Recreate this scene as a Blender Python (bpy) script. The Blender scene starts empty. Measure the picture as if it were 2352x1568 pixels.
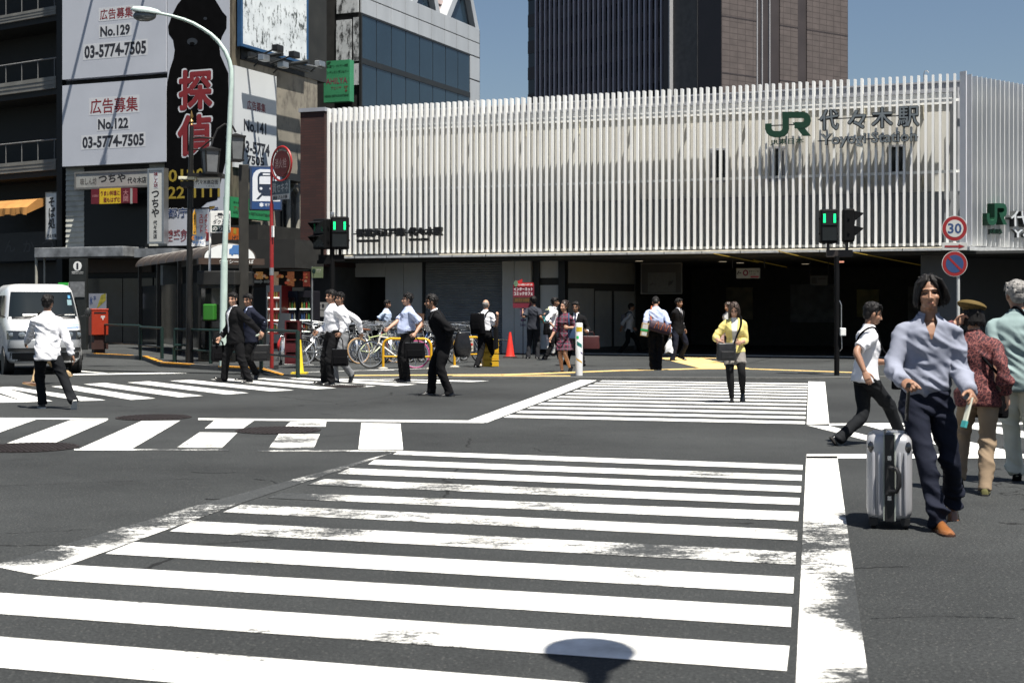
import bpy, bmesh, math, random
from mathutils import Vector, Matrix, noise
from mathutils.bvhtree import BVHTree
R = math.radians
SC = bpy.context.scene
COL = SC.collection
V3 = Vector
# ------------------------------------------------------------------ camera, sky, sun, exposure
F, CX, YH, HC = 3267.0, 1176.0, 702.0, 1.51
cd = bpy.data.cameras.new('camera'); cam = bpy.data.objects.new('camera', cd); COL.objects.link(cam)
cam.location = (0, 0, HC); cam.rotation_euler = (R(90), 0, 0)
cd.lens = 50; cd.sensor_width = 36; cd.shift_y = -(784 - YH) / 2352; cd.clip_end = 3000; cd.clip_start = .1
cd.dof.use_dof = True; cd.dof.focus_distance = 20; cd.dof.aperture_fstop = 5.6
SC.camera = cam
SUN = V3((0.21, -0.30, 1.0)).normalized()
w = bpy.data.worlds.new('World'); SC.world = w; w.use_nodes = True
nt = w.node_tree; nt.nodes.clear()
sky = nt.nodes.new('ShaderNodeTexSky'); sky.sky_type = 'NISHITA'; sky.sun_disc = False
sky.sun_elevation = math.asin(SUN.z); sky.sun_rotation = math.atan2(SUN.x, SUN.y)
sky.air_density = 1.0; sky.dust_density = 1.1; sky.ozone_density = 1.9
bg = nt.nodes.new('ShaderNodeBackground'); bg.inputs[1].default_value = 0.041
wo = nt.nodes.new('ShaderNodeOutputWorld')
nt.links.new(sky.outputs[0], bg.inputs[0]); nt.links.new(bg.outputs[0], wo.inputs[0])
sl = bpy.data.lights.new('sun', 'SUN'); sl.energy = 5.0; sl.angle = R(.53); sl.color = (1, .955, .87)
so = bpy.data.objects.new('sun', sl); COL.objects.link(so); so.rotation_euler = SUN.to_track_quat('Z', 'Y').to_euler()
so.location = (20, -30, 60)
SC.view_settings.view_transform = 'Standard'; SC.view_settings.look = 'None'
SC.view_settings.exposure = 1.08; SC.view_settings.gamma = 1.0
SC.cycles.max_bounces = 6; SC.cycles.diffuse_bounces = 3; SC.cycles.glossy_bounces = 3
SC.cycles.transparent_max_bounces = 6; SC.cycles.use_denoising = True; SC.cycles.caustics_reflective = False
random.seed(7)

# ------------------------------------------------------------------ materials
MATS = {}
def nd(nt, t, **k):
    n = nt.nodes.new(t)
    for a, b in k.items():
        setattr(n, a, b)
    return n
def newmat(name):
    m = bpy.data.materials.new(name); m.use_nodes = True
    return m, m.node_tree, m.node_tree.nodes['Principled BSDF']
def M(name, col=(.5, .5, .5), rough=.6, metal=0., var=.12, vs=4., bump=0., bs=60., emit=0., spec=.4, stretch=None, coat=0., tr=0., sub=0.):
    if name in MATS: return MATS[name]
    m, nt, b = newmat(name); L = nt.links.new
    b.inputs['Roughness'].default_value = rough; b.inputs['Metallic'].default_value = metal
    b.inputs['Specular IOR Level'].default_value = spec
    b.inputs['Coat Weight'].default_value = coat; b.inputs['Transmission Weight'].default_value = tr
    if sub: b.inputs['Subsurface Weight'].default_value = sub; b.inputs['Subsurface Radius'].default_value = (.012, .005, .003)
    tc = nd(nt, 'ShaderNodeTexCoord'); src = tc.outputs['Object']
    if stretch:
        mp = nd(nt, 'ShaderNodeMapping'); mp.inputs['Scale'].default_value = stretch; L(src, mp.inputs[0]); src = mp.outputs[0]
    if var > 0:
        n = nd(nt, 'ShaderNodeTexNoise'); n.inputs['Scale'].default_value = vs; n.inputs['Detail'].default_value = 6; L(src, n.inputs[0])
        mr = nd(nt, 'ShaderNodeMapRange'); mr.inputs[1].default_value = .3; mr.inputs[2].default_value = .7
        mr.inputs[3].default_value = 1 - var; mr.inputs[4].default_value = 1 + var * .6; L(n.outputs[0], mr.inputs[0])
        mx = nd(nt, 'ShaderNodeMix', data_type='RGBA', blend_type='MULTIPLY'); mx.inputs[0].default_value = 1
        mx.inputs[6].default_value = (*col, 1); L(mr.outputs[0], mx.inputs[7]); L(mx.outputs[2], b.inputs['Base Color'])
        mr2 = nd(nt, 'ShaderNodeMapRange'); mr2.inputs[3].default_value = max(.05, rough - .12); mr2.inputs[4].default_value = min(1, rough + .12)
        L(n.outputs[0], mr2.inputs[0]); L(mr2.outputs[0], b.inputs['Roughness'])
    else:
        b.inputs['Base Color'].default_value = (*col, 1)
    if bump:
        n2 = nd(nt, 'ShaderNodeTexNoise'); n2.inputs['Scale'].default_value = bs; n2.inputs['Detail'].default_value = 4; L(src, n2.inputs[0])
        bp = nd(nt, 'ShaderNodeBump'); bp.inputs['Strength'].default_value = bump; bp.inputs['Distance'].default_value = .01
        L(n2.outputs[0], bp.inputs['Height']); L(bp.outputs[0], b.inputs['Normal'])
    if emit:
        b.inputs['Emission Color'].default_value = (*col, 1); b.inputs['Emission Strength'].default_value = emit
    MATS[name] = m
    return m
def ramp(nt, src, stops):
    r = nd(nt, 'ShaderNodeValToRGB'); e = r.color_ramp.elements
    while len(e) < len(stops): e.new(.5)
    for k, (p, c) in enumerate(stops):
        e[k].position = p; e[k].color = (*c, 1) if len(c) == 3 else c
    nt.links.new(src, r.inputs[0]); return r.outputs[0]
def nz(nt, src, scale, detail=5, rough=.5, stretch=None):
    if stretch:
        mp = nd(nt, 'ShaderNodeMapping'); mp.inputs['Scale'].default_value = stretch; nt.links.new(src, mp.inputs[0]); src = mp.outputs[0]
    n = nd(nt, 'ShaderNodeTexNoise'); n.inputs['Scale'].default_value = scale; n.inputs['Detail'].default_value = detail
    n.inputs['Roughness'].default_value = rough; nt.links.new(src, n.inputs[0]); return n.outputs[0]
def mth(nt, op, a, b=None, c=None, clamp=False):
    n = nd(nt, 'ShaderNodeMath', operation=op, use_clamp=clamp)
    for k, x in enumerate((a, b, c)):
        if x is None: continue
        if isinstance(x, (int, float)): n.inputs[k].default_value = x
        else: nt.links.new(x, n.inputs[k])
    return n.outputs[0]
def mixc(nt, f, a, b, mode='MIX'):
    n = nd(nt, 'ShaderNodeMix', data_type='RGBA', blend_type=mode)
    for k, x in ((0, f), (6, a), (7, b)):
        if isinstance(x, (int, float)): n.inputs[k].default_value = x
        elif isinstance(x, tuple): n.inputs[k].default_value = (*x, 1)
        else: nt.links.new(x, n.inputs[k])
    return n.outputs[2]
def asphalt_nodes(nt, dark):
    tc = nd(nt, 'ShaderNodeTexCoord'); s = tc.outputs['Object']
    big = nz(nt, s, .35, 5); mid = nz(nt, s, 3, 6, .6); fine = nz(nt, s, 52, 4, .85)
    vo = nd(nt, 'ShaderNodeTexVoronoi'); vo.inputs['Scale'].default_value = 62; nt.links.new(s, vo.inputs[0])
    chips = mth(nt, 'MULTIPLY', mth(nt, 'GREATER_THAN', vo.outputs['Color'], .78), mth(nt, 'LESS_THAN', vo.outputs['Distance'], .34))
    base = ramp(nt, big, [(.3, tuple(dark * x for x in (.66, .71, .73))), (.7, tuple(dark * x for x in (1.3, 1.39, 1.42)))])
    base = mixc(nt, .75, base, ramp(nt, mid, [(.3, (.82, .82, .82)), (.72, (1.1, 1.1, 1.1))]), 'MULTIPLY')
    base = mixc(nt, 1., base, ramp(nt, fine, [(.28, (.3, .3, .3)), (.50, (1, 1, 1)), (.76, (2.6, 2.6, 2.5))]), 'MULTIPLY')
    base = mixc(nt, mth(nt, 'MULTIPLY', chips, .5), base, (dark * 4.2, dark * 4.1, dark * 3.85))
    # thin cracks
    wob = nz(nt, s, 2.2, 4)
    ad = nd(nt, 'ShaderNodeVectorMath', operation='ADD'); nt.links.new(s, ad.inputs[0]); nt.links.new(wob, ad.inputs[1])
    vc = nd(nt, 'ShaderNodeTexVoronoi', feature='DISTANCE_TO_EDGE'); vc.inputs['Scale'].default_value = .17; nt.links.new(ad.outputs[0], vc.inputs[0])
    cr = mth(nt, 'LESS_THAN', vc.outputs['Distance'], .0022)
    cr = mth(nt, 'MULTIPLY', cr, mth(nt, 'GREATER_THAN', nz(nt, s, .3, 2), .5))
    base = mixc(nt, mth(nt, 'MULTIPLY', cr, .85), base, (.004, .004, .004))
    # tar patches / oil drips
    oil = ramp(nt, nz(nt, s, 1.1, 3), [(.66, (0, 0, 0)), (.74, (1, 1, 1))])
    base = mixc(nt, mth(nt, 'MULTIPLY', oil, .35), base, (dark * .4, dark * .4, dark * .4))
    bp = nd(nt, 'ShaderNodeBump'); bp.inputs['Strength'].default_value = .5; bp.inputs['Distance'].default_value = .006
    nt.links.new(mth(nt, 'ADD', fine, mth(nt, 'MULTIPLY', vo.outputs['Distance'], .6)), bp.inputs['Height'])
    return s, base, bp.outputs[0]
def mat_asphalt(name, dark):
    m, nt, b = newmat(name)
    s, c, n = asphalt_nodes(nt, dark)
    nt.links.new(c, b.inputs['Base Color']); nt.links.new(n, b.inputs['Normal']); b.inputs['Roughness'].default_value = .8
    b.inputs['Specular IOR Level'].default_value = .25
    return m
def mat_paint(name, col, wear0=0.):
    m, nt, b = newmat(name)
    s, asp, n = asphalt_nodes(nt, .029)
    at = nd(nt, 'ShaderNodeAttribute', attribute_name='wear')
    n1 = nz(nt, s, 1.3, 4, .6, (1, 1.6, 1)); n2 = nz(nt, s, 13, 7, .8, (.55, 1.3, 1)); n3 = nz(nt, s, 42, 3, .8)
    v = mth(nt, 'ADD', mth(nt, 'MULTIPLY', n1, .5), mth(nt, 'ADD', mth(nt, 'MULTIPLY', n2, .85), mth(nt, 'MULTIPLY', n3, .5)))
    # v is around .87; wear raises it
    v = mth(nt, 'ADD', v, mth(nt, 'MULTIPLY', at.outputs['Fac'], .48))
    mask = nd(nt, 'ShaderNodeMapRange'); mask.inputs[1].default_value = 1.10 - wear0; mask.inputs[2].default_value = 1.24 - wear0; nt.links.new(v, mask.inputs[0])
    dirt = ramp(nt, nz(nt, s, 2.6, 6, .65), [(.32, (.55, .54, .52)), (.62, (1, 1, 1))])
    pc = mixc(nt, 1., col, dirt, 'MULTIPLY')
    nt.links.new(mixc(nt, mask.outputs[0], pc, asp), b.inputs['Base Color']); nt.links.new(n, b.inputs['Normal'])
    b.inputs['Roughness'].default_value = .65
    return m

# ------------------------------------------------------------------ mesh builder
class MB:
    def __init__(s):
        s.v = []; s.f = []; s.m = []; s.T = Matrix()
    def add(s, vs, fs, m=0):
        k = len(s.v); s.v += [s.T @ V3(p) for p in vs]
        for f in fs: s.f.append([i + k for i in f]); s.m.append(m)
        return s
    def box(s, x0, x1, y0, y1, z0, z1, m=0):
        if x0 > x1: x0, x1 = x1, x0
        if y0 > y1: y0, y1 = y1, y0
        if z0 > z1: z0, z1 = z1, z0
        v = [(x0, y0, z0), (x1, y0, z0), (x1, y1, z0), (x0, y1, z0), (x0, y0, z1), (x1, y0, z1), (x1, y1, z1), (x0, y1, z1)]
        return s.add(v, [(3, 2, 1, 0), (4, 5, 6, 7), (0, 1, 5, 4), (1, 2, 6, 5), (2, 3, 7, 6), (3, 0, 4, 7)], m)
    def rings(s, rs, cap=True, m=0, close=True):
        n = len(rs[0]); vs = [p for r in rs for p in r]; fs = []
        for k in range(len(rs) - 1):
            for i in range(n if close else n - 1):
                j = (i + 1) % n; fs.append((k * n + i, k * n + j, (k + 1) * n + j, (k + 1) * n + i))
        if cap: fs.append(list(range(n))[::-1]); fs.append([(len(rs) - 1) * n + i for i in range(n)])
        return s.add(vs, fs, m)
    def tube(s, pts, r, n=8, m=0, cap=True, closed=False):
        pts = [V3(p) for p in pts]; N = len(pts); rr = r if isinstance(r, (list, tuple)) else [r] * N
        ref = None; rs = []
        for k, p in enumerate(pts):
            if closed: t = pts[(k + 1) % N] - pts[k - 1]
            else: t = pts[min(k + 1, N - 1)] - pts[max(k - 1, 0)]
            t.normalize()
            if ref is None: ref = t.orthogonal().normalized()
            ref = (ref - t * ref.dot(t)); ref = ref.normalized() if ref.length > 1e-6 else t.orthogonal().normalized()
            b = t.cross(ref)
            rs.append([p + (ref * math.cos(a) + b * math.sin(a)) * rr[k] for a in [2 * math.pi * i / n for i in range(n)]])
        if closed: rs.append(rs[0]); cap = False
        return s.rings(rs, cap, m)
    def prism(s, poly, y0, y1, m=0):           # polygon in x,z pushed along y
        n = len(poly)
        vs = [(x, y0, z) for x, z in poly] + [(x, y1, z) for x, z in poly]
        fs = [list(range(n)), [n + i for i in range(n)][::-1]] + [(i, n + i, n + (i + 1) % n, (i + 1) % n) for i in range(n)]
        return s.add(vs, fs, m)
    def slab(s, poly, z0, z1, m=0):            # polygon in x,y pushed along z
        n = len(poly)
        vs = [(x, y, z0) for x, y in poly] + [(x, y, z1) for x, y in poly]
        fs = [list(range(n))[::-1], [n + i for i in range(n)]] + [(i, (i + 1) % n, n + (i + 1) % n, n + i) for i in range(n)]
        return s.add(vs, fs, m)
    def lathe(s, prof, n=16, m=0, c=(0, 0, 0), cap=True):
        rs = [[V3((c[0] + r * math.cos(2 * math.pi * i / n), c[1] + r * math.sin(2 * math.pi * i / n), c[2] + z)) for i in range(n)] for r, z in prof]
        return s.rings(rs, cap, m)
    def ell(s, c, rx, ry, rz, n=14, k=9, m=0, rot=None):
        c = V3(c); rs = []
        for j in range(1, k):
            t = math.pi * j / k
            ring = []
            for i in range(n):
                a = 2 * math.pi * i / n
                p = V3((rx * math.sin(t) * math.cos(a), ry * math.sin(t) * math.sin(a), -rz * math.cos(t)))
                ring.append(c + (rot @ p if rot else p))
            rs.append(ring)
        return s.rings(rs, True, m)
    def ribbon(s, pts, wd, y0, y1, m=0):       # thick stroke along a polyline in x,z
        P = [V3((a, b)) for a, b in pts]; Lf = []; Rt = []
        for k, p in enumerate(P):
            d1 = (P[k] - P[k - 1]).normalized() if k else (P[1] - P[0]).normalized()
            d2 = (P[k + 1] - P[k]).normalized() if k < len(P) - 1 else d1
            t = (d1 + d2).normalized(); nn = V3((-t.y, t.x)); sc = 1 / max(.5, nn.dot(V3((-d1.y, d1.x))))
            Lf.append(p + nn * wd / 2 * sc); Rt.append(p - nn * wd / 2 * sc)
        for k in range(len(P) - 1):
            q = [Rt[k], Rt[k + 1], Lf[k + 1], Lf[k]]
            s.prism([(a.x, a.y) for a in q], y0, y1, m)
        return s
    def build(s, name, mats, parent=None, smooth=False, bevel=0., loc=None, rot=None, seg=2, sharp=40, mw=None):
        me = bpy.data.meshes.new(name); me.from_pydata([tuple(p) for p in s.v], [], s.f)
        if not isinstance(mats, (list, tuple)): mats = [mats]
        for x in mats: me.materials.append(x)
        if len(mats) > 1: me.polygons.foreach_set('material_index', s.m)
        bm = bmesh.new(); bm.from_mesh(me); bmesh.ops.recalc_face_normals(bm, faces=bm.faces); bm.to_mesh(me); bm.free()
        if smooth:
            me.polygons.foreach_set('use_smooth', [True] * len(me.polygons)); me.set_sharp_from_angle(angle=R(sharp))
        me.update()
        return link(name, me, parent, bevel, loc, rot, seg, mw)
MW = {}
def link(name, me, parent=None, bevel=0., loc=None, rot=None, seg=2, mw=None):
    o = bpy.data.objects.new(name, me); COL.objects.link(o)
    if parent: o.parent = parent
    if mw is not None: o.matrix_local = (MW[parent.name].inverted() @ mw) if parent else mw
    if loc is not None: o.location = loc
    if rot is not None: o.rotation_euler = rot
    if bevel:
        b = o.modifiers.new('bevel', 'BEVEL'); b.width = bevel; b.segments = seg; b.limit_method = 'ANGLE'; b.angle_limit = R(40)
    return o
def tag(o, label=None, cat=None, group=None, kind=None):
    if label: o['label'] = label
    if cat: o['category'] = cat
    if group: o['group'] = group
    if kind: o['kind'] = kind
    return o
def thing(name, label, cat, loc=(0, 0, 0), rotz=0., group=None):
    o = bpy.data.objects.new(name, None); COL.objects.link(o); o.empty_display_size = .2
    o.location = loc; o.rotation_euler = (0, 0, rotz)
    MW[o.name] = Matrix.Translation(V3(loc)) @ Matrix.Rotation(rotz, 4, 'Z')
    return tag(o, label, cat, group)
def clone(root, loc, rotz=None, label=None):
    def cp(o, par):
        c = o.copy(); COL.objects.link(c); c.parent = par
        for ch in o.children: cp(ch, c)
        return c
    r = cp(root, None); r.location = loc
    if rotz is not None: r.rotation_euler = (r.rotation_euler[0], r.rotation_euler[1], rotz)
    if label: r['label'] = label
    return r
# ------------------------------------------------------------------ where things stand: measured from sight lines to the ground and to the walls
def G(px, py, z=0.):
    Y = F * (HC - z) / (py - YH); return V3(((px - CX) / F * Y, Y, z))
def GB(px, py, z, back):                      # behind a ground point, on the same sight line
    p = G(px, py, z); s = (p.y + back) / p.y; return V3((p.x * s, p.y + back, z))
def W(px, py, Y): return V3(((px - CX) / F * Y, Y, HC - (py - YH) * Y / F))
class Fr:                                      # a vertical wall plane: u along, d into the wall, z up
    def __init__(s, px, Y, deg):
        s.a = R(deg); s.O = V3(((px - CX) / F * Y, Y)); s.t = V3((math.cos(s.a), math.sin(s.a))); s.n = V3((-math.sin(s.a), math.cos(s.a)))
    def w(s, u, d, z=0.):
        p = s.O + s.t * u + s.n * d; return V3((p.x, p.y, z))
    def uz(s, px, py, d=0.):
        k = (px - CX) / F; Y = (d + s.n.dot(s.O)) / (k * s.n.x + s.n.y)
        return s.t.dot(V3((k * Y, Y)) - s.O), HC - (py - YH) * Y / F
    def u(s, px, d=0.): return s.uz(px, 0, d)[0]
    def z(s, px, py, d=0.): return s.uz(px, py, d)[1]
    def mw(s, z=0.): return Matrix.Translation((s.O.x, s.O.y, z)) @ Matrix.Rotation(s.a, 4, 'Z')
TXT = {}
def text_mesh(s, bold=0., vert=False):
    key = (s, bold, vert)
    if key not in TXT:
        cu = bpy.data.curves.new('lettering', 'FONT'); cu.body = '\n'.join(s) if vert else s
        cu.offset = bold; cu.resolution_u = 2; cu.align_x = 'CENTER' if vert else 'LEFT'; cu.space_line = .95
        ob = bpy.data.objects.new('lettering', cu); me = bpy.data.meshes.new_from_object(ob)
        P = [v.co.copy() for v in me.vertices]; x0 = min(p.x for p in P); x1 = max(p.x for p in P); y0 = min(p.y for p in P); y1 = max(p.y for p in P)
        TXT[key] = ([((p.x - x0) / (x1 - x0), (p.y - y0) / (y1 - y0)) for p in P], [list(q.vertices) for q in me.polygons])
        bpy.data.objects.remove(ob); bpy.data.curves.remove(cu); bpy.data.meshes.remove(me)
    return TXT[key]
def text(s, parent, x0, x1, z0, z1, y, mat, bold=0., vert=False, depth=0., name='lettering', loc=None, rot=None, mw=None, side=None):
    cjk = any(ord(c) > 0x2E80 for c in s)          # dense characters are thickened by shifted layers, the others by the outline
    P, Fc = text_mesh(s, 0. if cjk else bold, vert); b = MB(); n = len(P)
    sz = (z1 - z0) if not vert else (z1 - z0) / max(1, len(s)); r_ = bold * sz * .75 if cjk else 0
    sh = [(0, 0)] + ([(r_ * math.cos(q), r_ * math.sin(q)) for q in [math.pi * i / 4 + .2 for i in range(8)]] if r_ else [])
    st_ = .0016 if depth else .00025
    for k, (dx, dz) in enumerate(sh):
        f = [(x0 + r_ + a * (x1 - x0 - 2 * r_) + dx, y + st_ * k, z0 + r_ + c * (z1 - z0 - 2 * r_) + dz) for a, c in P]; o_ = len(b.v)
        b.v += [V3(p) for p in f]; b.f += [[i + o_ for i in q] for q in Fc]; b.m += [0] * len(Fc)
        if depth:
            b.v += [V3((p[0], p[1] + depth, p[2])) for p in f]
            ed = {}
            for q in Fc:
                for i in range(len(q)): ed[(q[i], q[(i + 1) % len(q)])] = 1
            for (i, j) in ed:
                if (j, i) not in ed: b.f.append([j + o_, i + o_, i + n + o_, j + n + o_]); b.m.append(1)
    return b.build(name, [mat, side or mat] if depth else mat, parent, loc=loc, rot=rot, mw=mw)
class Board:                                   # a flat sign on a wall plane, its edges given as sight lines
    def __init__(s, fr, name, label, cat, xl, xr, yt, yb, d=0., thick=.06, mat=None, group=None, body='panel', frame=None, fw=.05):
        s.fr, s.d = fr, d; xm = (xl + xr) / 2
        s.u0, s.u1 = fr.u(xl, d), fr.u(xr, d); s.z1, s.z0 = fr.z(xm, yt, d), fr.z(xm, yb, d)
        s.um = (s.u0 + s.u1) / 2
        s.T = thing(name, label, cat, fr.w(s.um, d, s.z0), fr.a, group)
        s.w, s.h = s.u1 - s.u0, s.z1 - s.z0
        if mat:
            s.o = MB().box(-s.w / 2, s.w / 2, 0, thick, 0, s.h).build(body, mat, s.T)
        if frame:
            b = MB(); W2, H = s.w / 2, s.h
            b.box(-W2 - fw, W2 + fw, -.02, thick, H, H + fw); b.box(-W2 - fw, W2 + fw, -.02, thick, -fw, 0)
            b.box(-W2 - fw, -W2, -.02, thick, 0, H); b.box(W2, W2 + fw, -.02, thick, 0, H); b.build('frame', frame, s.T)
    def xz(s, px, py): u, z = s.fr.uz(px, py, s.d); return u - s.um, z - s.z0
    def text(s, st, xl, yt, xr, yb, mat, bold=0., vert=False, y=-.004, depth=0., name='lettering'):
        ym = (yt + yb) / 2; xm = (xl + xr) / 2
        return text(st, s.T, s.xz(xl, ym)[0], s.xz(xr, ym)[0], s.xz(xm, yb)[1], s.xz(xm, yt)[1], y, mat, bold, vert, depth, name)
    def rect(s, xl, yt, xr, yb, mat, y=-.003, name='print', th=.002):
        ym = (yt + yb) / 2; xm = (xl + xr) / 2
        return MB().box(s.xz(xl, ym)[0], s.xz(xr, ym)[0], y, y + th, s.xz(xm, yb)[1], s.xz(xm, yt)[1]).build(name, mat, s.T)
    def poly(s, pts, mat, y=-.003, name='print', th=.002):
        return MB().prism([s.xz(*p) for p in pts], y, y + th).build(name, mat, s.T)
# shared colours
WHITE = M('white_paint', (.78, .78, .76), .45, var=.06)
BLACK = M('black_paint', (.012, .012, .013), .45, var=.1)
INK = M('black_ink', (.02, .022, .03), .7, var=0)
RED = M('red_print', (.17, .018, .02), .6, var=.05)
NAVY = M('navy_print', (.025, .05, .14), .6, var=.05)
STEEL = M('steel', (.42, .43, .44), .35, .85, var=.1)
CHROME = M('chrome', (.66, .67, .68), .2, .8, var=.08)
DKMETAL = M('dark_metal', (.03, .032, .033), .45, .3, var=.15)
GLASSDK = M('dark_glass', (.012, .014, .016), .25, var=0, spec=.2)
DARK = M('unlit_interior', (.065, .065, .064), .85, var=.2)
RUBBER = M('rubber', (.015, .015, .015), .75, var=.1)
# ------------------------------------------------------------------ ground, pavement, road paint
MA = mat_asphalt('asphalt', .0265); MA2 = mat_asphalt('pavement_asphalt', .033)
MP = mat_paint('road_paint', (.74, .74, .72)); MY = M('tactile_yellow', (.62, .43, .17), .8, var=.2, vs=5, bump=.4, bs=40)
KERB = M('kerb_stone', (.10, .10, .095), .85, var=.25, vs=6, bump=.3, bs=50)
YEL = M('yellow_line_paint', (.62, .28, .02), .6, var=.25, vs=8)
tag(MB().add([(-500, -60, 0), (500, -60, 0), (500, 900, 0), (-500, 900, 0)], [(0, 1, 2, 3)]).build('road', MA), kind='structure')
def gp(pts, z=0.): return [tuple(G(x, y, z)[:2]) for x, y in pts]
def clear_of(p):                                # keep polygons clockwise-safe for slabs
    return p
# forecourt (flush with the road) and the raised island with its kerb
fore = [(-17, 36.2)] + gp([(647, 862.5), (760, 869), (900, 870.5), (1340, 870), (1850, 871), (2010, 868), (2352, 859), (2600, 853)]) + [(60, 36), (60, 140), (-17, 140)]
tag(MB().slab(fore, -.2, .03).build('pavement', MA2), kind='structure')
isl = gp([(371, 845), (440, 849.5), (504, 854), (560, 857), (600, 859.5)], 0) + [tuple(G(640, 850)[:2]), tuple(G(640, 826)[:2]), tuple(G(640, 800)[:2])] + gp([(330, 790), (-120, 790), (-120, 815), (200, 822), (330, 829)])
tag(MB().slab([p for p in isl], -.2, .135).build('pavement', [MA2], bevel=.01), kind='structure')
kb = MB()
for a, b in (((371, 845), (440, 849.5)), ((440, 849.5), (504, 854)), ((504, 854), (560, 857)), ((560, 857), (600, 859.5)), ((330, 829), (371, 845)), ((200, 822), (330, 829)), ((-120, 815), (200, 822))):
    p, q = G(*a), G(*b); t = (q - p).normalized(); n = V3((t.y, -t.x, 0))
    if n.y > 0: n = -n
    kb.slab([tuple((p + n * .03)[:2]), tuple((q + n * .03)[:2]), tuple((q - n * .12)[:2]), tuple((p - n * .12)[:2])], -.1, .14)
# ramp at the end of the island
p0, p1, p2, p3 = G(600, 859.5), G(650, 863), G(648, 859), G(604, 855)
kb.add([(*p0[:2], -.1), (*p1[:2], -.1), (*p2[:2], -.1), (*p3[:2], -.1), (*p0[:2], .14), (*p1[:2], .033), (*p2[:2], .033), (*p3[:2], .14)],
       [(3, 2, 1, 0), (4, 5, 6, 7), (0, 1, 5, 4), (1, 2, 6, 5), (2, 3, 7, 6), (3, 0, 4, 7)])
tag(kb.build('kerb', KERB), kind='structure')
yl = MB()
for a, b in (((371, 845), (440, 849.5)), ((504, 854), (600, 859.5)), ((215, 822.7), (300, 827.3)), ((330, 829), (366, 843))):
    p, q = G(*a), G(*b); t = (q - p).normalized(); n = V3((t.y, -t.x, 0)); n = -n if n.y > 0 else n
    yl.slab([tuple((p + n * .034)[:2]), tuple((q + n * .034)[:2]), tuple((q - n * .09)[:2]), tuple((p - n * .09)[:2])], .115, .145)
q0, q1 = p0, p1
yl.add([(p0.x, p0.y - .034, .12), (p1.x, p1.y - .034, .02), (p1.x, p1.y + .10, .038), (p0.x, p0.y + .10, .1445)], [(0, 1, 2, 3)])
tag(yl.build('kerb_paint', YEL), kind='structure')
# flush kerb line between road and forecourt
kf = MB(); line = [(760, 869), (900, 870.5), (1340, 870), (1850, 871), (2010, 868), (2352, 859)]
for a, b in zip(line, line[1:]):
    p, q = G(*a), G(*b); kf.slab([(p.x, p.y - .10), (q.x, q.y - .10), (q.x, q.y + .10), (p.x, p.y + .10)], -.1, .036)
tag(kf.build('kerb', KERB), kind='structure')
# tactile paving
tp = MB()
def strip(pts, w_, z=.041):
    P = [G(*p, .03) for p in pts]
    for a, b in zip(P, P[1:]):
        t = (b - a).normalized(); n = V3((-t.y, t.x, 0)) * w_ / 2
        c0 = [a - n, b - n, b + n, a + n]; tp.slab([(c.x, c.y) for c in c0], .03, z)
strip([(806, 862.5), (1150, 861)], .32); strip([(1150, 861.2), (1240, 858.5)], .33, .0405); strip([(1040, 862.9), (1310, 863.6)], .26, .039)
strip([(1240, 858.4), (1420, 851.5), (1600, 847.2)], .30); strip([(1600, 847.1), (1700, 846.8)], .32, .0408); strip([(1700, 847.0), (1850, 852.0), (2000, 857.5)], .30)
strip([(1560, 822), (1665, 846)], 1.15, .0375); strip([(1540, 821), (1680, 823.5)], .35, .0385)
tag(tp.build('tactile_paving', MY), kind='structure')
# bicycle bay lines
bl = MB()
for a, b in (((640, 836), (720, 838)), ((700, 855), (990, 846)), ((830, 851), (905, 850))):
    p, q = G(*a, .03), G(*b, .03); bl.slab([(p.x, p.y), (q.x, q.y), (q.x, q.y + .08), (p.x, p.y + .08)], .03, .036)
tag(bl.build('road_marking', MP), kind='structure')

# wear spots on the paint: place, reach and strength
SPOTS = [(700, 1125, 1.2, .9), (640, 1140, 1.0, 1.1), (860, 1180, .9, .7), (560, 1185, 1., .5), (980, 1130, 1., .75), (1250, 1140, 1., .6), (1700, 1200, .6, .6), (300, 1390, .35, .5), (600, 1310, .5, .5), (1650, 1340, .3, .5), (520, 1490, .5, .5), (1200, 1420, .5, .45), (1000, 1100, .6, .6), (1400, 1090, .6, .5), (780, 1215, .8, .75), (620, 1215, .6, .6), (1100, 1225, .9, .7), (1500, 1265, .7, .95), (1770, 1280, .35, .9),
         (1350, 1250, .6, .5), (1240, 1165, .7, .6), (1350, 1140, .6, .5), (400, 1455, .5, .55), (950, 1480, .5, .6), (1480, 1330, .35, .6), (1300, 1225, .6, .45),
         (1650, 1090, .7, .6), (1580, 1118, .5, .5), (1400, 1425, .4, .4), (200, 1395, .4, .35), (960, 1300, .4, .35), (1500, 1168, .5, .5),
         (1900, 1195, .3, .55), (1900, 1224, .4, .95), (1865, 1262, .3, 1.1), (1945, 1250, .25, 1.), (1960, 1400, .16, 1.2), (1965, 1180, .2, 1.), (1995, 1560, .12, 1.3), (1890, 1298, .22, 1.2), (1905, 1316, .2, 1.5), (1990, 1350, .32, 1.5), (2000, 1440, .22, 1.3), (1990, 1490, .14, 1.5), (1850, 1395, .1, .5), (2010, 1540, .12, 1.),
         (640, 1120, .9, 1.05), (720, 1092, .6, .7), (540, 1145, .8, 1.0), (330, 1195, .5, .9), (200, 1235, .5, .9), (80, 1275, .4, 1.), (450, 1178, .4, .8), (800, 1068, .6, .8), (880, 1045, .6, .7), (760, 1080, .5, .7),
         (450, 1010, .8, .45), (690, 1010, .8, .75), (700, 975, .6, .6), (880, 985, .7, .55), (870, 1020, .5, .3), (60, 975, .8, .5), (480, 975, .6, .4), (200, 1000, .6, .2), (560, 1033, .5, 1.2), (400, 1032, .9, .7), (700, 1034, .8, .6)]
SPOTS = [(G(x, y), r, s) for x, y, r, s in SPOTS]
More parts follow.
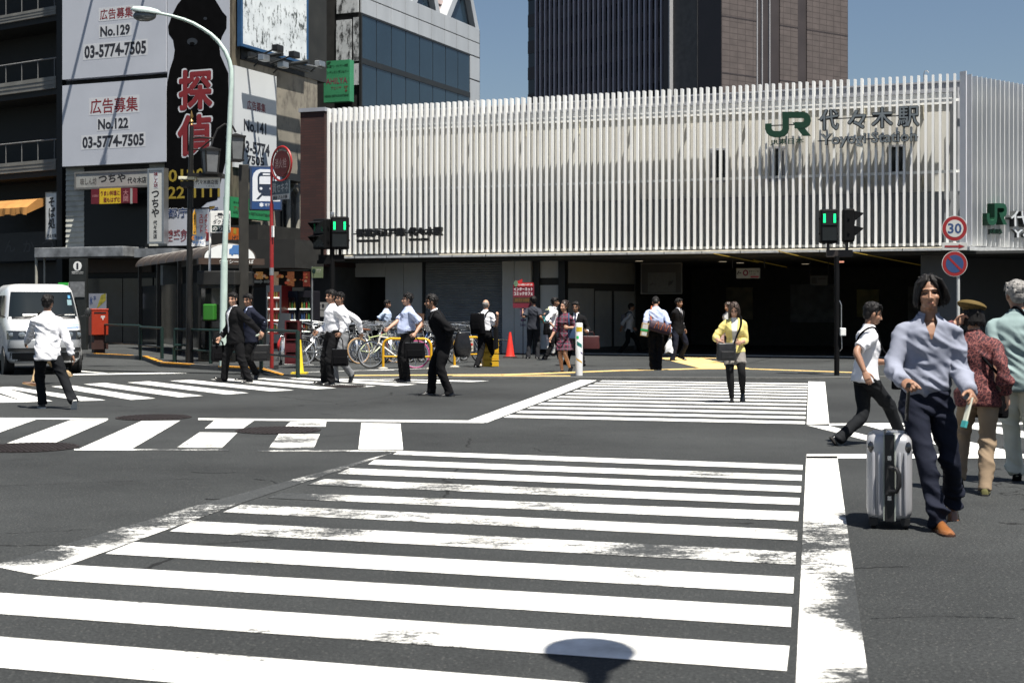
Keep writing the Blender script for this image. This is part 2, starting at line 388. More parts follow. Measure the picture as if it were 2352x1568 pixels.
def wear_at(p):
    w_ = 0.
    for c, r, s in SPOTS:
        d = (V3((p.x - c.x, (p.y - c.y) * .8, 0)).length) / r
        if d < 1.6: w_ = max(w_, s * math.exp(-1.8 * d * d))
    return w_ * .85
def paint(polys, z=.004, base=0.):
    b = MB(); wv = []
    for q in polys:
        a, bb, c, d = [G(*p) if not isinstance(p, V3) else p for p in q]
        L = max((a - bb).length, (d - c).length); L2 = max((a - d).length, (bb - c).length)
        nu = max(1, min(70, int(L / .16))); nv = max(1, min(24, int(L2 / .16))); k = len(b.v)
        for j in range(nv + 1):
            for i in range(nu + 1):
                s, t = i / nu, j / nv
                p = a.lerp(bb, s).lerp(d.lerp(c, s), t); b.v.append(V3((p.x, p.y, z)))
                edge = .0
                wv.append(base + wear_at(p) + edge)
        for j in range(nv):
            for i in range(nu):
                b.f.append([k + j * (nu + 1) + i, k + j * (nu + 1) + i + 1, k + (j + 1) * (nu + 1) + i + 1, k + (j + 1) * (nu + 1) + i]); b.m.append(0)
    o = b.build('crosswalk_marking', MP)
    at = o.data.attributes.new('wear', 'FLOAT', 'POINT'); at.data.foreach_set('value', wv)
    return tag(o, kind='structure')
near = [((915, 1035.5), (1843.5, 1068), (1843.5, 1079.5), (902, 1044)), ((860, 1055.5), (1842, 1091.5), (1841.5, 1104.5), (845, 1067)),
        ((802, 1075.5), (1840.5, 1117), (1840, 1131), (775, 1088)), ((745, 1100.5), (1837, 1144), (1836, 1160), (705, 1114)),
        ((647, 1132), (1835, 1175.5), (1833.5, 1197), (615, 1144)), ((555, 1159), (1832, 1218), (1831, 1241), (512, 1176.5)),
        ((440, 1197), (1828.5, 1268), (1827, 1297), (390, 1220.5)), ((307, 1245.5), (1824, 1326.5), (1822, 1363.5), (242, 1272)),
        ((162, 1298), (1818.5, 1395.5), (1816, 1440.5), (75, 1329.5)), ((-35, 1360), (1813.5, 1484.5), (1807, 1542), (-140, 1400)),
        ((-190, 1448), (1802, 1606), (1795, 1690), (-330, 1505)), ((-420, 1570), (1788, 1780), (1780, 1900), (-600, 1660))]
paint(near)
paint([((1852, 1048), (1923, 1048), (1996, 1568), (1828, 1568)), ((1828, 1569), (1997, 1569), (2040, 1880), (1812, 1880)), ((1853, 1043), (2420, 1043), (2420, 1052.5), (1852, 1053))], base=.05)
paint([((840, 1056), (905, 1039), (505, 1172), (420, 1170)), ((420, 1171), (504, 1173), (90, 1322), (-20, 1300))], z=.0038, base=.12)
# far crossing, equal spacing along the two borders
Rt0, Rt1, Lf0, Lf1 = G(1849, 974), G(1856, 880), G(1166, 955), G(1372, 878)
far = []
d0 = V3((math.cos(R(15.6)), -math.sin(R(15.6)), 0))
def hit(p, d, a, b):
    e = b - a; den = d.x * e.y - d.y * e.x; t = ((a.x - p.x) * e.y - (a.y - p.y) * e.x) / den; return p + d * t
for k in range(12):
    s0, s1 = k / 11.6, (k + .5) / 11.6
    a, b = Rt0.lerp(Rt1, s0), Rt0.lerp(Rt1, s1); far.append((hit(a, d0, Lf0, Lf1), a, b, hit(b, d0, Lf0, Lf1)))
paint(far)
paint([((1333, 872.5), (1371, 873.5), (1118, 971), (1075, 966)), ((1857, 876), (1895, 877), (1905, 974), (1853, 975))])
paint([((455, 960.5), (1117, 966), (1112, 971.5), (455, 964.5)), ((1905, 972.5), (2420, 970), (2420, 974.5), (1905, 977.5)),
       ((1853, 976.5), (1906, 978.5), (2135, 1036), (2085, 1036)), ((1985, 976.5), (2060, 976.5), (2345, 1041.5), (2225, 1041.5)), ((2180, 975.5), (2262, 975), (2480, 1012), (2420, 1018))], z=.0036)
paint([((0, 963), (85, 963), (-60, 1014), (-170, 1012)), ((162, 965), (248, 965), (125, 1018), (16, 1018)), ((325, 967), (414, 966), (305, 1030), (182, 1030.5)),
       ((492, 966), (584, 966), (558, 984), (470, 984)), ((458, 993), (545, 994), (510, 1028.5), (405, 1028.5)), ((667, 968.5), (750, 968.5), (748, 980), (655, 980)), ((640, 997), (735, 997), (721, 1029.5), (617, 1029.5)),
       ((830, 971), (920, 973), (926, 1033), (823, 1032))])
paint([((-160, 958.5), (248, 961), (248, 964), (-160, 961.8)), ((170, 1031), (525, 1032), (525, 1035), (170, 1034)), ((592, 1033.5), (925, 1034.5), (922, 1037.5), (592, 1037))], z=.0036, base=.1)
zl = lambda x, y: (x / 3.5714, y / 3.5714 + 790.3)
zr = lambda x, y: (564.5 + x / 3.5714, y / 3.5714 + 790.3)
paint([(zl(-330, 358), zl(-230, 352), zl(215, 476), zl(-40, 480)), (zl(-160, 345), zl(-40, 340), zl(430, 468), zl(215, 476)), (zl(-20, 352), zl(100, 349), zl(870, 460), zl(665, 467)), (zl(420, 347), zl(600, 340), zl(1275, 445), zl(1075, 457)),
       (zl(685, 328), zl(865, 318), zl(1665, 424), zl(1470, 436)), (zl(1045, 315), zl(1220, 305), zl(2040, 401), zl(1855, 413)), (zl(1390, 301), zl(1565, 293), zr(395, 378), zr(210, 388)),
       (zl(1725, 289), zl(1880, 283), zr(745, 360), zr(575, 370)), (zr(60, 284), zr(150, 279), zr(1070, 346), zr(915, 355)), (zr(345, 280), zr(430, 275), zr(1405, 331), zr(1240, 343)),
       (zr(640, 284), zr(700, 279), zr(1690, 317), zr(1520, 322)), (zr(900, 285), zr(960, 282), zr(2000, 302), zr(1840, 310)), (zr(1700, 283), zr(1760, 280), zr(2070, 283), zr(1990, 287))])
paint([((168, 858.6), (504, 853.9), (504, 856.2), (168, 861.6)), ((168, 847), (246, 841.6), (246, 842.6), (172, 850)), ((168, 850), (245, 857), (240, 858.2), (170, 852.6))][:1] + [((172, 836.2), (248, 841.8), (236, 842.8), (172, 838.4)), ((170, 850), (245, 856.6), (236, 857.3), (170, 852.2))])
# manhole covers
MH = M('cast_iron', (.035, .028, .027), .5, .5, var=.3, vs=14, bump=.8, bs=30)
for px, py, r, lb in ((353, 959, .50, 'dark iron manhole cover cutting the top line of the wide-striped crossing'), (639, 988.5, .51, 'dark iron manhole cover between the gaps in two broken wide stripes'), (65, 1028, .52, 'dark iron manhole cover at the left edge below the wide-striped crossing'), (792, 887.5, .40, 'small dark manhole cover on the diagonal crossing near the white-shirted men')):
    c = G(px, py); t = thing('manhole_cover', lb, 'manhole cover', (c.x, c.y, .005), 0)
    MB().lathe([(r, 0), (r, .004), (r - .03, .005)], 40).build('rim', MH, t)
    b = MB()
    for i in range(-8, 9):
        x = i * r / 9.2; hl = math.sqrt(max(.0, (r - .045) ** 2 - x * x)); b.box(x - .012, x + .012, -hl, hl, .0052, .011)
    b.build('cover_ribs', MH, t)
# hairline cracks and tar seams in the asphalt
ck = MB(); rnd = random.Random(11)
for pts, w_ in ((((440, 1084), (500, 1087), (545, 1084)), .022), (((585, 1100), (620, 1104), (655, 1116)), .014), (((640, 910), (700, 917), (790, 927)), .02), (((0, 1116), (180, 1108), (330, 1104), (480, 1098)), .010), (((1225, 1028), (1245, 1036), (1290, 1040)), .014), (((1905, 1302), (1985, 1304), (2100, 1300)), .016), (((700, 1096), (745, 1108)), .012), (((470, 1146), (515, 1147)), .05), (((960, 1016), (1010, 1018)), .012), (((0, 1225), (120, 1220), (230, 1213)), .008), (((2000, 1420), (2150, 1414), (2352, 1420)), .009)):
    P_ = []
    for a, b in zip(pts, pts[1:]):
        for i in range(9): t = i / 9; P_.append(G(a[0] + (b[0] - a[0]) * t + rnd.uniform(-2.5, 2.5), a[1] + (b[1] - a[1]) * t + rnd.uniform(-.9, .9)))
    for a, b in zip(P_, P_[1:]):
        n_ = V3((-(b - a).y, (b - a).x, 0)).normalized() * w_ * rnd.uniform(.3, 1) / 2; k = len(ck.v); ck.v += [V3((q.x, q.y, .0022)) for q in (a - n_, b - n_, b + n_, a + n_)]; ck.f.append([k, k + 1, k + 2, k + 3]); ck.m.append(0)
tag(ck.build('road_crack', M('tar_seam', (.006, .006, .006), .6, var=.3)), kind='structure')
# ------------------------------------------------------------------ station building
S = Fr(2207, 37.96, -21.0); SR = Fr(2207, 37.96, 38.4)
FIN = M('white_louvre', (.85, .85, .83), .45, var=.12, vs=2.2, stretch=(1.5, 1.5, .16)); BEIGE = M('beige_render', (.58, .565, .52), .85, var=.22, vs=1.1, bump=.2, bs=30, stretch=(1.2, 1, .45))
GREYP = M('grey_panel', (.22, .23, .24), .6, var=.12); COPE = M('grey_coping', (.3, .31, .34), .55, var=.1)
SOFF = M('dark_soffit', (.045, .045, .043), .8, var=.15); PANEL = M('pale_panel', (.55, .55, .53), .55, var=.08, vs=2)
def mat_brick(name, c1, c2, mortar, sx, sz, off=.5):
    m, nt, b = newmat(name); tc = nd(nt, 'ShaderNodeTexCoord'); sp = nd(nt, 'ShaderNodeSeparateXYZ'); nt.links.new(tc.outputs['Object'], sp.inputs[0])
    cb = nd(nt, 'ShaderNodeCombineXYZ'); nt.links.new(mth(nt, 'ADD', sp.outputs[0], sp.outputs[1]), cb.inputs[0]); nt.links.new(sp.outputs[2], cb.inputs[1])
    br = nd(nt, 'ShaderNodeTexBrick'); br.offset = off; br.inputs['Scale'].default_value = 1; br.inputs['Brick Width'].default_value = sx; br.inputs['Row Height'].default_value = sz
    br.inputs['Mortar Size'].default_value = sz * .07; br.inputs['Color1'].default_value = (*c1, 1); br.inputs['Color2'].default_value = (*c2, 1); br.inputs['Mortar'].default_value = (*mortar, 1)
    nt.links.new(cb.outputs[0], br.inputs[0])
    nt.links.new(mixc(nt, .6, br.outputs[0], ramp(nt, nz(nt, tc.outputs['Object'], .8, 5), [(.3, (.6, .6, .6)), (.7, (1.2, 1.2, 1.2))]), 'MULTIPLY'), b.inputs['Base Color'])
    b.inputs['Roughness'].default_value = .8
    return m
BRICK = mat_brick('dark_red_brick', (.055, .018, .014), (.038, .013, .011), (.02, .014, .013), .42, .085)
st = thing('station_building', 'long station building wrapped in a screen of upright white fins', 'station', S.w(0, 0, 0), S.a)
zt, zb = 7.72, 3.12
fins = MB(); u = -.16
uL = S.u(747)
while u > uL:
    w_ = .030; e_ = random.uniform(-.004, .004); fins.add([(u - w_ + e_, e_, zb + e_), (u + w_ + e_, e_, zb + e_), (u + w_ - e_, .2, zb), (u - w_ - e_, .2, zb), (u - w_ - e_, -e_, zt + e_ * 2), (u + w_ - e_, -e_, zt + e_ * 2), (u + w_ + e_, .2, zt), (u - w_ + e_, .2, zt)], [(3, 2, 1, 0), (4, 5, 6, 7), (0, 1, 5, 4), (1, 2, 6, 5), (2, 3, 7, 6), (3, 0, 4, 7)]); u -= .187
fins.build('louvre_screen', FIN, st)
zr1 = S.z(1958, 241, .2); zr2 = S.z(1958, 401, .2); zc = S.z(2100, 197, .75)
rl = MB()
for z in (zr1, zr2, zb + .05): rl.box(uL, -.05, .203, .26, z - .035, z + .035)
rl.build('louvre_rail', FIN, st)
wl = MB()
wl.box(uL, .0, .60, 9.8, 4.62, zc - .3); wl.build('wall', BEIGE, st)
MB().box(uL, .0, .56, 1.2, zr1 - .05, zc - .26).build('parapet', FIN, st)
cp = MB(); cp.box(uL - .05, .05, .53, 1.25, zc - .255, zc); cp.box(uL - .05, .05, .50, 1.25, zc + .002, zc + .05); cp.build('coping', COPE, st)
MB().box(uL, .02, .42, 9.7, 3.06, 4.60).build('lower_panel', GREYP, st)
br = MB()
for px in (855, 968, 1085, 1205, 1328, 1452, 1581, 1717, 1850, 1985, 2120):
    u = S.u(px, .5)
    for z in (zr1 - .1, zr2 - .08):
        br.box(u - .02, u + .02, .262, .598, z - .06, z + .0)
        br.add([(u - .018, .28, z - .062), (u + .018, .28, z - .062), (u - .018, .598, z - .062), (u + .018, .598, z - .062), (u - .018, .598, z - .34), (u + .018, .598, z - .34)], [(0, 1, 3, 2), (0, 2, 4), (1, 5, 3), (2, 3, 5, 4), (0, 4, 5, 1)])
br.build('bracket', M('cream_bracket', (.55, .52, .42), .7, var=.2), st)
for a, b_, y0, y1 in ((1637, 1665, 346, 413), (1773, 1797, 342, 411), (2046, 2074, 338, 394)):
    u0, u1 = S.u(a, .59), S.u(b_, .59); z1, z0 = S.z(a, y0, .59), S.z(a, y1, .59)
    f = MB().box(u0 - .08, u1 + .08, .565, .599, z0 - .08, z0); f.box(u0 - .08, u1 + .08, .57, .599, z1, z1 + .06); f.box(u0 - .06, u0, .572, .599, z0, z1); f.box(u1, u1 + .06, .572, .599, z0, z1)
    fo = f.build('window', COPE, st); MB().box(u0, u1, .588, .5995, z0, z1).build('pane', GLASSDK, fo)
gt = MB(); gt.box(uL - .3, .12, -.22, .2, 2.985, 3.045); gt.build('gutter', M('grey_gutter', (.45, .46, .46), .45, var=.25, vs=8), st)
ge = MB(); ge.box(uL - .1, .05, -.05, .3, 3.05, 3.085); ge.build('ledge', M('pale_ledge', (.62, .56, .44), .6, var=.35, vs=6), st)
gs = MB()
for k in range(17): gs.box(-18 + k * 1.1, -18 + k * 1.1 + .02, -.224, -.2, 2.98, 3.05)
gs.build('gutter_joint', DKMETAL, st)
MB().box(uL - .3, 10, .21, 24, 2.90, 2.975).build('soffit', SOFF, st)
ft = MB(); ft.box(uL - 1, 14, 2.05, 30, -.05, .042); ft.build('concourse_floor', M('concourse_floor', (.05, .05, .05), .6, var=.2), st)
MB().box(S.u(1340, 2), 2.0, 1.92, 2.045, .0, .052).build('threshold', M('pale_granite', (.5, .48, .44), .7, var=.15, vs=10), st)
# ground floor, left to right
D2 = 2.0
def gx(px, d=D2): return S.u(px, d)
gf = MB()
gf.box(gx(745), gx(884), D2, D2 + .2, 2.45, 2.9); gf.build('header_panel', PANEL, st)
for a, b_ in ((885, 926), (927.5, 970)):
    for z0, z1 in ((1.10, 2.9), (.03, 1.085)): MB().box(gx(a), gx(b_), D2, D2 + .1, z0, z1).build('wall_panel', PANEL, st)
for a, b_ in ((1160, 1187), (1188, 1225)): MB().box(gx(a), gx(b_), D2 - .25, D2 + .1, .03, 2.9).build('wall_panel', PANEL, st)
for z0, z1 in ((.16, 2.15), (2.38, 2.9)): MB().box(gx(1241), gx(1284), D2, D2 + .1, z0, z1).build('wall_panel', PANEL, st)
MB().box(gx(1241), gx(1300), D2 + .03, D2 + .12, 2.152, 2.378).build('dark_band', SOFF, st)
sh = MB(); z = .05; u0, u1 = gx(976), gx(1155)
while z < 2.9:
    sh.add([(u0, D2 + .06, z), (u1, D2 + .06, z), (u1, D2 + .03, z + .035), (u0, D2 + .03, z + .035), (u1, D2 + .06, z + .075), (u0, D2 + .06, z + .075)], [(0, 1, 2, 3), (3, 2, 4, 5)]); z += .075
sh.box(u0, u1, D2 + .02, D2 + .1, .0, .06); sh.build('roller_shutter', M('shutter_steel', (.30, .31, .32), .5, .2, var=.12, vs=3), st)
for a, b_ in ((970.5, 976), (1155, 1159.5)): MB().box(gx(a), gx(b_), D2 - .03, D2 + .15, .03, 2.9).build('shutter_frame', DKMETAL, st)
for a, b_ in ((1225.5, 1240.5), (1284.5, 1300)): MB().box(gx(a), gx(b_), D2 - .1, D2 + .4, .03, 2.9).build('column', DKMETAL, st)
# angled white hoarding leading into the concourse
hp = MB()
ha = V3((gx(1300), D2 + .2)); hb = V3((S.u(1462, 5.5), 5.5)); t = (hb - ha)
for a, b_, z0, z1 in ((.0, .36, .2, 2.05), (.38, .62, .2, 1.98), (.66, .99, .2, 1.98), (0, .99, 2.22, 2.9)):
    p, q = ha + t * a, ha + t * b_; hp.slab([(p.x, p.y), (q.x, q.y), (q.x, q.y + .08), (p.x, p.y + .08)], z0, z1)
hp.build('hoarding', M('hoarding_white', (.30, .30, .29), .6, var=.08), st)
p, q = ha, hb; MB().slab([(p.x, p.y + .04), (q.x, q.y + .04), (q.x, q.y + .2), (p.x, p.y + .2)], .03, 2.89).build('hoarding_frame', SOFF, st)
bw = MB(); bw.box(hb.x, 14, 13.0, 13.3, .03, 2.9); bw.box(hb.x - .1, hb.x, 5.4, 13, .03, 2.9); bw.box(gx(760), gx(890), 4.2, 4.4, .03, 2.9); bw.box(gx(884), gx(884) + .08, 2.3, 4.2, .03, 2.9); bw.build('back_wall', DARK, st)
cm = MB(); cm.box(gx(2117, 1.3), gx(2203, .9), 1.0, 1.9, .03, 2.9); cm.build('corner_column', M('grey_column', (.09, .092, .095), .6, var=.1), st)
# right return below the fins
wm = SR.mw()
MB().box(.9, 16, 1.4, 1.6, .03, 2.88).build('side_shutter', M('side_wall', (.05, .052, .055), .6, var=.15), st, mw=wm)
tk = MB()
for px0, py0, px1, py1 in ((1788, 577, 1917, 608), (1962, 580, 2118, 610), (1731, 598, 1807, 614), (1640, 583, 1742, 603)):
    z = 2.885
    A = W(px0, py0, F * (z - HC) / (YH - py0)); B = W(px1, py1, F * (z - HC) / (YH - py1))
    la = V3((S.t.dot(V3(A[:2]) - S.O), S.n.dot(V3(A[:2]) - S.O))); lb = V3((S.t.dot(V3(B[:2]) - S.O), S.n.dot(V3(B[:2]) - S.O)))
    tk.slab([(la.x - .014, la.y), (la.x + .014, la.y), (lb.x + .014, lb.y), (lb.x - .014, lb.y)], z - .004, z + .014)
tk.build('ceiling_strip', M('lit_ceiling_strip', (.40, .27, .04), .4, var=0, emit=.05), st)
# side wing: fins, wall, corner post
f2 = MB(); u = .52
while u < 13: f2.box(u - .009, u + .009, -.16, .1, zb, zt - .05); u += .215
f2.build('louvre_screen', FIN, st, mw=wm)
wg = MB(); wg.box(.35, 13.5, .34, .6, zb - .03, zt - .3); wg.build('wall', M('wing_wall', (.30, .31, .33), .6, var=.1), st, mw=wm)
r2 = MB(); r2.box(.3, 13.2, .102, .16, 5.0, 5.06); r2.box(.3, 13.2, .102, .16, 4.35, 4.41); r2.box(.3, 13.2, .102, .16, 7.0, 7.06); r2.build('louvre_rail', FIN, st, mw=wm)
cpn = MB(); cpn.box(-.02, .02, -.17, .02, zb - .01, zt + .03); cpn.box(.24, .262, -.17, .1, zb, zt - .03); cpn.build('corner_fin', M('corner_panel', (.62, .63, .66), .5, var=.05), st, mw=wm)
MB().box(.05, 13.5, -.24, .28, 2.98, 3.08).build('gutter', M('grey_gutter'), st, mw=wm)
MB().box(.6, 14, .29, 1.4, 2.885, 2.97).build('soffit', SOFF, st, mw=wm)
bp_ = MB(); uA, uB = S.u(690, -.12), S.u(745.5, -.12)
bp_.box(uA, uB, -.12, 3.2, 2.75, 7.62); bp_.build('brick_pier', BRICK, st)
MB().box(uA - .05, uB + .03, -.16, 3.2, 7.622, 7.74).build('pier_cap', COPE, st)
MB().box(uA, uB - .02, .6, 3.1, .03, 2.748).build('pier_base', DARK, st)
# roof mast on the parapet
rm = MB(); u = S.u(2122, .9); zz = zc
rm.tube([(u, .9, zz - .1), (u, .9, zz + .33), (u + .02, .9, zz + .40), (u + .08, .9, zz + .42), (u + .13, .9, zz + .36)], .014, 6); rm.build('vent_pipe', STEEL, st)
# lettering on the fins
GRN = M('dark_green_sign', (.007, .042, .022), .5, var=.05); SIL = M('silver_letter', (.20, .22, .23), .35, .35, var=.08); LSIDE = M('letter_side', (.03, .034, .036), .5, var=.1)
zz4 = lambda x, y: (1646.4 + x * .3119, 112.9 + y * .3119)
def logo(fr, conv, d, parent, mw, m, depth=.09, scale_px=45):
    J = [(378, 548), (378, 585), (386, 606), (402, 620), (424, 626), (462, 626), (484, 620), (499, 606), (506, 585), (506, 484), (632, 484), (652, 490), (665, 505), (668, 524), (662, 545), (648, 556), (628, 560), (572, 560)]
    A = [fr.uz(*conv(x, y), d) for x, y in J]
    wd = abs(fr.uz(*conv(355, 550), d)[0] - fr.uz(*conv(400, 550), d)[0])
    b = MB().ribbon(A, wd, d, d + depth); b.build('logo', m, parent, mw=mw)
    L = [fr.uz(*conv(x, y), d) for x, y in ((556, 541), (614, 541), (692, 638), (632, 638))]
    MB().prism(L, d + .004, d + depth - .004).build('logo', m, parent, mw=mw)
ws = S.mw()
logo(S, zz4, -.22, st, ws, GRN)
def sgn(s, fr, mw, xl, yt, xr, yb, d, mat, bold=.0, depth=.07, side=LSIDE):
    ym = (yt + yb) / 2; xm = (xl + xr) / 2
    text(s, st, fr.u(xl, d), fr.u(xr, d), fr.z(xm, yb, d), fr.z(xm, yt, d), d, mat, bold, False, depth, mw=mw, side=side)
for s_, xl, xr, yt, yb, dy in (('代', 1883, 1926, 251, 299, 0), ('々', 1947, 1989, 253, 296, 0), ('木', 2002, 2050, 246, 294, 0), ('駅', 2062, 2111, 244, 291, 0)):
    sgn(s_, S, ws, xl, yt, xr, yb, -.24, SIL, .02); sgn(s_, S, ws, xl - 1.5, yt - 1, xr + 1.5, yb + 1.5, -.165, LSIDE, .07, .05)
sgn('Yoyogi Station', S, ws, 1885, 304, 2106, 336, -.24, SIL, .012); sgn('Yoyogi Station', S, ws, 1884, 303, 2107, 337, -.165, LSIDE, .04, .05)
sgn('JR東日本', S, ws, 1769, 318, 1846, 333, -.2, GRN, .01, .05)
sgn('都営大江戸線', S, ws, 816, 524, 928, 544, -.3, BLACK, .07, .14, BLACK); sgn('代々木駅', S, ws, 936, 521, 1014, 542, -.3, BLACK, .07, .14, BLACK)
sgn('TOEI OEDO LINE', S, ws, 817, 550, 870, 556.5, -.3, BLACK, .04, .1, BLACK); sgn('YOYOGI STA.', S, ws, 937, 547, 986, 553.5, -.3, BLACK, .04, .1, BLACK)
fr2 = MB()
for z in (4.55, 5.3): fr2.box(S.u(1880, 0), S.u(2110, 0), -.16, -.13, S.z(2000, 272, 0) if z == 4.55 else S.z(2000, 322, 0), (S.z(2000, 272, 0) if z == 4.55 else S.z(2000, 322, 0)) + .03)
fr2.box(S.u(816, 0), S.u(1014, 0), -.16, -.13, S.z(900, 538, 0), S.z(900, 538, 0) + .04); fr2.box(S.u(1760), S.u(1860), -.128, -.1, S.z(1800, 290), S.z(1800, 290) + .03)
fr2.build('sign_rail', LSIDE, st)
# the sign on the side wing runs on past the frame
def zside(x, y):
    x = 2267 + (x - 355) / 335 * 46; y = 465 + (y - 460) / 185 * 52 + (x - 2267) * .02
    return x, y
logo(SR, zside, -.30, st, wm, M('green_logo', (.008, .06, .03), .45, var=.05), .24)
sgn('JR東日本', SR, wm, 2273, 525, 2303, 539, -.25, GRN, .01, .05)
for k, s_ in enumerate('代々木駅'): u0 = SR.u(2322, -.3); text(s_, st, u0 + k * 1.12, u0 + k * 1.12 + .95, SR.z(2345, 521, -.3), SR.z(2345, 485, -.3), -.3, M('white_letter', (.7, .72, .74), .35, .3, var=.05), .03, False, .22, mw=wm, side=LSIDE)
text('Yoyogi Station', st, SR.u(2326, -.25), SR.u(2326, -.25) + 4.6, SR.z(2345, 552, -.25), SR.z(2345, 527, -.25), -.25, M('white_letter'), .015, False, .08, mw=wm, side=LSIDE)
for (a, b_, z0, z1, c) in ((-9.2, -8.2, 1.0, 2.2, (.22, .2, .14)), (-6.8, -5.2, .9, 2.3, (.14, .15, .17)), (-4.4, -3.6, 1.1, 2.1, (.25, .22, .08)), (-2.6, -1.4, .9, 2.2, (.16, .16, .16))): MB().box(a, b_, 12.95, 13.0, z0, z1).build('wall_poster', M('wall_poster_%d' % int(-a * 10), c, .6, var=.4, vs=3), st)
for (a, d_) in ((S.u(1468, 3), 3.0), (S.u(1660, 4.5), 4.5), (S.u(1700, 6), 6.0), (S.u(1850, 8), 8.0)): MB().lathe([(.12, 0), (.12, .01)], 16, c=(a, d_, 2.893)).build('downlight', M('downlight_lit', (.6, .5, .35), .4, var=0, emit=.35), st)
# things in the concourse
b = Board(S, 'notice_board', 'large framed map board in the dark station entrance', 'notice board', 1474, 1565, 606, 673, 4.5, .06, M('board_brown', (.06, .055, .05), .6), frame=M('board_frame', (.2, .19, .18), .5), fw=.03)
b.rect(1488, 626, 1552, 671, M('map_print', (.12, .12, .115), .6, var=.2, vs=12)); b.text('←', 1492, 650, 1508, 656, DARK, .03, y=-.008); b.text('↱', 1535, 642, 1548, 656, DARK, .03, y=-.008)
b = Board(S, 'hanging_sign', 'white hanging direction sign with arrow and ring in the station entrance', 'sign', 1691.5, 1745, 616, 639, 3.0, .12, M('sign_white', (.42, .42, .40), .5, var=.05))
b.text('←', 1693, 621, 1703, 633, INK, .03); b.text('O', 1706, 619, 1719, 634, M('magenta_ring', (.2, .03, .08), .5, var=0), .05); b.text('都営大江戸線', 1720, 620, 1743, 626, INK); b.text('Oedo Line', 1720, 627.5, 1736, 630.5, INK)
b.rect(1724, 633.5, 1743, 637.5, M('pink_print', (.4, .06, .1), .5, var=0))
hg = MB(); hg.box(-.5, -.47, .04, .07, b.h, 2.9 - b.z0); hg.box(.47, .5, .04, .07, b.h, 2.9 - b.z0); hg.build('hanger', DKMETAL, b.T)
b = Board(S, 'hanging_sign', 'dim grey hanging sign deep in the station entrance', 'sign', 1861, 1901, 633, 655, 5.5, .1, M('sign_dim', (.09, .09, .09), .6)); b.rect(1864, 637, 1876, 651, DARK); b.rect(1879, 638, 1897, 642, DARK)
hg = MB(); hg.box(-.3, -.28, .04, .07, b.h, 2.9 - b.z0); hg.box(.28, .3, .04, .07, b.h, 2.9 - b.z0); hg.build('hanger', DKMETAL, b.T)
# ------------------------------------------------------------------ tower behind the station
TL = Fr(1657, 150, -54.5); TR = Fr(1657, 150, 35.5)
TDARK = M('tower_dark_tile', (.045, .037, .038), .6, var=.2, vs=.3); TBROWN = mat_brick('tower_brown_tile', (.108, .088, .083), (.094, .077, .073), (.055, .043, .041), 1.15, .62, 0)
MULL = M('tower_mullion', (.32, .30, .34), .4, .3, var=.08); TGL = M('tower_glass', (.03, .055, .085), .08, var=.1, vs=.2, spec=.9)
tw = thing('tower_building', 'tall brown office tower with dark ribbed left face behind the station', 'tower', TL.w(0, 0, 0), TL.a)
uw = TL.u(1213); ur = TR.u(1947); H_ = 75
# body from the two visible faces
c0, c1, c2 = TL.w(0, 0), TL.w(uw, 0), TR.w(ur, 0); c3 = c1 + (c2 - c0)
bd = MB(); wmT = TL.mw()
def loc(p): q = V3(p[:2]) - TL.O; return (TL.t.dot(q), TL.n.dot(q))
bd.slab([loc(c0 + (c3 - c0) * .002), loc(c1 + (c2 - c1) * .002), loc(c3), loc(c2 + (c1 - c2) * .002)], 0, H_); bd.build('core', TDARK, tw, mw=wmT)
lf = MB(); uc = TL.u(1546)
fl = 3.3
k = 0
while k * fl < H_:
    lf.box(uw, uc - 1.0, -.05, .3, k * fl, k * fl + 1.55); k += 1
lf.build('spandrel', TDARK, tw, mw=wmT)
gl = MB(); gl.box(uw, uc - 1.0, .02, .28, 0, H_); gl.build('window', M('tower_window_band', (.012, .012, .014), .15, var=.1), tw, mw=wmT)
ml = MB()
for x in (275, 303, 332, 362, 390, 420, 450, 478, 510, 540, 570, 600, 632, 662, 692, 724, 755, 787, 820, 850, 882, 915, 947, 980, 1016, 1050):
    u = TL.u((1200 + x / 2.529) / 1.0629, -.3); ml.box(u - .11, u + .11, -.42, -.06, 0, H_)
ml.build('mullion', MULL, tw, mw=wmT)
cc = MB(); cc.box(uc - 1.0, uc - .12, -.5, .3, 0, H_); cc.build('corner_pier', TDARK, tw, mw=wmT)
MB().box(uc - .12, uc + .05, -.55, .3, 0, H_).build('corner_trim', M('pale_trim', (.34, .34, .35), .5), tw, mw=wmT)
um = TL.u(1603); MB().box(uc + .05, um, -.06, .3, 0, H_).build('concrete_panel', M('tower_concrete', (.085, .082, .08), .85, var=.25, vs=1.5, bump=.4, bs=20), tw, mw=wmT)
MB().box(um, .02, -.03, .3, 0, H_).build('concrete_panel', TDARK, tw, mw=wmT)
wmR = TR.mw(); rf = MB()
e = [TR.u(x) for x in (1657, 1737, 1766, 1791, 1832, 1853, 1947)]
rf.box(0, e[1], -.04, .5, 0, H_); rf.box(e[3], e[4], -.04, .5, 0, H_); rf.box(e[5], e[6], -.04, .5, 0, H_); rf.build('tile_wall', TBROWN, tw, mw=wmR)
MB().box(e[2], e[3], .25, .5, 0, H_).build('recess', TDARK, tw, mw=wmR)
jt = MB()
for z in range(2, 74, 6):
    for a, b in ((0, e[1]), (e[3], e[4]), (e[5], e[6])): jt.box(a, b, -.055, -.03, z, z + .14)
jt.build('panel_joint', TDARK, tw, mw=wmR)
strip_m = M('window_strip_panel', (.09, .095, .1), .5, var=.1)
MB().box(e[1], e[2], .1, .5, 0, H_).build('window_strip', strip_m, tw, mw=wmR); MB().box(e[4], e[5], .1, .5, 0, H_).build('window_strip', M('window_strip_dark', (.03, .032, .035), .5), tw, mw=wmR)
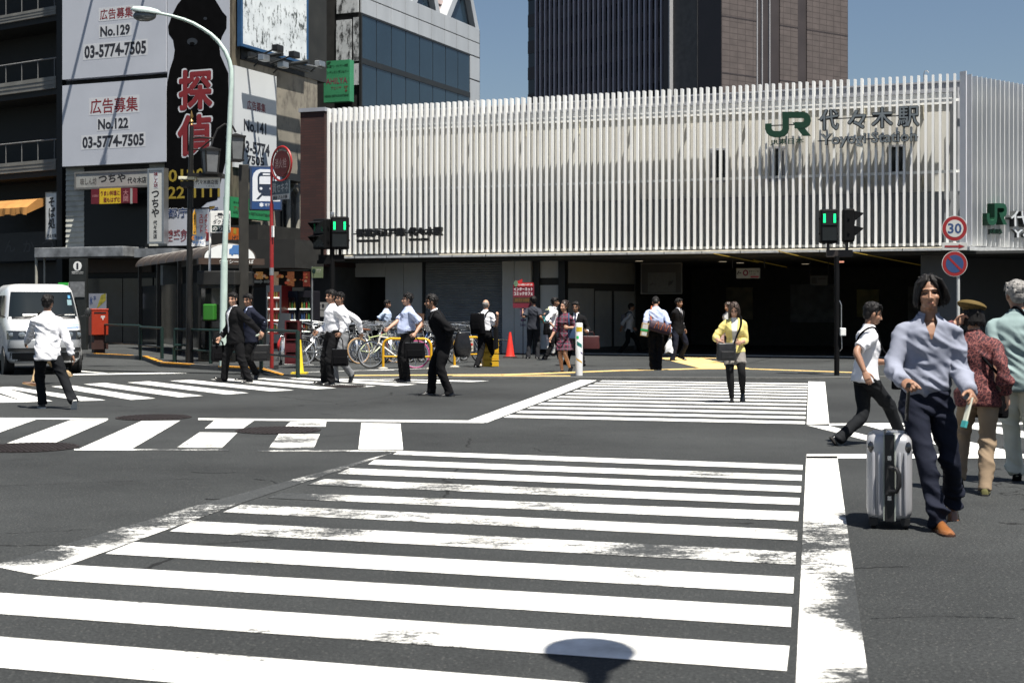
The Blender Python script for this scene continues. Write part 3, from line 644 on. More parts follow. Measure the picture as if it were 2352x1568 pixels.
for k in range(21):
    z = 1.2 + k * 3.5
    MB().box(e[4] + .12, e[5] - .12, .07, .12, z, z + 1.9).build('window', TGL, tw, mw=wmR)
    MB().box(e[1] + (e[2] - e[1]) * .48, e[2] - .1, .07, .12, z, z + 1.5).build('window', M('tower_small_window', (.02, .024, .03), .1, spec=.8), tw, mw=wmR)
tr = MB()
for u in (e[1] + .05, e[1] + (e[2] - e[1]) * .42, e[2] + .04): tr.box(u - .07, u + .07, -.12, .2, 0, H_)
tr.build('window_trim', M('pale_trim'), tw, mw=wmR)

# ------------------------------------------------------------------ glass-walled office building
G2 = Fr(829, 60, 66.5); G1 = Fr(829, 60, -23.5)
gb = thing('office_building', 'grey panelled office building with bands of blue glass and a gabled roof light', 'office building', G2.w(0, 0, 0), G2.a)
wg2, wg1 = G2.mw(), G1.mw(); uR = G2.u(1101); uW = G2.u(1079)
z1 = G2.z(829, 31); z2 = G2.z(829, 139); z3 = G2.z(829, 242); ztop = G2.z(1101, 68); zw = G2.z(1079, 127)
zt2 = ztop
pm = M('pale_metal_panel', (.42, .44, .46), .42, .15, var=.16, vs=.8, stretch=(1, 1, .25)); BLG = M('blue_glass', (.016, .032, .048), .08, .0, var=.25, vs=.35, spec=.9)
MB().box(.05, uR, .06, 14, 0, zt2 - .1).build('core', TDARK, gb, mw=wg2)
b = MB(); zp = z1
npn = 9; du = (uR + .0) / npn
for k in range(npn):
    for (a, c) in ((zp + .03, (zp + zt2) / 2 - .02), ((zp + zt2) / 2 + .02, zt2)): b.box(k * du + .02, (k + 1) * du - .02, -.02, .055, a, c)
zz = zp
while zz > 4: b.box(uW + .03, uR, -.02, .055, zz - 1.15, zz - .03); zz -= 1.18
b.build('cladding_panel', pm, gb, bevel=.01, mw=wg2)
gsz = MB()
for (a, c) in ((z2 + .12, z1 - .05), (z3, z2 - .12), (4, z3 - .2)):
    n = 8
    for k in range(n): gsz.box(k * uW / n + .03, (k + 1) * uW / n - .03, .0, .055, a, c)
gsz.build('window', BLG, gb, mw=wg2)
fr3 = MB(); fr3.box(-.05, uW, -.03, .05, z2 - .12, z2 + .12); fr3.box(-.05, uW, -.03, .05, z1 - .05, z1 + .03); fr3.box(-.05, uW, -.03, .05, z3 - .2, z3); fr3.box(-.06, .02, -.06, .05, 4, z1); fr3.build('window_frame', DKMETAL, gb, mw=wg2)
b = MB(); b.box(-14, -.02, .04, 12, 0, zt2 - .05); b.build('side_wall', M('sooty_wall', (.018, .018, .018), .7, var=.3), gb, mw=wg1)
def mat_peel(name, white, dark, sc, lo, hi, stretch=(1, 1, .45)):
    m, nt, bs = newmat(name); tc = nd(nt, 'ShaderNodeTexCoord'); s = tc.outputs['Object']
    a = nz(nt, s, sc, 8, .72, stretch); c = nz(nt, s, sc * .22, 3, .5)
    f = ramp(nt, mth(nt, 'ADD', mth(nt, 'MULTIPLY', a, .75), mth(nt, 'MULTIPLY', c, .25)), [(lo, (0, 0, 0)), (hi, (1, 1, 1))])
    nt.links.new(mixc(nt, f, dark, mixc(nt, .5, white, ramp(nt, nz(nt, s, 1.5, 5), [(.35, (.6, .62, .64)), (.65, (1, 1, 1))]), 'MULTIPLY')), bs.inputs['Base Color']); bs.inputs['Roughness'].default_value = .7
    return m
PEEL = mat_peel('peeling_film', (.5, .52, .54), (.03, .032, .035), 3.5, .44, .52)
def g1rect(xl, xr, yt, yb, m, name, dd=-.04):
    u0, u1 = G1.u(xl, dd), G1.u(xr, dd); xm = (xl + xr) / 2
    return MB().box(u0, u1, dd, .039, G1.z(xm, yb, dd), G1.z(xm, yt, dd)).build(name, m, gb, mw=wg1)
g1rect(772, 806, 46, 150, PEEL, 'window'); g1rect(811, 828, 40, 140, PEEL, 'window'); g1rect(773, 822, -8, 30, PEEL, 'window'); g1rect(811, 828, 146, 195, PEEL, 'window'); g1rect(772, 808, 160, 236, GLASSDK, 'window')
# gabled roof lights
for (px0, px1, pyb, ym) in ((1010, 1090, 40, -22), (930, 1000, 0, -70)):
    a, c = G2.u(px0, .6), G2.u(px1, .6); zb_ = ztop - .05; h = (c - a) * .78
    rl_ = MB(); mid = (a + c) / 2 + .4
    rl_.prism([(a, zb_), (a + .45, zb_), (mid, zb_ + h - .6), (c - .45, zb_), (c, zb_), (mid, zb_ + h)], .3, 5); ro = rl_.build('roof_light', pm, gb, mw=wg2)
    g_ = MB().prism([(a + .45, zb_), (c - .45, zb_), (mid, zb_ + h - .6)], .6, 4.8); g_.build('pane', BLG, ro, mw=None)
vr = MB()
for k in range(5): vr.box(G2.u(975, 1.), G2.u(1010, 1.), .8, 1.5, ztop + .1 + k * .35, ztop + .3 + k * .35)
vr.build('roof_vent', M('striped_vent', (.5, .4, .38), .6), gb, mw=wg2)

# ------------------------------------------------------------------ corner building with the billboards
B = Fr(533, 49.2, -23.0); B2 = Fr(535, 49.2, 66.5)
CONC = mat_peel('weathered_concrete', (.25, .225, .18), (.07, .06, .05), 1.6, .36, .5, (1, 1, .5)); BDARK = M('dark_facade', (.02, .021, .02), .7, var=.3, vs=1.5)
SIDING = M('white_siding', (.40, .40, .36), .7, var=.2, vs=3)
bb = thing('corner_building', 'tall dark corner building carrying the billboards and a restaurant on its upper floor', 'building', B.w(0, 0, 0), B.a)
wB, wB2 = B.mw(), B2.mw()
uB0 = B.u(141.5)
zs1, zs0 = B.z(260, 378), B.z(260, 566)
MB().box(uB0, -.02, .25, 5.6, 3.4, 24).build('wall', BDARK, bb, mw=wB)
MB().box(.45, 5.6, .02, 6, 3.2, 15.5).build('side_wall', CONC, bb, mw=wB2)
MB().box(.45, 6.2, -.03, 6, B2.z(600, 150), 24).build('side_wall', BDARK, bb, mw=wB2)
cl = MB(); cl.box(B.u(523), .06, -.1, .4, 3.2, 24); cl.build('corner_column', M('sooty_concrete', (.10, .085, .06), .85, var=.5, vs=4, stretch=(3, 3, .5)), bb, mw=wB)
for a, b_ in ((142, 184), (334, 378)):
    sd = MB(); z = zs0
    while z < zs1 - .05:
        u0, u1 = B.u(a), B.u(b_); h = min(.19, zs1 - z)
        sd.add([(u0, .2, z), (u1, .2, z), (u1, .235, z + h), (u0, .235, z + h), (u0, .3, z), (u1, .3, z)], [(0, 1, 2, 3), (4, 5, 1, 0)])
        z += .19
    sd.build('siding', SIDING, bb, mw=wB)
MB().box(B.u(184), B.u(334), .22, .28, zs0, zs1 - .9).build('window', GLASSDK, bb, mw=wB)
MB().box(B.u(140), B.u(378), .12, .3, zs1 - .02, zs1 + .25).build('beam', DKMETAL, bb, mw=wB)
cnp = MB(); cnp.box(B.u(131), B.u(332), -1.2, .2, B.z(230, 590, -1), B.z(230, 567, -1)); cnp.build('canopy', M('weathered_metal', (.24, .25, .26), .55, .3, var=.5, vs=3), bb, bevel=.02, mw=wB)
cnp = MB(); cnp.box(B.u(345), B.u(430), -.9, .2, B.z(380, 590, -.9), B.z(380, 570, -.9)); cnp.build('canopy', M('weathered_metal'), bb, mw=wB)
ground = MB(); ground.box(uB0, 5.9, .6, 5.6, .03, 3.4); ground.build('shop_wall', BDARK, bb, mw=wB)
sg = MB()
for a, b_ in ((170, 260), (262, 330), (334, 376)): sg.box(B.u(a), B.u(b_), .5, .59, B.z(200, 800, .5), B.z(200, 640, .5))
sg.build('shop_window', M('shop_glass_dim', (.035, .037, .038), .12, var=.3, vs=1.5, spec=.7), bb, mw=wB)
MB().box(B.u(170), B.u(330), .45, .59, B.z(250, 626, .45), B.z(250, 595, .45)).build('fascia', M('dim_brown_fascia', (.045, .03, .022), .6, var=.2), bb, mw=wB)
pp = MB(); pp.tube([(B.u(131.5), -1.1, .03), (B.u(131.5), -1.1, 3.4)], .05, 8); pp.tube([(B.u(143.5), -.95, .03), (B.u(143.5), -.95, 3.4)], .035, 8); pp.build('downpipe', M('pale_pipe', (.32, .31, .27), .6, var=.2), bb, mw=wB)
wp = MB(); wp.box(B.u(372), B.u(386), -.3, .5, .03, B.z(380, 610, 0)); wp.build('white_pillar', M('pale_pillar', (.22, .22, .2), .6, var=.2), bb, mw=wB)
# downpipes and window on the weathered side wall
dp = MB(); dp.tube([(B2.u(662, -.1), -.1, 4), (B2.u(662, -.1), -.1, B2.z(662, 445)), (B2.u(672, -.1), -.1, B2.z(670, 430)), (B2.u(683, -.1), -.1, B2.z(683, 445)), (B2.u(683, -.1), -.1, 4)], .09, 8); dp.build('downpipe', M('pale_pipe'), bb, mw=wB2)
MB().box(B2.u(648, -.05), B2.u(672, -.05), -.04, .1, B2.z(660, 528), B2.z(660, 470)).build('window', GLASSDK, bb, mw=wB2)
bm_ = MB(); bm_.box(B2.u(640, -.3), B2.u(695, -.3), -.6, .1, B2.z(668, 420), B2.z(668, 404)); bm_.build('beam', DKMETAL, bb, mw=wB2)
aw = MB(); aw.box(B2.u(546, -.8), 6.8, -1.6, .3, 2.95, B2.z(600, 522, -.8)); aw.build('dark_canopy', M('black_canopy', (.015, .015, .014), .8, var=.3), bb, mw=wB2)
# billboards
BW = M('billboard_white', (.47, .49, .54), .55, var=.06, vs=.8); PATCH = M('billboard_patch', (.56, .57, .59), .55, var=.03)
BWs = M('billboard_side_white', (.54, .56, .57), .55, var=.05, vs=.8); KRED = M('dull_red_letter', (.20, .018, .022), .6, var=.1)
sw = lambda x, y: (x / 2.604, y / 2.604)
def number_board(lbl, yt, yb, rows, bot):
    b = Board(B, 'billboard', lbl, 'billboard', 143, 381.5, yt, yb, -.15, .35, BW)
    for s_, x0, y0, x1, y1, m, bo in rows:
        (a, c), (d_, e_) = sw(x0, y0), sw(x1, y1)
        b.rect(a - 3, c - 3, d_ + 3, e_ + 3, PATCH, -.003); b.text(s_, a, c, d_, e_, m, bo, y=-.006)
    return b
number_board('big white billboard with phone number and No.129, uppermost left', -45, 174, [('広告募集', 598, 48, 795, 113, KRED, .02), ('No.129', 600, 152, 778, 215, INK, .035), ('03-5774-7505', 505, 258, 875, 338, INK, .035)], 0)
number_board('big white billboard with phone number and No.122, below the No.129 one', 188, 377, [('広告募集', 540, 585, 825, 675, KRED, .02), ('No.122', 587, 708, 768, 772, INK, .035), ('03-5774-7505', 493, 808, 862, 880, INK, .035)], 0)
# arms that throw the long shadows down the boards
for px, py, ln in ((253, -170, 1.5), (372, -170, 1.6)):
    lt = thing('floodlight', 'floodlight arm over the No.129 billboard, ' + ('nearer the balconies' if px < 300 else 'nearer the dog advert'), 'floodlight', B.w(B.u(px, -.15), -.15, B.z(px, py, -.15)), B.a)
    a = MB(); a.tube([(0, 0, 0), (0, -ln, .1)], [.05, .075], 8); a.build('arm', DKMETAL, lt)
    MB().tube([(-.12, -ln - .1, .02), (.12, -ln - .1, .02)], .13, 10).build('lamp_head', DKMETAL, lt)
# dog advert
b = Board(B, 'billboard', 'tall advert with a sitting black dog and large red lettering', 'billboard', 384.5, 527, -60, 563, -.12, .34, BW)
DOGB = M('dog_black', (.004, .004, .0045), .9, var=.3, vs=3, spec=.04)
dog = [(1100, -20), (1060, 30), (1030, 90), (1005, 160), (1010, 205), (1035, 240), (1045, 300), (1038, 350), (1015, 420), (1000, 500), (992, 620), (985, 1000), (985, 1270), (1060, 1262), (1120, 1250), (1180, 1260), (1240, 1210), (1300, 1195), (1310, 1130), (1330, 1050), (1365, 900), (1368, 600), (1366, 440), (1340, 380), (1318, 330), (1312, 270), (1330, 215), (1355, 170), (1356, 100), (1330, 70), (1300, 20), (1275, -20)]
b.poly([sw(*p) for p in dog], DOGB, -.004)
NOSE = M('dog_nose_sheen', (.03, .033, .038), .3, var=.2)
b.poly([sw(1150 + 32 * math.cos(t), 250 + 22 * math.sin(t)) for t in [k * math.pi / 6 for k in range(12)]], NOSE, -.007)
b.poly([sw(1150 + 16 * math.cos(t), 262 + 10 * math.sin(t)) for t in [k * math.pi / 6 for k in range(12)]], DOGB, -.010)
for ex in (1105, 1228): b.poly([sw(ex + 11 * math.cos(t), 112 + 9 * math.sin(t)) for t in [k * math.pi / 5 for k in range(10)]], NOSE, -.007)
b.text('探', *sw(1058, 404), *sw(1282, 668), PATCH, .055, y=-.008); b.text('探', *sw(1068, 414), *sw(1272, 658), KRED, .045, y=-.012)
b.text('偵', *sw(1052, 674), *sw(1278, 944), PATCH, .055, y=-.008); b.text('偵', *sw(1062, 684), *sw(1268, 934), KRED, .045, y=-.012)
GOLD = M('dull_gold_letter', (.30, .22, .03), .6, var=.1)
b.text('0120', *sw(1008, 1010), *sw(1225, 1086), GOLD, .02, y=-.009); b.text('22', *sw(1005, 1115), *sw(1105, 1188), GOLD, .02, y=-.009); b.text('1111', *sw(1160, 1115), *sw(1316, 1180), GOLD, .02, y=-.009)
b.text('都庁のそば', *sw(1000, 1238), *sw(1310, 1300), PATCH, .08, y=-.0095); b.text('都庁のそば', *sw(1003, 1241), *sw(1307, 1297), NAVY, .03, y=-.013)
b.text('株式会社', *sw(998, 1372), *sw(1160, 1412), KRED, .025, y=-.006); b.text('エージー', *sw(1000, 1412), *sw(1152, 1446), KRED, .03, y=-.006); b.rect(*sw(1222, 1390), *sw(1290, 1440), KRED, -.006)
# No.141 board and the blank peeling board on the side wall
b = Board(B2, 'billboard', 'narrow white billboard with No.141 on the side wall, beside the street lamp', 'billboard', 538.5, 635, 163, 391, -.12, .1, BWs)
b.text('広告募集', *sw(1478, 610), *sw(1588, 666), KRED, .02); b.text('No.141', *sw(1458, 724), *sw(1592, 796), INK, .035); b.text('03-5774', *sw(1440, 850), *sw(1612, 925), INK, .035); b.text('7505', *sw(1476, 935), *sw(1580, 990), INK, .035)
BFRAME = M('blue_frame', (.02, .07, .16), .5, var=.2)
PEELW = mat_peel('peeling_white_board', (.62, .66, .68), (.05, .06, .06), 5.5, .425, .475, (1, 1, .5))
b = Board(B2, 'billboard', 'blank white billboard with flaking paint and a blue frame', 'billboard', 557, 704, -70, 122, -.28, .15, PEELW, frame=BFRAME, fw=.10)
sup = MB()
for x in (-b.w / 2 + .4, b.w / 2 - .4): sup.box(x - .05, x + .05, .15, .3, .2, .32); sup.box(x - .05, x + .05, .15, .3, 2.2, 2.32)
sup.build('bracket', DKMETAL, b.T)
for k, (px, py) in enumerate(((638, 112), (676, 127), (735, 148), (606, 134), (650, 150))):
    q = B2.uz(px, py, -1.9 if k < 2 else -1.3)
    lt = thing('floodlight', ('small black floodlight pointing up at the flaking billboard, left one on the frame', 'small black floodlight pointing up at the flaking billboard, right one on the frame', 'small grey floodlight at the end of the bar right of the flaking billboard', 'small grey floodlight hanging left under the flaking billboard', 'small grey floodlight hanging in the middle under the flaking billboard')[k], 'floodlight', B2.w(q[0], -1.9 if k < 2 else -1.3, q[1]), B2.a)
    a = MB(); a.box(-.2, .2, -.12, .12, -.1, .12); a.add([(-.2, -.12, .12), (.2, -.12, .12), (.14, .2, .22), (-.14, .2, .22)], [(0, 1, 2, 3)]); a.build('lamp_head', BLACK if k < 2 else STEEL, lt, bevel=.03)
    MB().tube([(0, .1, 0), (0, 1.0 if k < 2 else .4, -.25)], .03, 6).build('arm', DKMETAL, lt)
    if k == 2: MB().tube([(-.9, .0, -.16), (.1, .0, -.12)], .03, 6).build('bar', STEEL, lt)
bar = thing('light_bar', 'long dark bar carrying floodlights under the flaking billboard', 'bar', B2.w(B2.u(620, -.6), -.6, B2.z(620, 138, -.6)), B2.a)
a = MB(); a.box(-1.3, 2.6, -.06, .06, -.08, .08); a.box(-1.2, 2.5, -.30, -.22, -.05, .05)
for x in (-.75, .95): a.tube([(x, .5, -.05), (x, -1.0, .02)], [.05, .085], 8)
a.build('bar', DKMETAL, bar)
ARM = M('shade_frame', (.03, .03, .03), .6)
# green restaurant signs
GR = M('green_lightbox', (.045, .24, .115), .45, var=.15, vs=1.2); GRD = M('green_sign', (.02, .20, .075), .5, var=.1); DKG = M('dark_green_ink', (.01, .05, .025), .5, var=0); MAG = M('magenta_letter', (.20, .03, .07), .5, var=0)
sk = lambda x, y: ((400 + x / 2.45) / 1.0629, (y / 2.45) / 1.0629)
gs2 = Board(G1, 'restaurant_sign', 'upright green restaurant sign on the dark wall beside the blue glass', 'sign', 743.5, 803, 139, 234, -1.6, .35, GR)
gs2.text('直火窯ナン・タンドリー料理', *sk(972, 386), *sk(1100, 404), DKG, .02); gs2.text('インドレストラン&バー', *sk(962, 422), *sk(1104, 440), DKG, .03); gs2.text('AHILYA', *sk(970, 466), *sk(1098, 502), MAG, .01)
gs2.text('アヒリヤ', *sk(1000, 518), *sk(1062, 536), MAG, .01); gs2.text('3F', *sk(1078, 514), *sk(1100, 528), RED, .02); gs2.text('INDIAN RESTAURANT&BAR', *sk(962, 566), *sk(1106, 580), DKG, .02); gs2.text('↓', *sk(1082, 530), *sk(1098, 552), RED, .05)
gs2.poly([sk(*p) for p in ((978, 372), (996, 368), (1000, 372), (990, 388), (976, 388))], DKG, -.004)
s5 = lambda x, y: (376.3 + x * .168, 357.5 + y * .168)
b = Board(B2, 'restaurant_sign', 'wide green restaurant sign low on the side wall behind the subway sign', 'sign', 530.6, 622, 457, 503, -.5, .3, GRD)
b.text('直火窯', *s5(950, 625), *s5(1040, 655), DKG, .02); b.text('アヒリヤ', *s5(955, 700), *s5(1130, 745), RED, .02); b.text('AHILYA INDIAN RESTAURANT&BAR', *s5(945, 775), *s5(1455, 815), DKG, .03)
b = Board(B2, 'shop_sign', 'small orange upright sign beside the street lamp', 'sign', 530, 549.5, 523, 560, -1.2, .2, M('orange_sign', (.42, .10, .015), .5, var=.15))
b.text('げ', *s5(930, 1090), *s5(985, 1180), INK, .04); b.text('からあ', *s5(990, 1090), *s5(1015, 1195), INK, .03, True); b.rect(*s5(950, 992), *s5(990, 1070), GOLD)
# restaurant signs on the front
SGW = M('sign_grey_white', (.30, .30, .28), .5, var=.2, vs=2); INKB = M('brush_ink', (.02, .02, .02), .6)
b = Board(B, 'shop_sign', 'long grey shop sign with brush lettering above the restaurant window', 'sign', 174.7, 340, 396, 428, -.35, .3, SGW, frame=M('old_frame', (.13, .13, .125), .6), fw=.07)
b.text('味しん坊', *sw(480, 1064), *sw(578, 1106), M('faded_ink', (.12, .11, .1), .6), .03); b.text('つちや', *sw(590, 1040), *sw(752, 1092), INKB, .05); b.text('代々木店', *sw(762, 1058), *sw(876, 1096), INKB, .03)
b = Board(B, 'shop_sign', 'small lit sign in yellow and dark red hanging under the grey shop sign', 'sign', 209, 303, 433, 467, -.7, .3, M('sign_red', (.12, .012, .02), .5, var=.1))
b.rect(*sw(595, 1126), *sw(722, 1218), M('sign_yellow', (.62, .42, .02), .5, var=.08)); b.text('うまい料理に', *sw(602, 1140), *sw(716, 1170), KRED, .03, y=-.007); b.text('酒もはずむ', *sw(618, 1180), *sw(720, 1210), KRED, .03, y=-.007)
b.text('大関', *sw(736, 1136), *sw(768, 1206), M('pink_letter', (.45, .2, .2), .5, var=0), .02, True); b.text('OZEKI', *sw(552, 1166), *sw(588, 1178), M('pink_letter'), .01)
b.rect(*sw(779, 1126), *sw(792, 1218), SGW)
b = Board(B, 'shop_sign', 'tall upright white shop sign with brush lettering and metal frame', 'sign', 343, 373, 391, 555, -.75, .25, M('sign_cream', (.55, .55, .52), .5, var=.12, vs=1.5), frame=STEEL, fw=.07)
b.rect(*sw(918, 1026), *sw(946, 1126), PATCH, -.003); b.text('味しん坊', *sw(920, 1030), *sw(944, 1122), KRED, .03, True, y=-.007); b.text('つちや', *sw(906, 1140), *sw(952, 1300), INKB, .05, True); b.text('代々木店', *sw(916, 1318), *sw(940, 1428), INKB, .04, True)

# ------------------------------------------------------------------ dark building with balconies, far left
A = Fr(141, 54, -34.0); wA = A.mw()
ab = thing('balcony_building', 'dark building with pale balcony fronts at the left edge', 'building', A.w(0, 0, 0), A.a)
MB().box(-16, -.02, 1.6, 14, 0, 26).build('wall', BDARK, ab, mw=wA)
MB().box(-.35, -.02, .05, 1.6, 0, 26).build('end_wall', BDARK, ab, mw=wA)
BAL = M('balcony_front', (.21, .205, .185), .75, var=.2, vs=2)
for yt, yb_, yr in ((172, 200, 130), (363, 388, 318), (10, 30, -40), (-180, -150, -230)):
    z0, z1, z2_ = A.z(141, yb_), A.z(141, yt), A.z(141, yr)
    bo = MB(); n = 6
    for k in range(n): bo.box(-16, -.37, .02 + .012 * (k % 2), .12, z0 + (z1 - z0) * k / n, z0 + (z1 - z0) * (k + 1) / n - .005)
    bo.build('balcony', BAL, ab, mw=wA); MB().box(-16, -.37, .125, 1.7, z0 - .22, z0 - .02).build('slab', BDARK, ab, mw=wA)
    rr = MB(); rr.tube([(-16, .07, z2_), (-.37, .07, z2_)], .03, 6)
    for k in range(16): rr.tube([(-.5 - k * .98, .07, z1), (-.5 - k * .98, .07, z2_)], .016, 5)
    rr.build('railing', M('rail_grey', (.22, .22, .22), .5, .3), ab, mw=wA)
MB().box(-16, -.4, .9, 1.59, .03, A.z(100, 600)).build('shop_front', M('dim_shop', (.012, .012, .012), .6), ab, mw=wA)
b = thing('awning', 'faded orange awning over the dark shop at the left edge', 'awning', A.w(A.u(45), -.2, A.z(45, 490)), A.a)
w0, w1 = A.u(-60) - A.u(45), A.u(98) - A.u(45); h_ = A.z(45, 449) - A.z(45, 488)
a = MB(); n = 40; pr = []
for k in range(n + 1):
    x = w0 + (w1 - w0) * k / n; pr.append([V3((x, 1.2, h_ * 1.02)), V3((x, -.05, h_ * .72)), V3((x, -.55 + .03 * math.sin(k * 1.3), h_ * .22)), V3((x, -.57 + .04 * math.sin(k * 1.9), -.12 + .03 * math.sin(k * .9))), V3((x, -.52, -.10)), V3((x, 1.2, h_ * .98))])
a.rings(pr, True); a.build('canvas', M('orange_canvas', (.36, .17, .045), .8, var=.25, vs=2), b, smooth=True)
b = Board(A, 'shop_sign', 'white upright noodle shop sign with brush lettering beside the downpipe', 'sign', 106, 130, 443, 549, -.9, .2, M('sign_cream2', (.62, .62, .60), .5, var=.08), frame=M('old_frame'), fw=.03)
b.text('そば処', *sw(288, 1180), *sw(330, 1368), INKB, .05, True); b.text('代々木庵', *sw(280, 1398), *sw(338, 1424), INKB, .03)
b = Board(A, 'shop_sign', 'very dark shop sign with faint brush lettering under the orange awning', 'sign', -80, 128, 535, 600, .3, .2, M('black_sign', (.012, .012, .013), .5))
for s_, x0, x1 in (('と', -75, -25), ('ん', 28, 92), ('か', 138, 204), ('つ', 252, 322)): b.text(s_, *sw(x0, 1436), *sw(x1, 1508), M('faint_letter', (.06, .06, .06), .6), .02)
# ------------------------------------------------------------------ street furniture
MINT = M('mint_pole_paint', (.47, .58, .53), .45, var=.12, vs=5); DGREEN = M('dark_green_paint', (.008, .024, .02), .45, var=.2, vs=8)
# mint street lamp with a long curved arm
g = G(512, 841, .13); Yl = g.y
def at(px, py): p = W(px, py, Yl) - g; return V3((p.x, 0, p.z))
l = thing('street_lamp', 'tall mint green street lamp with a long curved arm', 'street lamp', g, 0)
MB().tube([(0, 0, 0), at(513.5, 700), at(515, 600)], [.085, .083, .081], 16).build('base_sleeve', MINT, l, smooth=True)
pts = [at(515, 600), at(520, 480), at(525, 330), at(529, 240), at(531.5, 190), at(531, 160), at(526.5, 140), at(517, 118), at(501, 95), at(484, 79), at(464.7, 66), at(444, 54), at(422, 45), at(395, 37), at(366, 31)]
MB().tube(pts, [.066, .062, .058, .055, .053, .052, .051, .050, .047, .044, .041, .038, .036, .034, .032], 14).build('pole', MINT, l, smooth=True)
hd = MB(); rs = []
for px, py, r1, r2 in ((372, 31.5, .02, .02), (362, 30, .10, .07), (345, 28, .155, .095), (325, 26, .165, .10), (308, 23.5, .13, .08), (300, 23, .03, .02)):
    c = at(px, py); rs.append([c + V3((0, r1 * math.cos(t), max(-.35, math.sin(t)) * r2 * 1.1)) for t in [2 * math.pi * k / 16 for k in range(16)]])
hd.rings(rs); hd.build('lamp_head', M('lamp_head_grey', (.46, .54, .52), .4, var=.08), l, smooth=True)
c = at(332, 32); MB().ell(c + V3((0, 0, -.05)), .27, .13, .13, 16, 8).build('lamp_lens', M('lens_grey', (.10, .11, .11), .2, var=.1, spec=.7), l, smooth=True)
# ornamental lamp pole with two square lanterns, plate, banner
BLP = M('bronze_black', (.016, .015, .014), .4, .2, var=.2)
g = G(435, 833, .13); Yo = g.y
def ao(px, py, dy=0): p = W(px, py, Yo) - g; return V3((p.x, dy, p.z))
o = thing('ornamental_lamp', 'black ornamental lamp post with a gold spear tip and two square lanterns', 'street lamp', g, 0)
MB().tube([(0, 0, 0), (0, 0, .5), ao(435, 640), ao(437, 430), ao(440, 290)], [.1, .085, .075, .068, .05], 12).build('pole', BLP, o, smooth=True)
MB().lathe([(.05, 0), (.03, .04), (.055, .08), (.02, .14), (.045, .2), (.0, .36)], 10, c=ao(440, 287)).build('spear_tip', M('dull_gold', (.24, .15, .05), .4, .6, var=.1), o, smooth=True)
FROST = M('frosted_lantern', (.14, .145, .15), .35, var=.15)
for px0, px1, py0, py1, dy in ((466, 515, 351, 399, -.35), (511, 559, 313, 363, .35)):
    c = ao((px0 + px1) / 2, py0, dy); c2 = ao((px0 + px1) / 2, py1, dy); wd = (px1 - px0) * Yo / F / 2 * .66; b = MB(); b.T = Matrix.Translation(c2) @ Matrix.Rotation(R(28), 4, 'Z'); h = c.z - c2.z
    b.add([(-wd * .8, -wd * .8, 0), (wd * .8, -wd * .8, 0), (wd * .8, wd * .8, 0), (-wd * .8, wd * .8, 0), (-wd, -wd, h), (wd, -wd, h), (wd, wd, h), (-wd, wd, h)], [(3, 2, 1, 0), (4, 5, 6, 7), (0, 1, 5, 4), (1, 2, 6, 5), (2, 3, 7, 6), (3, 0, 4, 7)])
    lo = b.build('lantern', FROST, o); f = MB(); f.T = Matrix.Translation(c2) @ Matrix.Rotation(R(28), 4, 'Z')
    for sx in (-1, 1):
        for sy in (-1, 1): f.tube([(sx * wd * .8, sy * wd * .8, 0), (sx * wd, sy * wd, h)], .022, 6)
    f.box(-wd - .03, wd + .03, -wd - .03, wd + .03, h, h + .05); f.box(-wd * .8 - .03, wd * .8 + .03, -wd * .8 - .03, wd * .8 + .03, -.05, 0); f.add([(-wd, -wd, h + .05), (wd, -wd, h + .05), (wd, wd, h + .05), (-wd, wd, h + .05), (0, 0, h + .12)], [(0, 1, 4), (1, 2, 4), (2, 3, 4), (3, 0, 4)])
    f.build('lantern_frame', BLP, lo)
a = MB(); a.tube([ao(438, 318), ao(460, 316), ao(490, 318), ao(490, 345, -.35)], .025, 6); a.tube([ao(438, 342), ao(458, 344), ao(474, 330), ao(490, 318)], .02, 6); a.tube([ao(490, 318), ao(497, 296, .1), ao(512, 283, .2), ao(528, 286, .3), ao(535, 300, .35)], .025, 6); a.tube([ao(436, 405), ao(510, 404)], .03, 6); a.box(ao(437, 404).x, ao(515, 404).x, -.3, .3, ao(437, 408).z, ao(437, 400).z)
a.build('arm', BLP, o)
a = MB(); p, q = ao(415, 414), ao(455, 414); a.box(p.x, q.x, -.25, .12, p.z, p.z + .07); a.build('lit_top_plate', M('pale_lit_top', (.6, .58, .45), .5, var=.1), o, bevel=.01)  # pale plate paints the lit top of the small box
a = MB(); p, q = ao(418, 431), ao(447, 416); a.box(p.x, q.x, -.16, .1, p.z, q.z - .02); a.build('small_box', BLP, o)
p, q = ao(447, 433), ao(507, 409); a = MB(); a.box(p.x, q.x, -.09, -.07, p.z, q.z); a.build('street_plate', WHITE, o); text('代々木商店街', o, p.x + .04, q.x - .04, p.z + .09, q.z - .05, -.094, INK, .02); text('くまのみ', o, p.x + .3, p.x + .5, p.z + .02, p.z + .07, -.094, INK)
a = MB(); a.tube([ao(437, 479), ao(486, 478)], .02, 6); a.build('banner_arm', BLP, o); a = MB(); a.ell(ao(487, 477), .06, .04, .04, 8, 6); a.tube([ao(482, 478), ao(494, 474)], [.05, .01], 6); a.build('banner_finial', M('bright_gold', (.6, .36, .08), .3, .8, var=.1), o)
bn = thing('banner', 'white hanging cloth banner with red lettering on the ornamental lamp post', 'banner', g + ao(460, 566), 0)
p, q = ao(446, 566) - ao(460, 566), ao(478, 481) - ao(460, 566); rs = []
for k in range(13):
    z = p.z + (q.z - p.z) * k / 12; rs.append([V3((p.x + (q.x - p.x) * j / 8 - .06 * (1 - k / 12), -.05 + .025 * math.sin(j * .9 + k * .5), z)) for j in range(9)])
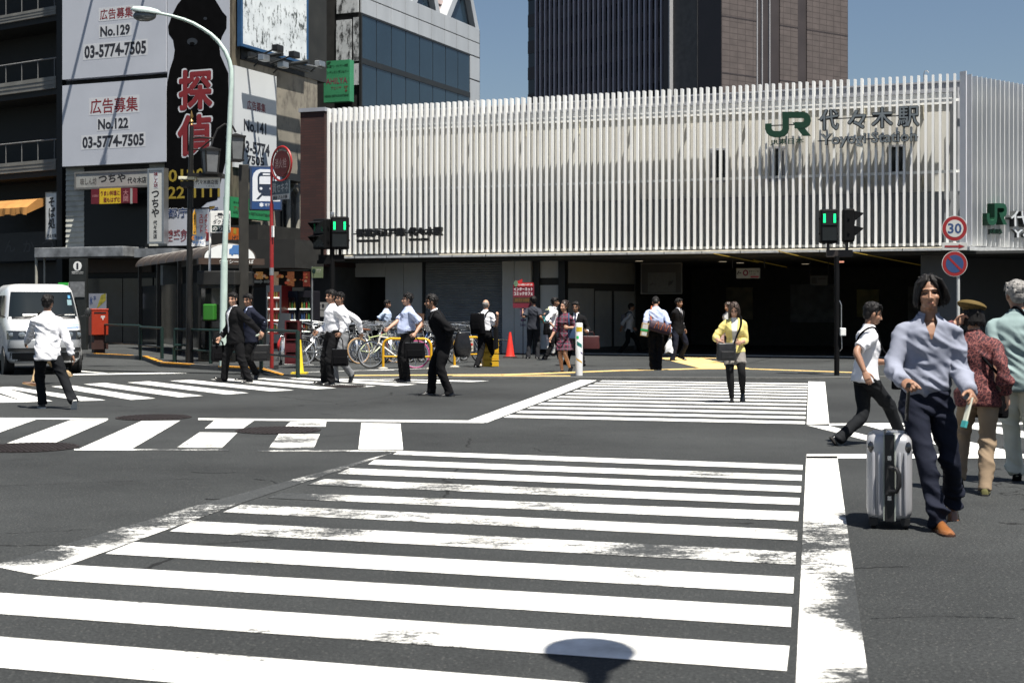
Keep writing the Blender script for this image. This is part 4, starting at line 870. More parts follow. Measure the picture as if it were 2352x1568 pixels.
vs = [v for r_ in rs for v in r_]; a = MB().add(vs, [(k * 9 + j, k * 9 + j + 1, (k + 1) * 9 + j + 1, (k + 1) * 9 + j) for k in range(12) for j in range(8)]); a.build('cloth', mat_peel('banner_cloth', (.72, .72, .72), (.22, .27, .32), 1.6, .40, .46, (1, 1, 1)), bn, smooth=True)
bx = lambda x, y: (ao(376.3 + x * .168, 357.5 + y * .168) - ao(460, 566))
BRD = M('bright_red_print', (.5, .03, .02), .6, var=0); BBL = M('bright_blue_print', (.02, .12, .35), .6, var=0)
def bt(s_, x0, y0, x1, y1, m, bo, vert): a, c = bx(x0, y1), bx(x1, y0); text(s_, bn, a.x, c.x, a.z, c.z, -.095, m, bo, vert)
bt('パチンコ', 565, 800, 610, 1060, BRD, .04, True); bt('スロット', 495, 810, 545, 1060, BRD, .04, True); bt('代々木', 430, 1100, 545, 1160, BBL, .03, False); bt('アクアス', 410, 1175, 560, 1225, BBL, .03, False); bt('C', 392, 1100, 425, 1155, M('orange_print', (.65, .2, .02), .6, var=0), .08, False)
a, c = bx(408, 1080), bx(455, 800); MB().prism([(a.x, a.z), (c.x, a.z), (c.x, c.z), ((a.x + c.x) / 2, c.z + .12), (a.x, c.z)], -.093, -.092).build('print', M('amber_print', (.65, .33, .03), .6, var=.05), bn); bt('最新マシン入荷', 418, 810, 446, 1070, INK, .02, True)
# taxi rank: pole sign, booth, shelter
g = GB(479, 836, .13, 2.0); Yt = g.y
def atx(px, py, dy=0): p = W(px, py, Yt) - g; return V3((p.x, dy, p.z))
t = thing('taxi_sign', 'white taxi rank sign on a thin white pole', 'sign', g, 0)
MB().tube([(0, 0, 0), atx(483, 487)], .03, 10).build('pole', WHITE, t, smooth=True)
p, q = atx(484, 535), atx(530, 485); MB().box(p.x, q.x, -.06, -.03, p.z, q.z).build('panel', WHITE, t, bevel=.008)
s5l = lambda x, y: atx(*s5(x, y))
def tt(s_, x0, y0, x1, y1, m, bo, y=-.064): a, c = s5l(x0, y1), s5l(x1, y0); return text(s_, t, a.x, c.x, a.z, c.z, y, m, bo)
tt('タクシー', 680, 880, 905, 940, INK, .02); a, c = s5l(665, 1040), s5l(905, 955); MB().box(a.x, c.x, -.063, -.0605, a.z, c.z).build('print', M('green_black', (.01, .03, .028), .5, var=0), t); tt('のりば', 675, 965, 895, 1030, WHITE, .03, -.067)
cb = [(705, 850), (705, 825), (740, 815), (745, 785), (800, 785), (820, 815), (850, 820), (855, 850)]; MB().prism([(s5l(*k).x, s5l(*k).z) for k in cb], -.063, -.0605).build('print', INK, t); tt('TAXI', 755, 822, 815, 848, WHITE, .03, -.067)
for cx_ in (732, 825): a = s5l(cx_, 850); MB().prism([(a.x + .045 * math.cos(k), a.z + .045 * math.sin(k)) for k in [i * math.pi / 6 for i in range(12)]], -.066, -.0635).build('print', WHITE, t)
# phone booth
g = GB(498, 838, .13, 1.6); Yp = g.y; hw = 46 * Yp / F * .94
pb = thing('phone_booth', 'dark glass telephone booth behind the green railing', 'phone booth', g, R(-16)); ht = HC - (622 - YH) * Yp / F - .13
f = MB()
for sx in (-1, 1):
    for sy in (0, 1): f.box(sx * hw - .03, sx * hw + .03, sy * .95 - .03, sy * .95 + .03, 0, ht)
for z in (.0, 1.0, ht - .42): f.box(-hw, hw, -.025, .025, z, z + .05); f.box(-hw, hw, .925, .975, z, z + .05)
f.build('frame', M('booth_frame', (.018, .018, .017), .45, .3, var=.15), pb); MB().box(-hw - .06, hw + .06, -.06, 1.01, ht - .36, ht).build('roof', M('booth_roof', (.02, .0195, .018), .5, var=.2), pb, bevel=.03)
BOOTHG = M('smoked_glass', (.02, .022, .022), .08, var=0, spec=.7, tr=.55)
MB().box(-hw + .03, hw - .03, -.008, .0, .05, ht - .42).build('front_pane', BOOTHG, pb); MB().box(-hw + .03, hw - .03, .95, .958, .05, ht - .42).build('back_pane', M('dark_pane', (.012, .013, .013), .2), pb)
MB().box(-.28, .02, -.20, -.02, 1.02, 1.42).build('telephone', M('phone_green', (.03, .16, .02), .4, var=.1), pb, bevel=.03)
# curved taxi shelter
Ys = 37.5
def as_(px, py, dy=0): return W(px, py, Ys + dy)
base = as_(527, 838); sh = thing('taxi_shelter', 'taxi shelter with a long brown barrel roof and a white arched end', 'shelter', (base.x, base.y, .13), R(25))
hwid = (586 - 467) / 2 * Ys / F / math.cos(R(12)); zb_ = HC - (593 - YH) * Ys / F - .13; zr_ = HC - (561 - YH) * Ys / F - .13
arch = [(hwid * math.cos(t), zb_ + (zr_ - zb_) * math.sin(t)) for t in [math.pi * k / 18 for k in range(19)]]
Lr = 9.5
a = MB(); inner = [(x * .97, zb_ + (z - zb_) * .93) for x, z in arch]
rs = []
for y in [Lr * k / 8 for k in range(9)]: rs.append([V3((x, y + .02, z)) for x, z in arch] + [V3((x, y + .02, z - .0)) for x, z in inner[::-1]])
a.rings(rs, True); 
for k in range(9): a.tube([(x * 1.01, Lr * k / 8 + .03, zb_ + (z - zb_) * 1.015) for x, z in arch], .025, 5)
a.build('roof', M('brown_roof', (.050, .040, .034), .5, var=.2), sh, smooth=True, sharp=50)
MB().prism([(x * .96, z) for x, z in arch], -.05, .0).build('end_panel', M('white_acrylic', (.72, .74, .74), .35, var=.05), sh)
b = MB(); b.box(-hwid - .14, hwid + .22, -.10, .12, zb_ - .17, zb_ - .005); b.build('beam', M('brown_beam', (.055, .035, .026), .5, var=.2), sh); text('タクシーのりば', sh, -.30, .62, zb_ - .14, zb_ - .04, -.106, WHITE, .02)
CARB = M('taxi_blue', (.06, .16, .38), .5, var=0)
MB().prism([(-.02 + x * .0045, zb_ + .11 + y * .0042) for x, y in ((0, 0), (0, 30), (14, 36), (22, 56), (60, 56), (70, 36), (78, 30), (78, 0), (66, 0), (66, -8), (54, -8), (54, 0), (24, 0), (24, -8), (12, -8), (12, 0))], -.056, -.052).build('taxi_mark', CARB, sh)
for y in (.35, 3.2, 6.2, 9.2):
    for sx in (-1, 1): MB().box(sx * hwid * .92 - .05, sx * hwid * .92 + .05, y - .05, y + .05, 0, zb_).build('post', BLP, sh)
for k in range(3): MB().box(-hwid * .9, -hwid * .9 + .02, .5 + k * 3, 3.0 + k * 3, .25, 2.0).build('glass_panel', BOOTHG, sh)
# information pillar
i_ = thing('information_sign', 'dark information pillar with a round white i and a map', 'sign', GB(178, 806, .13, 1.0), R(-14)); Yi = i_.location.y; k = Yi / F
zi = lambda py: HC - (py - YH) * k - .13
MB().box(-.30, .30, 0, .12, 0, zi(594)).build('pillar', M('pillar_dark', (.018, .02, .019), .45, var=.2), i_, bevel=.01)
cz = zi(611); MB().prism([(.145 * math.cos(t), cz + .145 * math.sin(t)) for t in [math.pi * q / 14 for q in range(28)]], -.006, -.001).build('disc', WHITE, i_); text('i', i_, -.04, .04, cz - .10, cz + .10, -.010, INK, .06)
text('新宿駅西口ターミナル', i_, -.2, .2, zi(626), zi(623), -.004, WHITE, .02); text('Shinjuku Sta. Bus Stop', i_, -.2, .2, zi(629), zi(627), -.004, WHITE, .02)
MB().box(-.27, .25, -.02, -.001, zi(682), zi(647)).build('map_panel', M('map_dim', (.16, .165, .17), .5, var=.35, vs=9), i_)
# bus stop sign
t = thing('bus_stop_sign', 'small white bus stop plate with a green top behind the white van', 'sign', GB(146, 812, .13, .4), R(-10)); k = t.location.y / F; zi = lambda py: HC - (py - YH) * k - .13
MB().tube([(0, .03, 0), (0, .03, zi(650))], .03, 8).build('pole', STEEL, t); MB().box(-.16, .16, -.015, .0, zi(668), zi(649)).build('plate', WHITE, t); MB().box(-.16, .16, -.019, -.0155, zi(655), zi(649)).build('header', M('lime_green', (.04, .42, .06), .5, var=0), t)
# post box
MBX = M('postbox_red', (.30, .03, .012), .4, var=.1, coat=.2); t = thing('post_box', 'red post box standing in the shade by the shop', 'post box', G(226, 811, .13), R(28)); k = t.location.y / F; hb = HC - (709.5 - YH) * k - .13; hm = HC - (770 - YH) * k - .13
MB().box(-.24, .24, -.22, .22, hm, hb).build('body', MBX, t, bevel=.03); MB().box(-.25, .25, -.23, .23, hb - .045, hb + .01).build('lid', MBX, t, bevel=.02)
MB().box(-.16, .16, -.16, .16, .0, hm - .005).build('stand', M('box_stand', (.03, .012, .01), .6), t, bevel=.01); MB().box(-.24, .24, -.20, .22, .12, .32).build('stand', M('box_stand'), t)
text('〒', t, .02, .14, hb - .32, hb - .20, -.226, WHITE, .03); MB().box(-.17, .17, -.225, -.2, hb - .13, hb - .09).build('slot', BLACK, t)
# poster behind
b = Board(Fr(224, 49.2, -20), 'poster', 'poster with a yellow flower picture behind the post box', 'poster', 204, 243, 674, 709, 0, .03, M('poster_pale', (.22, .23, .27), .5, var=.2, vs=2))
b.poly([(222, 709), (243, 690), (243, 673), (232, 678)], M('poster_yellow', (.25, .22, .03), .5, var=.5, vs=9)); b.text('氷', 206, 681, 213, 700, NAVY, .03); b.text('ネ', 214, 679, 221, 690, NAVY, .03)
MB().box(-.3, .3, .031, .05, -1.6, 0).build('stand', BDARK, b.T)
# guard rails
def rail(name, lbl, P, hh, grp='dark green guard rails'):
    p0, p1 = G(*P[0], .13), G(*P[-1], .13); t = thing(name, lbl, 'guard rail', p0, math.atan2(p1.y - p0.y, p1.x - p0.x), grp); L = (p1 - p0).length
    a = MB(); a.tube([(0, 0, hh), (L, 0, hh)], .032, 8); a.tube([(0, 0, hh * .38), (L, 0, hh * .38)], .022, 8); a.build('rail', DGREEN, t, smooth=True)
    for q in P:
        s_ = (G(*q, .13) - p0).length; MB().tube([(s_, 0, -.1), (s_, 0, hh + .01)], .045, 10).build('post', DGREEN, t, smooth=True)
    return t
rail('guard_rail', 'dark green guard rail in front of the phone booth', [(402, 831), (485, 835.5), (565, 840)], .80)
rail('guard_rail', 'dark green guard rail in front of the red newspaper stand', [(600, 846), (684, 856.5)], .85)
rail('guard_rail', 'black guard rail in the shade before the post box', [(236, 811), (322, 817)], .83); rail('guard_rail', 'thin dark guard rail by the thick black posts left of the phone booth', [(322, 818), (372, 824)], .80)
t = thing('bike_hoop', 'low dark hoop by the end of the green railing', 'hoop', G(420, 832, .13), R(-15)); a = MB(); a.tube([(-.25, 0, 0), (-.25, 0, .35), (-.18, 0, .42), (.15, 0, .42), (.25, 0, .33), (.25, 0, 0)], .03, 8); a.build('hoop', DGREEN, t, smooth=True)
# subway pillar sign
PIL = M('pillar_brown', (.028, .026, .022), .5, var=.2); g = GB(560, 836, .13, 1.2); k = g.y / F
t = thing('subway_sign', 'dark pillar sign with a blue and white subway train symbol', 'sign', g, R(12)); zi = lambda py: HC - (py - YH) * k - .13; xi = lambda px: (px - 560) * k
MB().box(xi(549), xi(571), 0, .3, 0, zi(378)).build('pillar', PIL, t, bevel=.01)
MB().box(xi(573), xi(647), .02, .28, zi(482), zi(380)).build('light_box', M('lightbox_frame', (.03, .045, .085), .4, var=.1), t, bevel=.015); MB().box(xi(578), xi(643), .012, .019, zi(480), zi(384)).build('panel', M('subway_blue', (.02, .055, .16), .4, var=.05), t)
WP = M('lightbox_white', (.62, .64, .68), .4, var=.03)
sx5 = lambda x, y: (xi(376.3 + x * .168), zi(357.5 + y * .168))
MB().prism([sx5(*q) for q in ((1210, 620), (1210, 300), (1225, 240), (1260, 200), (1310, 180), (1480, 180), (1540, 205), (1575, 250), (1585, 310), (1585, 620))], .008, .0115).build('panel', WP, t)
NV = M('train_navy', (.015, .025, .05), .5, var=0)
MB().prism([sx5(*q) for q in ((1280, 460), (1280, 290), (1290, 250), (1320, 222), (1470, 222), (1505, 250), (1515, 290), (1515, 460), (1490, 500), (1440, 510), (1350, 510), (1300, 500))], .004, .0075).build('train_symbol', NV, t)
MB().prism([sx5(*q) for q in ((1303, 385), (1303, 290), (1318, 278), (1478, 278), (1492, 290), (1492, 385))], .000, .0035).build('train_symbol', WP, t); MB().prism([sx5(*q) for q in ((1350, 262), (1350, 237), (1445, 237), (1445, 262))], .0, .0035).build('train_symbol', WP, t)
for cx_ in (1325, 1460): MB().prism([(sx5(cx_, 445)[0] + .035 * math.cos(q), sx5(cx_, 445)[1] + .035 * math.sin(q)) for q in [i * math.pi / 6 for i in range(12)]], .0, .0035).build('train_symbol', WP, t)
for L_ in (((1330, 512), (1370, 512), (1295, 592), (1260, 592)), ((1440, 512), (1480, 512), (1545, 592), (1510, 592)), ((1340, 512), (1460, 512), (1450, 545), (1350, 545))): MB().prism([sx5(*q) for q in L_], .005, .0074).build('train_symbol', NV, t)
text('地下鉄', t, sx5(1375, 0)[0], sx5(1480, 0)[0], sx5(0, 690)[1], sx5(0, 645)[1], .008, WP, .02); MB().prism([(sx5(1332, 668)[0] + .05 * math.cos(q) * (1.2 if k2 % 2 else .8), sx5(1332, 668)[1] + .05 * math.sin(q)) for k2, q in enumerate([i * math.pi / 6 for i in range(12)])], .008, .0115).build('leaf_mark', WP, t)
# fire hydrant post
HR = M('hydrant_red', (.20, .014, .013), .4, var=.15, vs=6); g = G(624, 845, .13); k = g.y / F; zi = lambda py: HC - (py - YH) * k - .13
t = thing('hydrant_sign', 'red fire hydrant post with a round sign and a blue plate', 'sign', g, R(-46))
MB().tube([(0, 0, 0), (0, 0, zi(470)), (0, 0, zi(466)), (0, 0, zi(380))], [.045, .045, .03, .03], 12).build('pole', HR, t, smooth=True); MB().tube([(0, 0, zi(632)), (0, 0, zi(615))], .048, 12).build('band', STEEL, t)
c = zi(379); r_ = .375
MB().tube([(r_ + r_ * math.cos(q), 0, c + r_ * math.sin(q)) for q in [2 * math.pi * i / 40 for i in range(40)]], .024, 8, closed=True).build('ring', M('hydrant_bright_red', (.30, .016, .015), .45, var=.1), t, smooth=True)
MB().prism([(r_ + .29 * math.cos(q), c + .29 * math.sin(q)) for q in [2 * math.pi * i / 36 for i in range(36)]], -.02, .02).build('disc', M('disc_dark_red', (.12, .018, .016), .5, var=.2), t); text('消火栓', t, r_ - .22, r_ + .22, c - .10, c + .12, -.024, M('pale_pink', (.40, .28, .26), .5, var=0), .0)
a = MB()
for q in (.9, 2.2, 4.1, 5.3): a.tube([(r_ + .28 * math.cos(q), 0, c + .28 * math.sin(q)), (r_ + r_ * math.cos(q), 0, c + r_ * math.sin(q))], .012, 6)
a.build('spoke', HR, t)
p0z, p1z = zi(461), zi(417); MB().box(.03, .68, -.015, .015, p0z, p1z).build('plate', M('plate_blue_grey', (.05, .07, .085), .5, var=.15), t); MB().box(.03, .68, -.018, -.0155, p0z, p0z + .12).build('plate_strip', M('strip_grey', (.28, .29, .3), .5), t)
text('質セキネ', t, .06, .66, p0z + .16, p1z - .04, -.019, M('grey_letter', (.28, .3, .31), .5, var=0), .01); text('買取 アルタ裏', t, .08, .62, p0z + .02, p0z + .10, -.022, INK, .03)
MB().box(.02, .10, -.03, .0, zi(545), zi(519)).build('tag', WHITE, t)
# newspaper stand, cone, vending machines, food posters
g = GB(670, 838, .13, .6); k = g.y / F
t = thing('newspaper_stand', 'narrow dark red newspaper stand behind the green railing', 'newspaper stand', g, R(-6)); NR = M('stand_red', (.085, .010, .013), .5, var=.15); hh = HC - (736 - YH) * k - .13
a = MB(); a.box(-.17, -.14, 0, .3, 0, hh); a.box(.14, .17, 0, .3, 0, hh); a.box(-.14, .14, .26, .3, 0, hh)
for z in (.0, .28, .56, .72, hh - .03): a.box(-.14, .14, 0, .26, z, z + .03)
a.build('shelf_frame', NR, t)
for z in (.04, .32): MB().box(-.14, .14, .02, .05, z, z + .2).build('door', NR, t)
t = thing('traffic_cone', 'yellow cone standing by the end post of the green railing', 'cone', G(688, 858, .03), 0); a = MB(); a.lathe([(.10, .03), (.09, .05), (.035, .72), (.03, .74)], 18); a.box(-.17, .17, -.17, .17, 0, .03); a.build('cone_body', M('cone_yellow', (.62, .47, .02), .5, var=.1), t, smooth=True)
VD = Fr(640, 43.5, -14)
def vend(lbl, xl, xr, yt, yb, body, d=0., logo_=None, depth=.7):
    u0, u1 = VD.u(xl, d), VD.u(xr, d); z1 = VD.z((xl + xr) / 2, yt, d)
    t = thing('vending_machine', lbl, 'vending machine', VD.w((u0 + u1) / 2, d, .03), VD.a, 'vending machines in front of the shop'); w2 = (u1 - u0) / 2; z1 -= .03
    MB().box(-w2, w2, .05, depth, 0, z1).build('body', body, t, bevel=.02)
    f = MB(); f.box(-w2, w2, 0, .049, z1 - .2, z1); f.box(-w2, -w2 + .05, 0, .049, 0, z1 - .2); f.box(w2 - .05, w2, 0, .049, 0, z1 - .2); f.box(-w2 + .05, w2 - .05, 0, .049, 0, .62); f.build('door_frame', body if logo_ is None else M('vend_cream', (.5, .48, .44), .4), t, bevel=.008)
    rnd = random.Random(lbl); shelf = MB(); rows = [.72 + j * .34 for j in range(int((z1 - .95) / .34) + 1)]
    MB().box(-w2 + .05, w2 - .05, .10, .12, .62, z1 - .2).build('back_panel', M('vend_back', (.06, .065, .05), .5), t)
    for z in rows: shelf.box(-w2 + .05, w2 - .05, .01, .1, z - .035, z - .005)
    shelf.build('shelf', M('vend_lit_shelf', (.65, .66, .6), .4, var=0, emit=1.8), t)
    cols = [M('drink_%d' % j, c, .35, var=.1, emit=.10) for j, c in enumerate(((.5, .06, .04), (.10, .3, .08), (.55, .38, .08), (.6, .6, .55), (.06, .12, .3), (.25, .14, .05)))]  # drinks glow a little, standing in for light from the shelves
    bt_ = [MB() for _ in cols]
    for z in rows:
        x = -w2 + .10
        while x < w2 - .08: q = rnd.randrange(len(cols)); bt_[q].lathe([(.028, z), (.03, z + .12), (.014, z + .17), (.014, z + .19)], 8, c=(x, .06, 0)); x += .075
    al = MB(); 
    for q, m_ in enumerate(bt_):
        for f_ in m_.f: al.f.append([i + len(al.v) for i in f_]); al.m.append(q)
        al.v += m_.v
    al.build('drink_display', cols, t)
    MB().box(-w2 + .05, w2 - .05, -.004, .0, .64, z1 - .2).build('glass', M('vend_glass', (.9, .95, .92), .03, var=0, tr=1.), t)
    MB().box(-w2 + .1, w2 - .1, -.01, -.001, .18, .36).build('dispenser_flap', BLACK, t)
    if logo_: MB().box(-w2 - .012, -w2 - .001, .05, depth, .0, z1).build('side_panel', M('cola_red', (.22, .012, .012), .4, var=.1), t); o = text(logo_, t, 0, .95, 0, .26, 0, WHITE, .02); o.rotation_euler = (R(90) * 0, 0, 0); o.matrix_local = Matrix.Translation((-w2 - .018, depth - .1, 1.0)) @ Matrix.Rotation(R(-90), 4, 'Z') @ Matrix.Rotation(R(-76), 4, 'Y') @ Matrix.Shear('XZ', 4, (.25, 0))
    return t
vend('red and cream drinks machine with a white script word on its red side', 611, 645, 655, 800, M('vend_red', (.26, .015, .015), .4, var=.1), -.55, 'Cola', .9)
vend('dark blue drinks machine between the red one and the grey pole', 647, 683, 668, 800, M('vend_blue', (.012, .018, .035), .35, var=.1)); vend('dark drinks machine nearest the grey pole', 685, 716, 668, 800, M('vend_black', (.016, .015, .02), .35, var=.1))
b = Board(VD, 'food_posters', 'dark strip of food photographs above the drinks machines', 'poster', 568, 714, 622, 660, .3, .05, M('poster_black', (.02, .012, .01), .5))
rnd = random.Random(5); FD = [M('food_%d' % j, c, .5, var=.6, vs=25, emit=.12) for j, c in enumerate(((.45, .16, .07), (.60, .30, .10), (.30, .06, .04), (.55, .38, .25), (.6, .12, .07)))]
for k in range(8): xl = 570 + k * 18; b.rect(xl, 624, xl + 16, 641 if k < 3 else 658, FD[k % 5] if k % 2 else M('poster_black2', (.03, .016, .012), .5), name='food_photo')
for k in range(26):
    cx_, cy_ = 575 + rnd.random() * 134, 628 + rnd.random() * (10 if True else 20); cy_ = cy_ + (14 if cx_ > 628 and rnd.random() > .4 else 0); rr_ = 1.5 + rnd.random() * 3.5
    b.poly([(cx_ + rr_ * math.cos(q), cy_ + rr_ * .8 * math.sin(q)) for q in [i * math.pi / 5 for i in range(10)]], FD[rnd.randrange(5)], -.005 - .0003 * k, 'food_photo', .0002)
b.text('2F', 573, 642, 580, 651, WHITE, .02)
for x0, x1 in ((583, 604), (606, 621)): b.poly([(x0, 643.5), (x1 - 6, 643.5), (x1 - 6, 640.5), (x1, 646.5), (x1 - 6, 652), (x1 - 6, 649.5), (x0, 649.5)], WHITE, -.004)
MB().box(-b.w / 2 - .1, b.w / 2 + .1, -1.5, .8, b.h + .05, b.h + .9).build('shop_canopy', M('black_canopy'), b.T)
t = thing('tree_mark_sign', 'pale green panel with a dark tree mark on a thin grey pole', 'sign', VD.w(VD.u(717, -.6), -.6, .03), VD.a); k = t.location.y / F; zi = lambda py: HC - (py - YH) * k - .03
MB().tube([(0, 0, 0), (0, 0, zi(612))], .028, 8).build('pole', STEEL, t); MB().box(.0, .34, -.04, .03, zi(638), zi(613)).build('panel', M('sage_panel', (.13, .16, .09), .5, var=.15), t)
MB().ell((.07, -.045, zi(622)), .055, .004, .07, 12, 6).build('tree_mark', DGREEN, t); MB().box(.062, .078, -.048, -.041, zi(634), zi(626)).build('tree_mark', DGREEN, t); text('東京都', t, .15, .30, zi(622), zi(618), -.043, M('pale_letter', (.5, .5, .4), .5, var=0), .02); text('Tokyo', t, .15, .28, zi(626), zi(623.5), -.043, M('pale_letter'))
t = Board(Fr(742, 44.5, -21), 'notice', 'small white notice with an arrow by the dark doorway', 'notice', 729, 757, 694, 727, 0, .04, M('notice_white', (.30, .30, .30), .5)); t.text('←', 731, 698, 737, 704, INK, .03); t.poly([(742 + 3 * math.cos(q), 702 + 5 * math.sin(q)) for q in [i * math.pi / 5 for i in range(10)]], INK); t.rect(731, 711, 755, 712.5, M('sign_dim')); MB().box(-.04, .04, .041, .08, -1.1, t.h).build('stand', DKMETAL, t.T)
# pedestrian signals
LED = M('green_led', (.01, .75, .22), .4, var=0, emit=1.); LEDD = M('green_led_dim', (.01, .16, .07), .4, var=0); SIG = M('signal_black', (.005, .005, .0055), .6, var=.15, spec=.12)
def ped_head(par, x, z, wd, ht, rot, led, dy=0):
    c = Matrix.Translation((x, dy, z)) @ Matrix.Rotation(rot, 4, 'Z'); wm_ = MW[par.name] @ c
    o = MB().box(-wd / 2, wd / 2, -.12, .12, 0, ht).build('signal_head', SIG, par, bevel=.035, mw=wm_)
    b = MB()
    for zc_ in (ht * .72, ht * .27): b.box(-wd * .42, wd * .42, -.128, -.118, zc_ - ht * .19, zc_ + ht * .19)
    bo = b.build('lens', M('signal_lens', (.012, .014, .015), .25, var=.1), o)
    b = MB()
    for zc_ in (ht * .93, ht * .48): b.add([(-wd * .45, -.12, zc_), (wd * .45, -.12, zc_), (wd * .45, -.32, zc_ - .05), (-wd * .45, -.32, zc_ - .05), (-wd * .45, -.12, zc_ - .22), (wd * .45, -.12, zc_ - .22)], [(0, 1, 2, 3), (0, 3, 4), (1, 5, 2)])
    if rot: b.build('visor', SIG, o)
    b = MB()
    for sx in (-1, 1):
        for r_ in range(9):
            for c_ in range(2): b.box(sx * wd * .30 + (c_ - .5) * .026 - .011, sx * wd * .30 + (c_ - .5) * .026 + .011, -.134, -.129, ht * .60 + r_ * .021, ht * .60 + r_ * .021 + .017)
    b.build('countdown_bars', led, o)
    b = MB(); 
    for sx in (-1, 1):
        for z_ in (.28, .72): b.box(sx * wd / 2 - .02, sx * wd / 2 + .025, -.02, .02, ht * z_ - .02, ht * z_ + .02)
    b.build('hinge', SIG, o)
g = G(763, 846, .03); k = g.y / F; zi = lambda py: HC - (py - YH) * k - .03
t = thing('pedestrian_signal', 'left pedestrian signal with two black heads and green bars by the brick pier', 'traffic light', g, 0)
MB().tube([(0, 0, 0), (0, 0, zi(560))], .06, 12).build('pole', SIG, t, smooth=True); a = MB(); a.box(-.32, .28, -.04, .04, zi(600), zi(585)); a.tube([(-.24, 0, zi(596)), (-.24, 0, zi(572))], .035, 8); a.tube([(.18, 0, zi(596)), (.18, 0, zi(572))], .035, 8); a.tube([(0, 0, zi(560)), (0, 0, zi(492))], .035, 8); a.box(-.35, .0, -.05, .12, zi(606), zi(598)); a.build('bracket', SIG, t)
ped_head(t, .19, zi(573), .40, zi(498) - zi(573), 0, LED); ped_head(t, -.24, zi(573), .38, zi(503) - zi(573), R(-35), LEDD)
MB().lathe([(.04, zi(500)), (.05, zi(493)), (.045, zi(488)), (.0, zi(486))], 10).build('cap_sensor', STEEL, t)
g = G(1922, 862, .03); k = g.y / F; zi = lambda py: HC - (py - YH) * k - .03; xi = lambda px: (px - 1922) * k
t = thing('pedestrian_signal', 'right pedestrian signal with green bars and a side-on head on a black pole', 'traffic light', g, 0)
MB().tube([(0, 0, 0), (0, 0, zi(588))], .055, 12).build('pole', SIG, t, smooth=True); a = MB(); a.box(xi(1898), xi(1958), -.03, .03, zi(590), zi(574)); a.tube([(xi(1902), 0, zi(580)), (xi(1902), 0, zi(556))], .035, 8); a.tube([(xi(1945), 0, zi(580)), (xi(1945), 0, zi(556))], .035, 8); a.build('bracket', M('bracket_brown', (.03, .024, .022), .5), t)
ped_head(t, xi(1902.5), zi(559), xi(1922) - xi(1883), zi(481) - zi(559), 0, LED); ped_head(t, xi(1948), zi(556), .36, zi(480) - zi(556), R(82), LEDD)
MB().box(.05, .17, -.12, -.03, zi(771), zi(753)).build('push_button', WHITE, t, bevel=.015); a = MB(); a.tube([(.09, -.03, zi(753)), (.09, -.03, zi(700)), (.05, -.02, zi(690))], .012, 6); a.tube([(.09, -.04, zi(771)), (.10, -.04, zi(800)), (.06, -.02, zi(806))], .01, 6); a.build('conduit', STEEL, t); MB().box(.04, .14, -.06, .0, zi(603.5), zi(599.5)).build('small_lamp', M('lamp_pink', (.7, .3, .2), .4, var=0), t)
# speed limit pole
g = G(2201, 845, .03); k = g.y / F; zi = lambda py: HC - (py - YH) * k - .03; xi = lambda px: (px - 2201) * k
t = thing('road_sign', 'grey pole with a 30 speed disc, red arrow plate and no-parking disc', 'road sign', g, 0)
MB().tube([(0, 0, 0), (0, 0, zi(500))], .038, 12).build('pole', M('sign_pole', (.55, .56, .55), .45, .2, var=.1), t, smooth=True)
def disc(cx_, cz_, r_, y, m, name='disc', th=.004): MB().prism([(cx_ + r_ * math.cos(q), cz_ + r_ * math.sin(q)) for q in [2 * math.pi * i / 40 for i in range(40)]], y, y + th).build(name, m, t)
SRD = M('sign_red_film', (.24, .018, .02), .4, var=.05); SWH = M('sign_white_film', (.46, .46, .44), .4, var=.03); SBL = M('sign_blue_film', (.03, .06, .15), .4, var=.05)
cx_ = xi(2191); r_ = 29.3 * k
disc(cx_, zi(525), r_, -.06, SWH); disc(cx_, zi(525), r_ * .955, -.063, SRD, 'border', .002); disc(cx_, zi(525), r_ * .68, -.066, SWH, 'face', .002); text('30', t, cx_ - r_ * .54, cx_ + r_ * .54, zi(525) - r_ * .41, zi(525) + r_ * .41, -.068, SBL, .025)
MB().box(xi(2162), xi(2220), -.062, -.05, zi(574.6), zi(557.5)).build('arrow_plate', SWH, t, bevel=.003); MB().prism([(xi(2168), zi(568)), (xi(2200), zi(568)), (xi(2200), zi(571)), (xi(2214), zi(566)), (xi(2200), zi(561)), (xi(2200), zi(564)), (xi(2168), zi(564))], -.068, -.065).build('arrow', SRD, t)
disc(cx_, zi(606), r_, -.06, SWH); disc(cx_, zi(606), r_ * .955, -.063, SRD, 'border', .002); disc(cx_, zi(606), r_ * .70, -.066, SBL, 'face', .002); a = MB(); a.ribbon([(cx_ - r_ * .52, zi(606) + r_ * .52), (cx_ + r_ * .52, zi(606) - r_ * .52)], r_ * .17, -.069, -.067); a.build('slash', SRD, t)
# photo booth at the right
g = G(2290, 818, .03); k = g.y / F; t = thing('photo_booth', 'grey passport photo booth by the side wall at the right', 'booth', g, R(33)); hh = HC - (654 - YH) * k - .03
MB().box(-.9, .35, 0, .8, 0, hh).build('cabin', M('booth_grey', (.16, .165, .17), .5, var=.1), t, bevel=.02); MB().box(.352, .36, .03, .77, .1, hh - .05).build('side_panel', M('booth_lit_side', (.5, .52, .54), .4), t)  # paler side panel: light on the right side put into its colour
text('証明写真', t, -.10, .12, .9, 1.75, -.006, INK, .04, True); MB().box(-.8, .2, -.008, -.001, hh - .25, hh - .1).build('header_print', M('sign_dim'), t)
for z in (.5, .9, 1.3, 1.7): MB().box(.361, .366, .1, .6, z, z + .25).build('photo_print', NAVY if z in (.5, 1.7) else RED, t)
